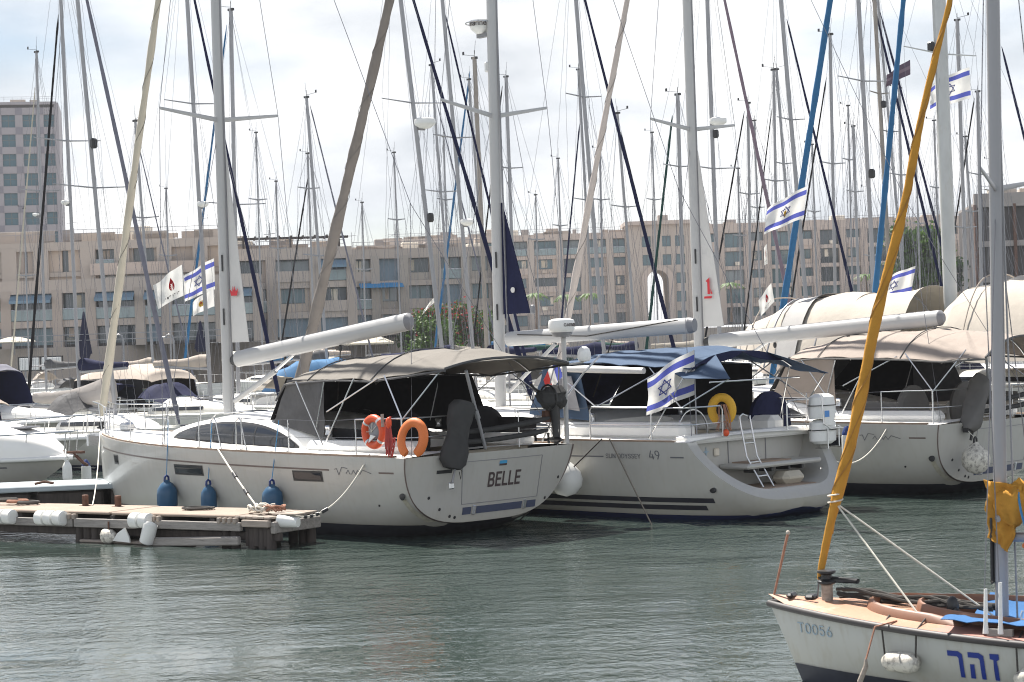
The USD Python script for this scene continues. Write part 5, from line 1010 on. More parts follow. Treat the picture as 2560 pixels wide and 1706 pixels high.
# ------------------------------------------------------------------ sailing boats moored behind, one row after another
def bg_boat(xa, ya, xb, yb, wpx, d, label, top=False, furl_=None, fm='canvas_dark', fw=6, fmt=None, mt='alloy', spr=(), sl=1.1, sw=.0, radar=None, lamp=None, cover='canvas_beige', J=None, left=None, hull='gelcoat_old', boom=True, name='moored_sailboat', L=None, lift=0.0, rot=0.0, bmlen=.33, awn=None, bz=None, ck=1.0):
    hs = sum(map(ord, label)); cols = ('canvas_dark', 'canvas_navy', 'canvas_beige', 'canvas_dark', 'canvas_taupe', 'canvas_navy', 'canvas_green'); awn = awn or cols[hs % 7]; cover = cols[(hs // 7) % 7] if cover == 'canvas_beige' and hs % 3 else cover
    pb, pt = at(xb, yb, d), at(xa, ya, d); dz = pt[2] - pb[2]; sx = (pt - pb) / dz
    base = pb + sx * (1.35 - pb[2]); zt = pt[2] if top else max(pt[2] + 2.5, 13.5); tip = pb + sx * (zt - pb[2]); r = wpx / 2 * d / FPX
    fl = None
    if left is None: left = furl_ is None or furl_[-2] < xb
    ph = PHI + rot; u = np.array([-math.sin(ph), math.cos(ph), 0]) * (1 if left else -1); v = np.array([-u[1], u[0], 0]); n = v
    if furl_:
        hit = lambda x, y: np.array([0, 0, EYE]) + ray(x, y) * (((base - [0, 0, EYE]) @ n) / (ray(x, y) @ n))
        a, b = hit(*furl_[:2]), hit(*furl_[2:4]); bow = a + (b - a) * ((1.2 - a[2]) / (b[2] - a[2])); J = float((bow - base) @ u)
        a = a if furl_[1] > 5 else a + (a - b) / max(1e-6, (a - b)[2]) * 2.2; fl = (bow + [0, 0, .12], a)
    J = J or 3.6; J = min(max(J, 2.4), 7.5); L = L or min(max(J / .39, 6.5), 15); bm_ = min(.34 * L ** .9 * .5 + .35, 2.2)
    T = base + u * (J - L); T[2] = 0; rz = math.atan2(u[1], u[0]); A = np.stack([u, v, [0, 0, 1.]]); loc = lambda p: A @ (np.asarray(p) - T)
    H = Hull(L, bm_ * .85, bm_, 1.0 + .03 * L * .3 + lift, 1.15 + .03 * L * .3 + lift, zkT=.15, raked=-.2 if len(label) % 2 else .25, stem=.5)
    B = thing(name, label, 'sailing boat', T, rz)
    part(B, 'hull', H.shell(16, 7), hull, 40); part(B, 'transom', H.transom(7), hull); part(B, 'deck', H.deck(14), ('gelcoat_old', 'deck_cream', 'deck_white')[hs % 3], 40)
    part(B, 'boot_stripe', H.band(.3, L * .93, -.05, .14, n=14, k=2), 'navy_paint'); part(B, 'boot_stripe', H.band(.3, L * .93, -.05, .14, side=-1, n=14, k=2), 'navy_paint')
    xm = L - J; rows = [(xm + 2.3 * L / 10, .3, .0), (xm + 1.6 * L / 10, .6, .2), (xm, bm_ * .55, .42), (xm - 1.5 * L / 10, bm_ * .6, .45), (xm - 2.4 * L / 10, bm_ * .6, .34)]
    Rf = Roof(H, rows); part(B, 'coachroof', Rf.mesh(10), ('gelcoat_old', 'deck_white')[hs % 2], 50)
    for s in (1, -1): part(B, 'cabin_window', Rf.window(xm - 2.1 * L / 10, xm + .6 * L / 10, lambda x: H.deck_z(x) + .15, lambda x: H.deck_z(x) + .28, .008, s, 8), 'smoked_glass')
    lb, lt = loc(base), loc(tip); m = part(B, 'mast', MB().tube([lb - [0, 0, .4], lt], r, 10, ry=r * .75), mt, 60)
    if top:
        part(m, 'wind_vane', MB().tube([lt, lt + [0, 0, .3]], .012, 4).tube([lt + [0, 0, .06], lt + [.5, .2, .14]], .012, 4).box(lt + [.5, .2, .2], (.1, .03, .14)).box(lt + [0, 0, -.04], (.3, .12, .1)).tube([lt, lt + [-.2, .1, .7]], .007, 4), 'plastic_black', False)
    f = lambda z: lb + (lt - lb) * ((z - lb[2]) / (lt[2] - lb[2])); yb_ = bm_ * .9; zd_ = H.deck_z(xm); tips = []
    for y_ in spr:
        k_ = (y_ - yb) / (ya - yb); z = pb[2] + dz * k_
        for s in (1, -1):
            e = f(z) + [-sw, s * sl, .08]; tips.append((s, e)); part(B, 'spreader', MB().tube([f(z), e], [.035 * d / 80, .022 * d / 80], 5), mt)
    tips.sort(key=lambda q: q[1][2])
    wr = .0048 * d / 70
    for s in (1, -1):
        P = [np.array([xm - .2, s * yb_, zd_])] + [e for q, e in tips if q == s] + [lt - [0, 0, .1]]; part(B, 'shroud', MB().tube(P, wr, 4, cap=False), 'wire')
        part(B, 'lower_shroud', MB().tube([P[0], (P[1] if tips else f(lt[2] * .5)) * [1, 0, 1] + [0, s * .05, -.1]], wr, 4, cap=False), 'wire')
    part(B, 'backstay', MB().tube([[.1, 0, H.zT], lt], wr, 4, cap=False), 'wire')
    if fl:
        a, b = loc(fl[0]), loc(fl[1]); rb = fw / 2 * d / FPX; part(B, 'furled_headsail', furl(a, b, rb, (fmt or fw * .6) / 2 * d / FPX, 8, 30, .008, len(label)), fm, 60)
    else: part(B, 'forestay', MB().tube([[L - .1, 0, H.zB], lt - [0, 0, .2]], wr, 4, cap=False), 'wire')
    if boom:
        bl = min(L * bmlen, xm - .4); zb = bz or 2.35 + lift + .04 * L; p0, p1 = np.array([xm - .1, 0, zb]), np.array([xm - bl, 0, zb + .12]); part(B, 'boom', MB().tube([p0, p1], .07, 8), mt, 60)
        if cover:
            k_ = np.linspace(0, 1, 9); c = MB().tube(p0 + (p1 - p0) * k_[:, None] + np.outer((.13 + .16 * (1 - k_) ** 2) * ck, [0, 0, 1]), np.interp(k_, [0, .05, .4, 1], [.22, .3, .17, .1]) * (.5 + .5 * ck), 10, ry=np.interp(k_, [0, .3, 1], [.13, .14, .08])); c.v[0] += (meshkit.fbm(c.v[0] * 3 + len(label), 2)[:, None] - .5) * .07; part(B, 'sail_cover', c, cover, 50)
    zq = .3 + .4 * (hs % 5) / 5; part(B, 'inner_stay', MB().tube([[xm + J * zq, 0, H.zB], f(lt[2] * .72)], wr, 4, cap=False), 'wire'); part(B, 'topping_lift', MB().tube([[max(.3, xm - L * bmlen), 0, 2.6], lt - [0, 0, .1]], wr, 4, cap=False), 'wire')
    for s in (1, -1): part(B, 'halyard', MB().tube([[xm + .25 * s, s * .3, zd_ + .3], f(lt[2] * (.98 if s > 0 else .8)) + [0, s * .08, 0]], wr, 4, cap=False), 'wire')
    rail = MB(); xs = np.linspace(.3, L - .4, 7); T1 = [[x, H.deck_y(x) - .07, H.deck_z(x) + .6] for x in xs]; T1 = T1 + [[L, 0, H.zB + .65]] + [[a_, -b_, c_] for a_, b_, c_ in T1[::-1]]
    rail.tube(T1, .012 * d / 80, 4)
    for x_, y_, z_ in T1: rail.tube([[x_, y_, z_ - .6], [x_, y_, z_]], .012 * d / 80, 4)
    part(B, 'guard_rail', rail, 'stainless', False)
    if awn:
        part(B, 'spray_hood', arch_canvas([(xm - 2.9 * L / 10, bm_ * .62, 1.75 + lift, 2.25 + lift), (xm - 2.4 * L / 10, bm_ * .62, 1.7 + lift, 2.3 + lift), (xm - 1.7 * L / 10, bm_ * .5, 1.55 + lift, 1.8 + lift)], 9), awn, 50)
    if radar:
        (rx, ry), mk = radar; z = at(rx, ry, d)[2]; off = (at(rx, ry, d) - at(xb + (xa - xb) * (ry - yb) / (ya - yb), ry, d))[0]
        p = f(z) + A @ np.array([off * .75, -abs(off) * .2, 0]); rr = mk / 2 * d / FPX; dm = part(B, 'radar_dome', MB().lathe([(.001, -rr * .5), (rr * .5, -rr * .42), (rr * .95, -rr * .1), (rr, rr * .1), (rr * .97, rr * .4), (rr * .7, rr * .52), (.001, rr * .55)], 16, p), 'plastic_white', 50); part(dm, 'bracket', MB().tube([f(z - rr * .4), p - [0, 0, rr * .5]], .05, 5), 'plastic_grey')
    if lamp:
        z = at(*lamp, d)[2]; part(B, 'mast_light', MB().rbox(f(z) + A @ np.array([r * 1.4 if lamp[0] > xb + (xa - xb) * (lamp[1] - yb) / (ya - yb) else -r * 1.4, -.1, 0]), (.2, .2, .3), .05), 'plastic_black')
    return B, H, loc, f

bg = bg_boat
bg(91, 128, 114, 903, 8, 104, 'sailboat with slim grey mast ending before the tower, wind vane on top', True, (88, 219, 58, 570), 'canvas_cream', 5, spr=(478,), sl=1.2, lamp=None, radar=((86, 538), 17))
bg(152, 0, 197, 944, 11, 78, 'sailboat with black rolled headsail crossing the tower front', False, (146, 36, 104, 570), 'canvas_black', 9, spr=(353,), sl=1.5, radar=((160, 508), 22), cover='canvas_navy')
m3 = bg(194, 0, 265, 765, 12.5, 60, 'sailboat with grey boom cover and slate rolled headsail slanting right', False, (217, 0, 340, 570), 'canvas_slate', 14, 8, spr=(470,), sl=1.45, cover='sail_grey', lamp=(229, 360), J=None, bmlen=.60, bz=1.72, ck=2.1)
bg(338, 300, 382, 889, 8, 92, 'sailboat whose short grey mast stands right of the cream rolled headsail', True, (347, 366, 395, 570), 'canvas_slate', 5, spr=(545,), sl=.9)
bg(468, 0, 528, 1000, 12.5, 72, 'sailboat with navy rolled headsail passing behind the mast of BELLE', False, (486, 0, 607, 570), 'canvas_navy', 11, 6, spr=(260,), sl=1.25, radar=((510, 512), 30))
bg(577, 22, 592, 780, 12, 83, 'sailboat with bright blue rolled headsail left of the mast of BELLE', True, (567, 62, 504, 570), 'canvas_bright', 9, 4, spr=(512,), sl=1.6, cover='canvas_bright')
bg(766, 241, 813, 834, 9, 98, 'sailboat with grey-green rolled headsail, mast ending at the end of the long spreader', True, (775, 263, 851, 570), 'canvas_slate', 6, spr=(640,), sl=1.0)
bg(769, 382, 785, 830, 6, 128, 'small sailboat with thin black headsail, low mast just left of a taller grey one', True, (771, 438, 707, 845), 'canvas_black', 6, 4, spr=(472,), sl=.9)
bg(1002, 0, 1102, 830, 13, 66, 'sailboat with strongly raked mast, round radar and broad navy rolled headsail', False, (1033, 0, 1201, 570), 'canvas_navy', 15, 7, spr=(258,), sl=1.35, radar=((1070, 310), 54), lamp=(1073, 545), cover='canvas_navy')
bg(1106, 0, 1183, 870, 11.5, 77, 'sailboat with white mast leaning left between two navy headsails', False, (1113, 36, 1223, 512), 'canvas_navy', 9, 5, spr=(345,), sl=1.1, radar=((1172, 557), 34))
bg(1078, 161, 1131, 850, 7.5, 110, 'sailboat with thin grey rolled headsail under the navy diagonal', True, (1090, 250, 1145, 470), 'canvas_slate', 5, spr=(480,), sl=1.2)
bg(1109, 340, 1117, 600, 5.5, 138, 'sailboat whose short mast top shows under the round radar', True, None, spr=(500,), sl=.8)
bg(1186, 143, 1217, 870, 13, 88, 'sailboat with plain brown-grey mast left of the thick white mast', True, None, mt='alloy_brown', cover='canvas_navy')
bg(1172, 197, 1200, 560, 7, 118, 'sailboat with blue rolled headsail crossing the navy one', True, (1175, 179, 1126, 570), 'canvas_bright', 7.5, 5, cover='canvas_bright', awn='canvas_bright')
bg(1265, 190, 1283, 700, 10, 106, 'sailboat with grey mast just right of the thick white mast', True, (1256, 215, 1235, 400), 'canvas_black', 5, 4, spr=(421,), sl=1.0, cover='canvas_green')
bg(1339, 486, 1346, 760, 4.5, 148, 'far sailboat with very thin short mast over the middle of the building', True, None, spr=(600,), sl=.8)
bg(1446, 172, 1482, 808, 8, 116, 'sailboat with thin navy headsail left of the pale rolled headsail', True, (1449, 310, 1404, 801), 'canvas_navy', 6, 4, spr=(500,), sl=1.0)
bg(1440, 0, 1505, 808, 12, 70, 'sailboat with long navy headsail falling across the archway', False, (1462, 0, 1607, 570), 'canvas_navy', 11, 6, spr=(243,), sl=.9, lamp=(1482, 445), cover='canvas_navy')
bg(1500, 373, 1507, 760, 6, 136, 'sailboat with short mast between the pale headsail and the navy one', True, None, mt='alloy_dull', spr=(500,), sl=.9)
bg(1543, 281, 1586, 800, 8, 99, 'sailboat with leaning mast touched by the long navy headsail', True, (1552, 330, 1604, 540), 'canvas_black', 4, 3, spr=(518,), sl=1.0)
bg(1694, 234, 1708, 740, 11, 90, 'sailboat with dark green rolled headsail left of the mast of the beige-topped yacht', True, (1681, 289, 1650, 570), 'canvas_green', 9, 6, spr=(417,), sl=1.1)
bg(1768, 0, 1798, 816, 12, 72, 'sailboat with mauve rolled headsail and white radar at mid mast', False, (1811, 0, 1923, 526), 'canvas_mauve', 12, 7, spr=(422,), sl=1.4, radar=((1800, 306), 44), lamp=(1784, 336))
bg(1870, 256, 1876, 740, 8, 108, 'sailboat with thin black headsail, upright mast behind the mauve headsail', True, (1861, 278, 1811, 570), 'canvas_black', 6, 4, spr=(486,), sl=.9)
bg(1886, 300, 1900, 740, 5.5, 140, 'far sailboat with thin mast under the mauve headsail', True, None, spr=(520,), sl=.8)
bg(1934, 172, 1943, 740, 8, 96, 'sailboat with upright grey mast, left one of a pair crossing near the top', True, (1930, 270, 1893, 570), 'canvas_black', 5, 3, spr=(453,), sl=1.1)
bg(1941, 172, 1986, 740, 8, 112, 'sailboat with leaning bare mast, right one of a pair crossing near the top', True, None, left=False, spr=(410,), sl=.8)
bg(1952, 0, 2005, 620, 12, 80, 'sailboat with navy headsail reaching down behind the white awning', False, (1967, 48, 2091, 570), 'canvas_navy', 9, 5, spr=(300,), sl=.9)
bg(2075, 84, 2088, 740, 9, 94, 'sailboat with black headsail, slim mast right of the blue headsail', True, (2066, 194, 2011, 548), 'canvas_black', 6, 4, spr=(410,), sl=1.0)
bg(2146, 0, 2186, 728, 12, 66, 'sailboat with broad blue rolled headsail laced at its foot', False, (2076, 0, 1989, 570), 'canvas_bright', 19, 16, spr=(203,), sl=1.35, lamp=(2183, 435), cover='canvas_bright')
bg(2120, 263, 2131, 720, 5, 146, 'far sailboat with the thinner mast of a close pair', True, None, spr=(400,), sl=.8)
bg(2133, 314, 2147, 740, 8, 126, 'sailboat with the thicker, lower mast of a close pair', True, None, spr=(480,), sl=.9)
bg(2186, 0, 2226, 720, 11, 85, 'sailboat with brownish mast and two dark headsails beside it', False, (2182, 0, 2318, 570), 'canvas_navy', 9, 5, mt='alloy_brown', spr=(235,), sl=.7, lamp=(2206, 262))
bg(2248, 219, 2258, 740, 7.5, 120, 'sailboat with slim mast behind the second blue headsail', True, None, spr=(438,), sl=1.1)
bg(2195, 4, 2262, 735, 7, 102, 'sailboat with a second navy headsail running beside a darker one', False, (2200, 30, 2336, 548), 'canvas_navy', 9, 5, spr=(330,), sl=.9)
bg(2393, 48, 2416, 740, 10, 98, 'sailboat with grey mast right of the thick weathered one', True, None, left=False, spr=(570,), sl=1.1)
bg(2444, 227, 2454, 740, 9, 112, 'sailboat with stubby grey mast and thin dark headsail near the right edge', True, (2436, 245, 2387, 570), 'canvas_black', 5, 4, spr=(437,), sl=1.0)
bg(2413, 340, 2440, 740, 6.5, 132, 'far sailboat with leaning thin mast between two thicker ones', True, None, spr=(530,), sl=.9)
bg(2470, 0, 2502, 740, 7, 88, 'sailboat with brown mast hidden close behind the foremost mast', False, mt='alloy_brown', left=False, spr=(480,), sl=.9, furl_=(2504, 117, 2560, 343), fm='canvas_navy', fw=9)
FAR = [(640, 330, 14, 142, 'between the blue headsail and the pergola roof'), (690, 452, 10, 150, 'standing over the pergola roof, lowest there'), (905, 505, 8, 152, 'very short, just left of the thick taupe headsail'), (985, 380, 16, 144, 'just right of the thick taupe headsail'), (1395, 395, 13, 150, 'left of the thin navy headsail before the middle building'),
    (1630, 330, 14, 146, 'left of the tallest pale mast with the one emblem'), (1845, 420, 10, 151, 'between the mauve headsail and the radar mast'), (2030, 360, 15, 147, 'just right of the laced blue headsail'), (2172, 470, 8, 152, 'lowest one left of the second blue headsail'), (2290, 390, 13, 150, 'left of the mustard sail, before the green tree'),
    (2335, 300, 18, 144, 'close beside the thick weathered mast'), (2480, 400, 12, 150, 'close left of the foremost mast'), (415, 470, 10, 149, 'left of the first flags, over the stepped stone flats'), (60, 520, 9, 150, 'at the far left below the tower')]
for x_, y_, dx_, d_, w_ in FAR: bg(x_, y_, x_ + dx_, 800, 5, d_, 'distant bare mast ' + w_, True, None, spr=(y_ + 170,), sl=.8, L=8.5, J=3.4, cover=None)
# the big yacht under white tents
by, bH, bl, bf = bg(2347, 0, 2376, 735, 37, 60, 'large yacht with thick weathered mast and two cream tent awnings', False, (2259, 0, 2204, 570), 'canvas_bright', 17, 14, mt='alloy_aged', spr=(135,), sl=1.9, cover=None, boom=False, hull='gelcoat', L=17, lamp=(2328, 118), lift=.35)
xm = bl(at(2376, 735, 60))[0]
part(by, 'tent_awning', arch_canvas([(xm + 7.6, 1.0, 2.7, 3.5), (xm + 7.2, 1.5, 2.6, 3.75), (xm + 5.4, 2.0, 2.4, 4.35), (xm + 3.6, 2.25, 2.3, 4.55), (xm + 1.8, 2.3, 2.3, 4.45), (xm + .5, 2.3, 2.4, 4.6)], 19, 2.6, .015, .05, 31), 'thin_tent', 50, 'forward tent with a grey patch')
part(by, 'tent_patch', arch_canvas([(xm + 5.2, 2.05, 2.4, 4.40), (xm + 4.3, 2.2, 2.35, 4.52)], 19, 2.6, .01, .0, 31).xf(lambda v: v[(v[:, 1] > -9)] + [0, .03, .02]), 'canvas_patch', 50)
part(by, 'tent_awning', arch_canvas([(xm - .4, 1.9, 2.3, 4.1), (xm - 1.0, 2.2, 2.3, 4.5), (xm - 2.6, 2.4, 2.3, 4.75), (xm - 4.4, 2.45, 2.3, 4.95), (xm - 6.4, 2.45, 2.3, 5.1), (xm - 8.5, 2.3, 2.3, 4.9)], 19, 2.4, .015, .05, 41), 'thin_tent', 50, 'aft tent with seamed sides')
for q in (xm + 5.4, xm + 3.6, xm + 1.8, xm - 2.6, xm - 4.4, xm - 6.4): part(by, 'tent_hoop', MB().tube([[q, 2.28 * math.copysign(abs(k) ** .85, k), 2.3 + 2.1 * (1 - abs(k) ** 2.5)] for k in np.linspace(-1, 1, 17)], .03, 6), 'alloy_dull'); part(by, 'tent_seam', MB().tube([[q + .9, (2.3 if q < xm else 2.2) * math.copysign(abs(k) ** .85, k), 2.35 + (2.12 if q > xm else 2.5) * (1 - abs(k) ** 2.5)] for k in np.linspace(-1, 1, 21)], .022, 5), 'canvas_beige')

# ------------------------------------------------------------------ motor boats at the left
def motorboat(label, bowpx, d, ang, L, hb, zf, opts):
    u = np.array([math.cos(ang), math.sin(ang), 0]); bow = at(*bowpx, d); T = bow - u * L; T[2] = 0
    H = Hull(L, hb * .92, hb, zf, zf + opts.get('sheer', .15), zkT=-.1, zkM=-.3, raked=-.1, stem=opts.get('stem', 1.5), s0=.45, pw=2.4, full=.8, q=.95)
    B = thing('motor_boat', label, 'motor boat', T, ang); part(B, 'hull', H.shell(26, 10), 'gelcoat', 40); part(B, 'transom', H.transom(8), 'gelcoat'); part(B, 'deck', H.deck(20), 'deck_white', 40)
    for s in (1, -1): part(B, 'rub_rail', MB().tube([[H.sheer(t)[0], s * H.b(t), float(H.zs(t)) - .04] for t in np.linspace(0, .99, 24)], .06, 8), opts.get('rail', 'plastic_white'), 60); part(B, 'hull_stripe', H.band(.3, L * .8, zf - .22, zf - .18, side=s, n=16, k=2), opts.get('stripe', 'letter_grey'))
    rows = opts['roof']; Rf = Roof(H, rows, .6, .7); part(B, 'foredeck', Rf.mesh(18), 'deck_white', 60)
    xh = rows[1][0] - .6; part(B, 'hatch', MB().rbox((xh - .2, 0, Rf.wh(xh - .2)[2] + Rf.wh(xh - .2)[1] + .03), (.6, .6, .05), .02), 'clear_vinyl')
    z0 = opts['z0']
    ws = opts['screen']; part(B, 'windscreen', MB().grid(np.array([[[ws - .9 * (abs(k) ** 2) - .35 * j, hb * .8 * k, z0 + .5 * j] for j in (0, 1)] for k in np.linspace(-1, 1, 9)]), .01), 'glass_rail', True)
    part(B, 'screen_frame', MB().tube([[ws - .9 * (abs(k) ** 2) - .35, hb * .8 * k, z0 + .5] for k in np.linspace(-1, 1, 9)], .025, 6).tube([[ws, 0, z0], [ws - .35, 0, z0 + .5]], .02, 6), 'stainless')
    if 'canopy' in opts: part(B, 'canopy', arch_canvas(opts['canopy'], 13, 3.0, .02, .03, len(label)), opts['cloth'], 50)
    if 'side' in opts:
        for s in (1, -1):
            a = np.array(opts['side']); part(B, 'canopy_side', quad_sheet(*[[x, s * y, z] for x, y, z in a], 8, 6, .01, .05, .03, s), opts['sidecloth'], True)
            part(B, 'side_window', quad_sheet(*[[x * .8 + a[:, 0].mean() * .2, s * (y + .05), z * .7 + a[:, 2].mean() * .3] for x, y, z in a], 4, 4, .006, .04), 'smoked_glass', True)
    pts = [[x, H.deck_y(x) - .08, H.deck_z(x) + .5 + .1 * (x / L)] for x in np.linspace(L * .45, L - .25, 6)]
    rl = pts + [[L + .05, 0, H.zB + .62]] + [[a, -b, c] for a, b, c in pts[::-1]]; part(B, 'bow_rail', MB().tube(rl, .02, 6), 'stainless')
    for x, y, z in rl: part(B, 'rail_post', MB().tube([[x - .08, y * .96, z - .58], [x, y, z]], .015, 5), 'stainless')
    for a, b in opts.get('poles', ()): part(B, 'canopy_pole', MB().tube([a, b], .02, 6), 'stainless'); part(B, 'canopy_pole', MB().tube([np.array(a) * [1, -1, 1], np.array(b) * [1, -1, 1]], .02, 6), 'stainless')
    return B, H, T, u
mA = motorboat('white motor boat with a pointed bow and bare foredeck at the left edge', (193, 1146), 50, math.radians(-24), 8.0, 1.35, .85, dict(roof=[(7.7, .1, .0), (7.2, .5, .38), (6.5, .85, .66), (5.2, 1.1, .9), (3.6, 1.15, 1.0), (2.4, 1.1, .9)], z0=1.9, screen=3.6, sheer=.05, stem=1.7))
part(mA[0], 'anchor', MB().box((7.95, 0, .98), (.5, .12, .06)).tube([[7.9, 0, .95], [8.2, 0, .7], [8.15, .2, .65]], .04, 6), 'rust_iron'); part(mA[0], 'anchor_chain', MB().tube([[7.6 - .12 * q, .06 * math.sin(q * 2.3), 1.0 + .02 * q] for q in range(9)], .035, 5), 'rust_iron')
c = at(168, 1178, 49.6); fender('grey_fender', 'pale grey fender hanging under the bow of the motor boat at the left edge', c, .12, .55, 'fender_white', 'fender_white', c + [0, 0, .7])
mB = motorboat('motor boat with a beige arched top over navy side curtains, behind the pointed bow', (238, 1152), 57, math.radians(-20), 9.0, 1.5, .95, dict(roof=[(7.9, .15, .0), (7.0, .6, .22), (5.4, 1.0, .45), (4.2, 1.1, .5)], z0=1.4, screen=4.6, stripe='maroon',
    canopy=[(5.6, .9, 2.0, 2.1), (5.2, 1.1, 2.1, 2.35), (4.0, 1.3, 2.2, 2.55), (2.4, 1.3, 2.2, 2.55), (1.0, 1.25, 2.15, 2.4)], cloth='thin_beige', side=[(5.0, 1.15, 2.15), (1.2, 1.28, 2.2), (.9, 1.35, 1.05), (5.2, 1.2, 1.25)], sidecloth='canvas_navy', poles=[((4.6, 1.3, 1.1), (3.9, 1.3, 2.2)), ((2.2, 1.35, 1.1), (3.4, 1.3, 2.2))]))
t = thing('cylinder_fender', 'white blue-capped fender hanging by the walkway, left of the bow of BELLE', 'fender', at(216, 1192, 52)); part(t, 'body', MB().lathe([(.001, -.42), (.11, -.4), (.13, -.32), (.13, .24), (.1, .3)], 16), 'fender_white', 50); part(t, 'cap', MB().lathe([(.11, .28), (.11, .33), (.05, .42), (.02, .45)], 12), 'fender_cap', 50)
mC = motorboat('motor cruiser with a slate-blue hardtop and dark navy enclosure at the far left', (300, 1085), 66, math.radians(-14), 11.0, 1.7, 1.2, dict(roof=[(9.5, .2, .0), (8.4, .8, .3), (6.8, 1.2, .55), (5.6, 1.3, .6)], z0=1.8, screen=6.2,
    canopy=[(7.0, 1.0, 2.9, 3.0), (6.6, 1.3, 2.95, 3.2), (5.0, 1.5, 3.0, 3.35), (3.0, 1.5, 3.0, 3.3), (1.6, 1.4, 2.95, 3.1)], cloth='canvas_slate', side=[(6.8, 1.35, 2.95), (1.6, 1.45, 2.95), (1.2, 1.55, 1.35), (7.4, 1.3, 1.6)], sidecloth='canvas_navy'))
mD = motorboat('motor boat with a cream canopy and open black cabin behind the bow of BELLE', (640, 1085), 74, math.radians(-40), 9.5, 1.6, 1.05, dict(roof=[(8.4, .2, .0), (7.4, .7, .25), (6.0, 1.1, .5), (5.0, 1.2, .55)], z0=1.55, screen=5.4,
    canopy=[(5.0, 1.1, 2.3, 2.4), (4.7, 1.3, 2.4, 2.75), (3.2, 1.45, 2.45, 3.0), (1.6, 1.45, 2.45, 2.95), (.6, 1.35, 2.4, 2.7)], cloth='canvas_beige', side=[(4.6, 1.3, 2.4), (.7, 1.4, 2.4), (.5, 1.5, 1.15), (4.9, 1.35, 1.4)], sidecloth='canvas_black', poles=[((3.8, 1.5, 1.2), (3.0, 1.46, 2.45)), ((1.4, 1.5, 1.2), (2.2, 1.46, 2.45))]))
mE = motorboat('motor boat with a low beige cabin top, right of the mast of BELLE', (760, 1040), 80, math.radians(-160), 9.0, 1.6, 1.1, dict(roof=[(7.9, .2, .0), (7.0, .7, .3), (5.4, 1.1, .6), (3.6, 1.2, .7)], z0=1.7, screen=4.6,
    canopy=[(4.6, 1.1, 2.4, 2.5), (4.2, 1.3, 2.5, 2.7), (2.4, 1.4, 2.5, 2.75), (1.0, 1.3, 2.4, 2.6)], cloth='canvas_cream'))
t = thing('covered_dinghy', 'boat wholly wrapped in a bright blue tarpaulin behind the vang of BELLE', 'boat', at(665, 960, 96) * [1, 1, 0], math.radians(8))
Hd = Hull(7.5, 1.0, 1.2, .9, 1.1); part(t, 'hull', Hd.shell(14, 7), 'gelcoat_old', 40); part(t, 'tarpaulin', arch_canvas([(-.2, .9, .9, 1.9), (1.5, 1.15, 1.0, 2.7), (3.5, 1.25, 1.0, 2.9), (5.5, 1.0, 1.05, 2.3), (7.4, .2, 1.1, 1.4)], 13, 1.3, .02, .12, 5), 'canvas_bright', 50)

# ------------------------------------------------------------------ flags on the boats behind
fg = 'drop flags'
flag('club_flag', 'white flag with a red drop emblem at the left, flying from a stay', 'drop', at(455, 662, 58), (-.84, 0, -.38), (.10, 0, -.86), at(478, 1010, 58), ripple=.05, seed=.6)
flag('national_flag', 'blue and white striped flag partly hidden behind the blue rolled headsail at the left', 'israel', at(535, 646, 74), (-1.15, 0, -.40), (.0, 0, -1.15), ripple=.06, seed=2.)
flag('sun_flag', 'small white flag with a yellow sun below the striped one at the left', 'sun', at(535, 722, 75), (-.82, 0, -.3), (.0, 0, -.66), ripple=.04, seed=4.)
flag('national_flag', 'white flag with violet stripes and a yellow spot on its star, before the mauve headsail', 'israel_yellow', at(2018, 466, 64), (-1.28, 0, -.42), (-.14, 0, -1.02), ripple=.07, seed=3., star_at=.52)
flag('national_flag', 'striped white and blue flag high up behind the thick weathered mast', 'israel', at(2424, 168, 61), (-1.28, 0, -.28), (.0, 0, -.96), ripple=.07, seed=5., star_at=.5)
flag('dark_pennant', 'dark purple pennant with a pale band beside the blue headsail at the top right', 'dark', at(2275, 150, 63), (-.78, 0, -.32), (.0, 0, -.46), ripple=.04, seed=1.)
flag('national_flag', 'striped white and blue flag low over the white tent, right of the mustard sail', 'israel', at(2290, 665, 64), (-1.05, 0, -.2), (-.2, 0, -.88), ripple=.06, seed=6., star_at=.6)
flag('club_flag', 'small white flag with a red drop emblem left of the white tent', 'drop', at(1928, 708, 62), (-.42, 0, -.42), (.08, 0, -.58), ripple=.03, seed=2.4)
flag('club_flag', 'narrow white flag with red marks hanging limp before the right building', 'drop', at(1917, 610, 90), (-.14, 0, -.1), (.0, 0, -.9), ripple=.02, seed=1.4)
flag('white_pennant', 'dirty white cloth flapping by the red flowering bushes', 'plain', at(1095, 735, 84), (-.6, 0, -.5), (-.1, 0, -.3), ripple=.05, seed=.4)
# ------------------------------------------------------------------ quay, promenade and the buildings round the basin
QZ = 4.2
land = MB(); land.grid([[[-300, 168, QZ], [-300, 900, QZ]], [[-40, 172, QZ], [-40, 900, QZ]], [[-5, 230, QZ], [-5, 900, QZ]], [[40, 262, QZ], [40, 900, QZ]], [[400, 262, QZ], [400, 900, QZ]]])
struct('ground', land, 'concrete')
qv = [(-300, 168), (-40, 172), (-5, 230), (40, 262), (400, 262)]
for (a, b), nm in zip(zip(qv, qv[1:]), ('quay_wall',) * 4):
    m = MB(); c = np.array([(a[0] + b[0]) / 2, (a[1] + b[1]) / 2]); ln = math.dist(a, b); m.box((c[0], c[1], QZ / 2 - .6), (ln, .6, QZ + 1.2), math.atan2(b[1] - a[1], b[0] - a[0])); struct(nm, m, 'stone_pink')

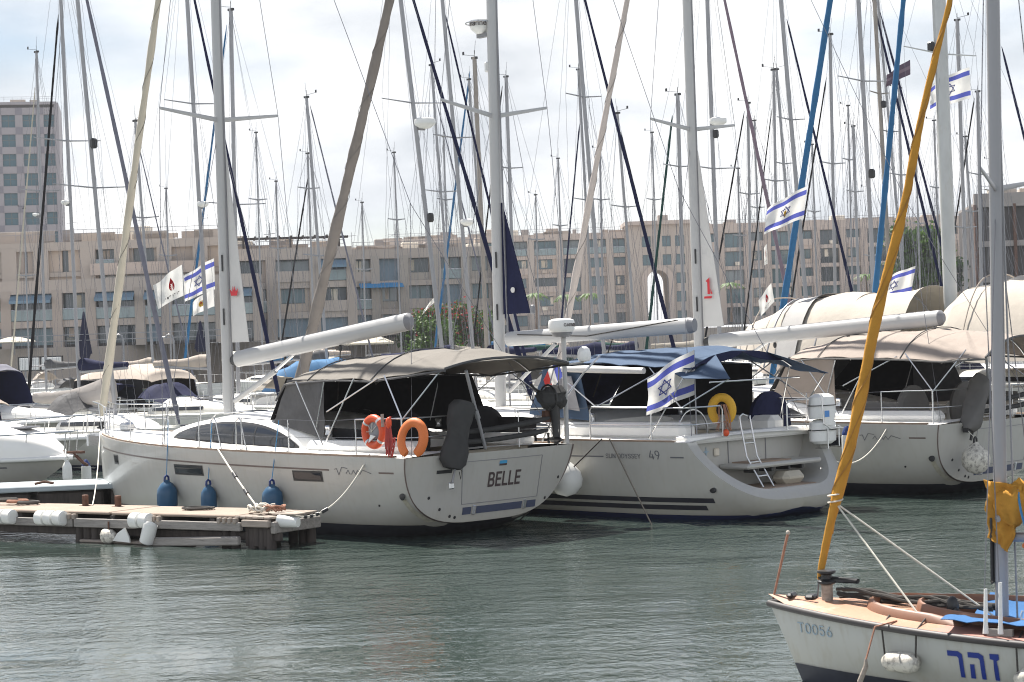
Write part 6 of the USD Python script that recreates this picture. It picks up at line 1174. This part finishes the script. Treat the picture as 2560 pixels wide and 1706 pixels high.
def building(name, label, o, ang, floors, bays, depth=12, wall='stone', band='stone_band', bh=.9, proud=.45, style=None, seed=0, glass='glass_teal', pier=.9, pier_mat=None, open_rail=None, z0=QZ, parapet=.5, top_loggia=False, skip=None):
    """facade of storeys and bays: floor bands and piers stand proud of a recessed core, windows are set in front of it.
    o: left corner (x, y); the facade runs along ang; floors: storey heights; bays: bay widths"""
    rg = np.random.default_rng(seed); B = thing(name, label, 'building', (o[0], o[1], 0), ang); W = sum(bays); Ht = sum(floors); xs = np.concatenate([[0], np.cumsum(bays)]); zs = np.concatenate([[0], np.cumsum(floors)]) + z0
    skip = skip or set(); X = xs
    cols = [j for j in range(len(bays)) if j not in skip]
    for j in cols: part(B, 'core', MB().box(((X[j] + X[j + 1]) / 2, depth / 2 + .5, z0 + Ht / 2), (bays[j] - .001, depth, Ht)), 'shade_interior', False)
    runs = []
    for j in cols:
        if runs and runs[-1][1] == j: runs[-1][1] = j + 1
        else: runs.append([j, j + 1])
    for a, b in runs:
        for z in zs[1:-1]: part(B, 'floor_band', MB().box(((X[a] + X[b]) / 2, .2, z - .05), (X[b] - X[a] + .1, .9, bh * .55)), band, False)
        part(B, 'parapet', MB().box(((X[a] + X[b]) / 2, .15, zs[-1] + parapet / 2 - .15), (X[b] - X[a] + .2, 1.1, parapet + .3)), band, False); part(B, 'roof', MB().box(((X[a] + X[b]) / 2, depth / 2 + .7, zs[-1] + .1), (X[b] - X[a], depth, .3)), 'concrete', False)
        for j in range(a, b + 1): part(B, 'pier', MB().box((X[j], -.05, z0 + Ht / 2), (pier, .8, Ht)), pier_mat or wall, False)
    wall0 = wall
    for i in range(len(floors)):
        zl, zh = zs[i], zs[i + 1]
        for j in cols:
            xa, xb = X[j] + pier / 2, X[j + 1] - pier / 2; w = xb - xa; cx = (xa + xb) / 2; st_ = style(i, j) if style else 'win'
            wall = (wall0, wall0, 'plaster', 'stone_band', 'stone_pink')[rg.integers(5)]
            zb, zt = zl + bh * .25, zh - bh * .32; gl = glass if rg.random() < .6 else ('glass_dark', 'glass_pale', 'glass_teal')[rg.integers(3)]
            if rg.random() < .16 and st_ != 'dark': part(B, 'air_conditioner', MB().rbox((xa + .5 + (w - 1) * rg.random(), -.12, zb + .35), (.9, .4, .6), .04), ('deck_cream', 'plaster')[rg.integers(2)], False)
            if rg.random() < .3 and st_ in ('win', 'log', 'logb', 'wide'): cw = w * (.2 + .3 * rg.random()); part(B, 'curtain', MB().box((xa + cw / 2 + (w - cw) * rg.random(), .34 if st_ == 'win' else .43, zt - (zt - zb) * .32), (cw * .7, .03, (zt - zb) * .5)), ('deck_cream', 'plaster', 'canvas_cream')[rg.integers(3)], False)
            if st_ == 'win':
                sill, ww = zb + .75, min(w * .75, 2.2)
                part(B, 'wall_panel', MB().box((cx, .22, (zb + sill) / 2), (w, .4, sill - zb)).box((xa + (w - ww) / 4, .22, (sill + zt) / 2), ((w - ww) / 2, .4, zt - sill)).box((xb - (w - ww) / 4, .22, (sill + zt) / 2), ((w - ww) / 2, .4, zt - sill)), wall, False)
                wn = part(B, 'window', MB().box((cx, .36, (sill + zt) / 2), (ww, .04, zt - sill)), gl, False); part(wn, 'frame', MB().box((cx, .33, (sill + zt) / 2), (.08, .05, zt - sill)).box((cx, .33, sill + .04), (ww, .05, .08)).box((cx, .33, zt - .04), (ww, .05, .08)), 'window_frame', False)
            elif st_ in ('log', 'logb', 'wide', 'awn'):
                wn = part(B, 'window', MB().box((cx, .46, (zb + zt) / 2), (w, .04, zt - zb)), gl, False); fr = MB()
                for k in range(1, max(2, int(w / 1.4))): fr.box((xa + w * k / max(2, int(w / 1.4)), .42, (zb + zt) / 2), (.09, .05, zt - zb))
                part(wn, 'frame', fr.box((cx, .42, zt - .05), (w, .05, .1)), 'window_frame', False)
                if st_ in ('log', 'awn'): rl = part(B, 'glass_railing', MB().box((cx, -.32, zb + .5), (w, .03, .95)), 'glass_rail', False); part(rl, 'top_rail', MB().tube([[xa, -.32, zb + 1.0], [xb, -.32, zb + 1.0]], .05, 5), 'stainless')
                if st_ == 'logb': part(B, 'balcony_wall', MB().box((cx, -.32, zb + .45), (w, .18, 1.0)), band, False)
                if st_ == 'awn': part(B, 'awning', MB().grid([[[xa, .1, zt + .15], [xa, -1.1, zt - .55], [xa, -1.12, zt - .8]], [[xb, .1, zt + .15], [xb, -1.1, zt - .55], [xb, -1.12, zt - .8]]], .03), 'blue_awning', False)
            elif st_ == 'shut':
                part(B, 'shutter', MB().box((cx, .2, (zb + zt) / 2), (w, .1, zt - zb)), 'blue_shutter', False)
            elif st_ == 'slit':
                part(B, 'wall_panel', MB().box((xa + w * .2, .22, (zb + zt) / 2), (w * .4, .4, zt - zb)).box((xb - w * .2, .22, (zb + zt) / 2), (w * .4, .4, zt - zb)), wall, False); part(B, 'window', MB().box((cx, .4, (zb + zt) / 2), (w * .2, .04, zt - zb)), glass, False)
            elif st_ == 'blank': part(B, 'wall_panel', MB().box((cx, .22, (zb + zt) / 2), (w, .4, zt - zb)), wall, False)
            elif st_ == 'dark': pass
    return B, xs, zs

def roof_clutter(B, x0, x1, y0, z, n, seed, rail=True):
    rg = np.random.default_rng(seed)
    for k in range(n):
        x = x0 + (x1 - x0) * rg.random(); w, h = .6 + 1.6 * rg.random(), .5 + .9 * rg.random(); part(B, 'roof_unit', MB().rbox((x, y0 + 2 + 3 * rg.random(), z + h / 2 + .2), (w, w, h), .05), ('plaster', 'concrete', 'deck_cream')[k % 3], False)
    for k in range(n): x = x0 + (x1 - x0) * rg.random(); part(B, 'roof_wall', MB().box((x, y0 + 1.5, z + .4), (1.5 + 3 * rg.random(), .25, .4 + .7 * rg.random())), ('stone', 'plaster', 'stone_pink')[k % 3], False)
    for k in range(n // 2): x = x0 + (x1 - x0) * rg.random(); part(B, 'aerial', MB().tube([[x, y0 + 2, z + .2], [x, y0 + 2, z + 2.2 + rg.random()]], .04, 4).tube([[x - .5, y0 + 2, z + 1.9], [x + .5, y0 + 2, z + 2.0]], .03, 4), 'alloy_dull', False)
    if rail:
        m = MB().tube([[x0, y0 + .1, z + 1.15], [x1, y0 + .1, z + 1.15]], .035, 4).tube([[x0, y0 + .1, z + .8], [x1, y0 + .1, z + .8]], .025, 4)
        for x in np.arange(x0, x1, 1.6): m.tube([[x, y0 + .1, z + .2], [x, y0 + .1, z + 1.15]], .03, 4)
        part(B, 'roof_railing', m, 'alloy_dull', False)

# office tower, far left
def tower():
    d = 372; pr = at(137, 262, d); px = d / FPX; sp = 51.2 * px; fl = 48.7 * px; W = 11 * sp; th_ = math.radians(10.5); B = thing('office_tower', 'office tower with a grey chequered facade and square teal windows', 'building', (pr[0] - W * math.cos(th_), d - W * math.sin(th_), 0), th_); zt = pr[2] + .2
    part(B, 'core', MB().box((W / 2, 8.6, zt / 2), (W - .4, 16, zt - .3)), 'shade_interior', False)
    nf = 13
    for i in range(nf):
        z = zt - .25 * fl - i * fl; hz = fl * .36; hw = fl - hz
        part(B, 'spandrel', MB().box((W / 2, .2, z - hz / 2 + .2), (W, .5, hz)), 'tower_panel', False)
        for j in range(8, 12):
            xr = W - .85 - (11 - j) * sp if j < 12 else W; xc = W - .5 * sp - (11 - j) * sp + 1.0
            part(B, 'dark_panel', MB().box((xc - sp / 2, .17, z - hz / 2 + .2), (sp * .33, .52, hz - .02)), 'tower_dark', False)
            part(B, 'pier', MB().box((xc - sp / 2, .22, z - hz - hw / 2 + .2), (sp * .36, .46, hw)), 'tower_panel', False)
            if j < 11 or True:
                wn = part(B, 'window', MB().box((xc, .5, z - hz - hw / 2 + .2), (sp * .66, .06, hw)), 'glass_tower', False)
                part(wn, 'frame', MB().box((xc, .45, z - hz - hw / 2 + .2), (.14, .08, hw)).box((xc, .45, z - hz - hw * .45 + .2), (sp * .66, .08, .14)), 'window_frame', False)
    part(B, 'corner', MB().box((W + .2, 8, zt / 2), (.8, 16.4, zt + .3)), 'tower_panel', False); part(B, 'roof_edge', MB().box((W / 2, 8, zt + .1), (W + .6, 16.6, .5)), 'tower_panel', False); roof_clutter(B, W - 14, W, .3, zt + .2, 2, 3)
    return B
tower()

# stepped stone apartments on the left: front row with loggias over a shopping level, set-back storeys above
st_front = lambda i, j: ('awn' if (j * 7) % 3 else 'log') if i == 1 else ('wide', 'shut', 'wide', 'wide')[j % 4]
bA, xs, zs = building('stone_apartments', 'stepped stone apartments with blue awnings over dark loggias, at the left behind the masts', (-53, 180), math.radians(1.5), [2.2, 3.0], [4.4, 3.2, 4.6, 3.0, 4.4, 2.4, 4.8, 3.4], 7, 'stone_pink', 'stone_band', 1.1, seed=1, style=st_front, parapet=.9, glass='glass_dark')
st_up = lambda i, j: ('blank', 'slit', 'win', 'blank', 'log', 'slit', 'blank', 'win', 'slit', 'blank')[(j * 3 + i * 2) % 10]
bA2, xs, zs = building('stone_apartments', 'plain stone storeys with few windows set back above the blue awnings', (-55, 189), math.radians(1.5), [2.8, 2.5], [3.6, 4.2, 3.0, 4.4, 3.2, 4.0, 3.4, 4.2], 9, 'stone', 'stone', .8, seed=4, style=st_up, z0=QZ + 4.2, parapet=.5, pier=1.4, glass='glass_dark')
roof_clutter(bA2, 2, 28, 0, zs[-1] + .5, 9, 12); part(bA2, 'stair_head', MB().rbox((8.2, 4.5, zs[-1] + 1.0), (5, 4, 1.6), .05), 'stone', False); part(bA2, 'terrace_wall', MB().box((21, -.9, QZ + 7.3), (11, .25, 1.1)), 'stone_band', False); part(bA2, 'terrace_wall', MB().box((7.5, -1.0, QZ + 5.7), (14, .3, .9)), 'stone_band', False)
part(bA2, 'terrace_awning', MB().grid([[[17, -2.2, QZ + 6.2], [17, .2, QZ + 6.8]], [[25, -2.2, QZ + 6.2], [25, .2, QZ + 6.8]]], .05), 'awning_cream', False)
st_b = lambda i, j: (('awn', 'log', 'win', 'logb')[(j + i) % 4] if i else 'shut')
bB, xs, zs = building('terraced_block', 'stone block with a roof pergola and a blue-and-white awning right of the mast of BELLE', (-25.6, 184), math.radians(9), [2.3, 2.8, 2.6], [3.6, 4.0, 3.4], 9, 'stone_pink', 'stone_band', 1.1, seed=6, style=st_b, parapet=.8, glass='glass_dark')
for k in range(9): part(bB, 'pergola_slat', MB().box((1.2 + 1.1 * k, 2.0, zs[-1] + 1.85), (.15, 4.5, .18)), 'wood_dark', False)
for x in (1.2, 5.5, 10): part(bB, 'pergola_post', MB().box((x, .1, zs[-1] + 1.0), (.2, .2, 1.6)), 'wood_dark', False)
part(bB, 'pergola_beam', MB().box((5.6, -.1, zs[-1] + 1.7), (10.5, .2, .22)), 'wood_dark', False); roof_clutter(bB, .5, 10.5, .2, zs[-1] + .3, 5, 5)
bC, xs, zs = building('terraced_block', 'lower stepped block with blue shutters between the pergola roof and the long arcade building', (-17, 205), math.radians(11), [2.7, 2.9, 2.8], [3.2, 3.0, 3.4, 3.0, 3.2], 10, 'stone', 'stone_band', 1.0, seed=8, style=lambda i, j: ('shut', 'win', 'log', 'win', 'logb')[(2 * i + j) % 5], parapet=.7)
roof_clutter(bC, 1, 15, 0, zs[-1] + .3, 8, 21)
part(bC, 'striped_awning', MB().grid([[[1.5, -1.3, QZ + 5.1], [1.5, .2, QZ + 5.8]], [[6, -1.3, QZ + 5.1], [6, .2, QZ + 5.8]]], .04), 'awning_bright', False)

# long building with the archway, in the middle and to the right
d1 = 318; X0 = at(958, 700, d1)[0]; fl5 = [3.1, 2.95, 2.95, 2.95, 2.9]
bays = [4.2, 3.4, 4.6, 3.6, 4.4, 3.4, 4.6, 3.8, 4.2, 3.0]
bm_, xs, zs = building('long_stone_building', 'long five-storey stone building with a glazed top floor, behind the middle masts', (X0, d1), math.radians(1.5), fl5, bays, 14, 'stone', 'stone_band', 1.1, seed=3, style=lambda i, j: 'log' if i == 4 else ('wide' if (j % 3 == 1) else ('logb' if (i + j) % 4 == 0 else 'win')), parapet=.7, pier=1.1, z0=QZ + .4)
roof_clutter(bm_, 1, sum(bays) - 1, .2, zs[-1] + .4, 12, 33)
# gate block: arch cut through
xa0, xa1 = at(1570, 700, d1 + 1)[0], at(1745, 700, d1 + 1)[0]; ga = thing('archway_block', 'tall stone gate block with a round archway open to the sky', 'building', (xa0, d1 - .5, 0), math.radians(1.5)); W = xa1 - xa0; top = zs[-1] + 1.6
al, ar = at(1617, 700, d1)[0] - xa0, at(1671, 700, d1)[0] - xa0; ac, arad = (al + ar) / 2, (ar - al) / 2; zc = at(1640, 700, d1)[2] - .2
arc = [(ac + arad * math.cos(t), zc + arad * math.sin(t)) for t in np.linspace(0, PI, 17)]
face = Polygon([(0, QZ), (W, QZ), (W, top), (0, top)]).difference(Polygon([(ar, QZ - 1)] + arc + [(al, QZ - 1)])); holes = []
for zf in np.cumsum([QZ + .4] + fl5[:-1]) + 1.0:
    for cx in ((al - 2.0), (ar + 2.0)):
        if 1 < cx < W - .8 and zf > 0: holes.append(sbox(cx - .75, zf, cx + .75, zf + 1.7))
    if zf > zc + arad + .6:
        for cx in (ac - 1.6, ac + 1.6): holes.append(sbox(cx - .7, zf, cx + .7, zf + 1.7))
wall_ = face.difference(unary_union(holes)); Mx = np.array([[1, 0, 0], [0, 0, 1], [0, 1, 0]]).T
part(ga, 'wall', MB().poly(wall_, 9.0, Mx), 'stone', False)
ringp = Polygon([(ac + (arad + .9) * math.cos(t), zc + (arad + .9) * math.sin(t)) for t in np.linspace(0, PI, 21)] + [(al - .9, QZ), (al, QZ)] + arc[::-1] + [(ar, QZ), (ar + .9, QZ)])
part(ga, 'arch_surround', MB().poly(ringp.buffer(0), .5, Mx, (0, -.35, 0)), 'stone_band', False)
for h in holes:
    x0_, z0_, x1_, z1_ = h.bounds; wn = part(ga, 'window', MB().box(((x0_ + x1_) / 2, .4, (z0_ + z1_) / 2), (x1_ - x0_, .05, z1_ - z0_)), 'glass_teal', False); part(wn, 'frame', MB().box(((x0_ + x1_) / 2, .36, (z0_ + z1_) / 2), (.09, .05, z1_ - z0_)), 'window_frame', False); part(ga, 'window_back', MB().box(((x0_ + x1_) / 2, 1.2, (z0_ + z1_) / 2), (x1_ - x0_ + .4, .1, z1_ - z0_ + .4)), 'shade_interior', False)
part(ga, 'parapet', MB().box((W / 2, 4, top + .3), (W + .6, 9.6, .6)), 'stone_band', False); part(ga, 'roof_unit', MB().rbox((W * .55, 4, top + 1.1), (1.6, 1.6, 1.2), .05), 'concrete', False)
X1 = xa1 + .3; bays2 = [3.4, 4.2, 3.2, 4.4, 3.4, 4.2, 3.4, 4.4, 3.2, 4.4, 3.6, 4.2]
br, xs, zs2 = building('long_stone_building', 'right-hand wing of the long stone building, seen through the thickest crowd of masts', (X1, d1), math.radians(1.0), fl5, bays2, 14, 'stone_pink', 'stone_band', 1.1, seed=14, style=lambda i, j: 'wide' if j % 2 else ('win' if i % 2 else 'logb'), parapet=1.2, pier=1.2, z0=QZ + .6)
roof_clutter(br, 1, sum(bays2) - 1, .2, zs2[-1] + .6, 10, 53)
# dark building at the right edge
dk = 236; Xd = at(2440, 600, dk)[0]; bd, xs3, zs3 = building('dark_hall', 'dark-fronted hall with a concrete roof edge at the right edge behind the masts', (Xd, dk), math.radians(-6), [4.5, 4.2, 4.6], [4.5, 4.5, 4.5, 5, 5], 16, 'concrete', 'concrete', 1.2, seed=9, style=lambda i, j: 'dark', parapet=1.3, pier=.35, pier_mat='rust_iron', z0=QZ)
roof_clutter(bd, .5, 20, .2, zs3[-1] + 1.0, 3, 8)

# ------------------------------------------------------------------ trees and bushes
def plant(name, label, cat, c, rad, n, leaf, seed, trunk=None, size=.22, clumps=14, extra=None, group=None):
    rg = np.random.default_rng(seed); t = thing(name, label, cat, c, 0, group); rad = np.array(rad, float); C = []
    while len(C) < clumps:
        q = rg.random(3) * 2 - 1
        if q @ q < 1: C.append(q * rad * .85)
    C = np.array(C)
    def leaves(k, sz):
        ci = rg.integers(0, clumps, k); P = C[ci] + rg.normal(0, 1, (k, 3)) * rad * .20; P[:, 2] = np.maximum(P[:, 2], -rad[2]); a = rg.normal(0, 1, (k, 3)); a /= np.linalg.norm(a, axis=1)[:, None]; b = np.cross(a, rg.normal(0, 1, (k, 3))); b /= np.linalg.norm(b, axis=1)[:, None]; s = sz * (.6 + .8 * rg.random(k))[:, None]
        V = np.stack([P - a * s, P + b * s * .5, P + a * s, P - b * s * .5], 1).reshape(-1, 3); return MB().add(V, np.arange(4 * k).reshape(k, 4))
    part(t, 'crown', leaves(n, size), leaf, False)
    if extra: part(t, 'blossom', leaves(extra[0], size * .8), extra[1], False)
    if trunk:
        tr = MB().tube([[0, 0, -trunk], [.1, 0, -trunk * .4], [0, .1, 0], [0, 0, rad[2] * .5]], [.28, .2, .14, .04], 8)
        for k in C[:7]: tr.tube([[0, .05, -trunk * .3], k * .5 + [0, 0, -.2], k], [.12, .07, .02], 5)
        part(t, 'trunk', tr, 'bark', 50)
    return t
plant('tree', 'bushy green tree standing behind the mustard sail, left of the thick weathered mast', 'tree', at(2290, 640, 222), (3.4, 3.0, 3.4), 5200, 'leaf_bright', 5, 4.0, .30, 26)
plant('tree', 'darker low tree under the bright green one at the right', 'tree', at(2340, 690, 226), (3.0, 2.4, 2.4), 3200, 'leaf', 15, 3.4, .30, 18)
for k, (x, y, rr, ex, lab) in enumerate(((1085, 850, 2.2, None, 'plain green bush at the left end of the flowering hedge'), (1068, 812, 1.5, 500, 'bush speckled with pink-red blossom, left one of the flowering hedge'), (1130, 805, 2.2, 900, 'large bush covered in red blossom in the middle of the flowering hedge'), (1195, 820, 2.0, 350, 'olive-brown bush with few red flowers at the right end of the hedge'), (1045, 845, 1.6, None, 'small green bush by the boom end of BELLE'))):
    plant('flowering_bush' if ex else 'green_bush', lab, 'bush', at(x, y, 196 + 2 * k), (rr * 1.3, rr, rr), 2600, 'leaf_bright', 20 + k, 1.5, .2, 14, (ex, 'leaf_red') if ex else None)
def palm(label, x, y, d, h, seed):
    rg = np.random.default_rng(seed); c = at(x, y, d); t = thing('palm_tree', label, 'palm tree', c); part(t, 'trunk', MB().tube([[0, 0, -h], [.1, 0, -h * .5], [0, 0, 0]], [.18, .13, .12], 7), 'bark', 50)
    for k in range(13):
        a = k * 2.4; l = 1.7 + .4 * rg.random(); e = np.array([math.cos(a), math.sin(a), 0]); sd_ = np.array([-e[1], e[0], 0]); P = []
        for s in np.linspace(0, 1, 6): p = e * l * s + [0, 0, .9 * s - 1.7 * s * s + .2 * rg.random()]; w_ = .22 * math.sin(PI * min(1, s + .1)) + .02; P.append([p - sd_ * w_ - [0, 0, .1], p, p + sd_ * w_ - [0, 0, .1]])
        part(t, 'frond', MB().grid(P), 'leaf_bright', True)
palm('small palm before the middle building, left of the pale headsail', 1338, 738, 262, 4.5, 1); palm('small palm before the middle building, right of the pale headsail', 1415, 742, 266, 4.3, 2); palm('small palm just left of the mast with the mauve headsail', 1475, 738, 268, 4.4, 3); palm('small palm before the right-hand wing, left of the white tent', 1826, 712, 268, 5, 4); palm('small palm behind the laced blue headsail', 2165, 690, 270, 5, 5)

# ------------------------------------------------------------------ things on the promenade
dq = 171
def parasol(label, x, y0, y1, d, open_=False, mt='canvas_navy'):
    b, t_ = at(x, y1, d), at(x, y0, d); h = t_[2] - b[2]; p = thing('parasol', label, 'parasol', b)
    part(p, 'pole', MB().tube([[0, 0, -1.0], [0, 0, h]], .05, 6), 'alloy_dull')
    part(p, 'canopy', MB().lathe([(.001, h), (.09, h * .93), (.26, h * .55), (.5, h * .1), (.35, 0)] if not open_ else [(.001, h), (1.0, h * .6), (1.9, h * .15), (1.85, 0)], 10), mt, 30)
    for k in range(0 if open_ else 5): a = k * 1.256; part(p, 'fold', MB().tube([[.05 * math.cos(a), .05 * math.sin(a), h * .95], [.3 * math.cos(a), .3 * math.sin(a), h * .5], [.52 * math.cos(a), .52 * math.sin(a), h * .1]], [.03, .08, .11], 6), mt)
parasol('closed navy parasol on the promenade right of the black headsail', 213, 775, 898, dq - 2); parasol('closed navy parasol on the promenade beside the bright blue headsail', 503, 800, 880, dq - 2)
parasol('open cream parasol on the promenade at the far left', 35, 840, 858, dq - 1, True, 'awning_cream'); parasol('open straw-coloured parasol behind the boom end of BELLE', 922, 832, 862, 150, True, 'canvas_cream')
for k, x in enumerate((310, 436)):
    c = at(x, 905, dq - 1); h = at(x, 836, dq - 1)[2] - c[2]; lp = thing('street_lamp', ('curved promenade lamp between the cream headsail and the slate one', 'curved promenade lamp left of the bright blue headsail')[k], 'street lamp', c)
    part(lp, 'post', MB().tube([[0, 0, -1], [0, 0, h * .75], [-.1, 0, h * .95], [-.4, 0, h], [-.7, 0, h * .93]], [.09, .08, .07, .07, .06], 8), 'alloy', 60); part(lp, 'lamp_head', MB().ball((-.8, 0, h * .9), (.28, .12, .08), 10, 6), 'plastic_white')
c = at(100, 925, 163); sg = thing('sign_board', 'white framed notice board on the quay at the left, in two panels', 'sign', c); part(sg, 'panel', MB().rbox((-.85, 0, .5), (1.6, .08, 1.0), .03), 'plastic_white'); part(sg, 'panel', MB().rbox((.95, 0, .5), (1.6, .08, 1.0), .03), 'plastic_white'); part(sg, 'frame', MB().box((.05, .08, 1.05), (3.7, .1, .1)).box((.05, .08, -.03), (3.7, .1, .1)).box((-1.75, .08, .5), (.1, .1, 1.1)).box((1.85, .08, .5), (.1, .1, 1.1)).box((.05, .08, .5), (.1, .1, 1.1)), 'plastic_black'); part(sg, 'post', MB().box((-1.2, .1, -1.2), (.1, .1, 2.4)).box((1.2, .1, -1.2), (.1, .1, 2.4)), 'alloy_dull')
rr_ = thing('promenade_railing', 'dark metal railing along the promenade edge at the left', 'railing', (-70, 168.2, QZ), math.atan2(4, 260)); m = MB()
for z in (.5, 1.0): part(rr_, 'rail', MB().tube([[0, 0, z], [48, 0, z]], .035, 5), 'alloy_dull')
for k in range(25): part(rr_, 'post', MB().tube([[2 * k, 0, 0], [2 * k, 0, 1.0]], .03, 5), 'alloy_dull')
for k, (x, lab) in enumerate(((640, 'long cream market awning on the quay behind the vang of BELLE, left piece'), (760, 'cream market awning on the quay behind the bimini of BELLE, right piece'))):
    c = at(x, 890, 150); aw = thing('market_awning', lab, 'awning', c); part(aw, 'canopy', arch_canvas([(-2.4, 1.3, -.3, .35), (0, 1.4, -.3, .45), (2.4, 1.3, -.3, .35)], 9, 1.4, .03, .05, k), 'awning_cream', 30)
    for q in (-2.2, 0, 2.2): part(aw, 'post', MB().tube([[q, -1.2, -2.4], [q, -1.2, -.2]], .05, 6), 'alloy_dull')
# ------------------------------------------------------------------ light sea haze
usdkit.material(stage, '/World/Looks/haze_air', {'v': ('principled_volume', {'color': (.93, .95, 1.0), 'density': .00014, 'anisotropy': .35})}, [], volume='v.volume')
hz = MB().box((0, 420, 28), (900, 1000, 58)); hp = part(None, 'haze', hz, 'haze_air', False); hp.SetCustomDataByKey('kind', 'stuff')
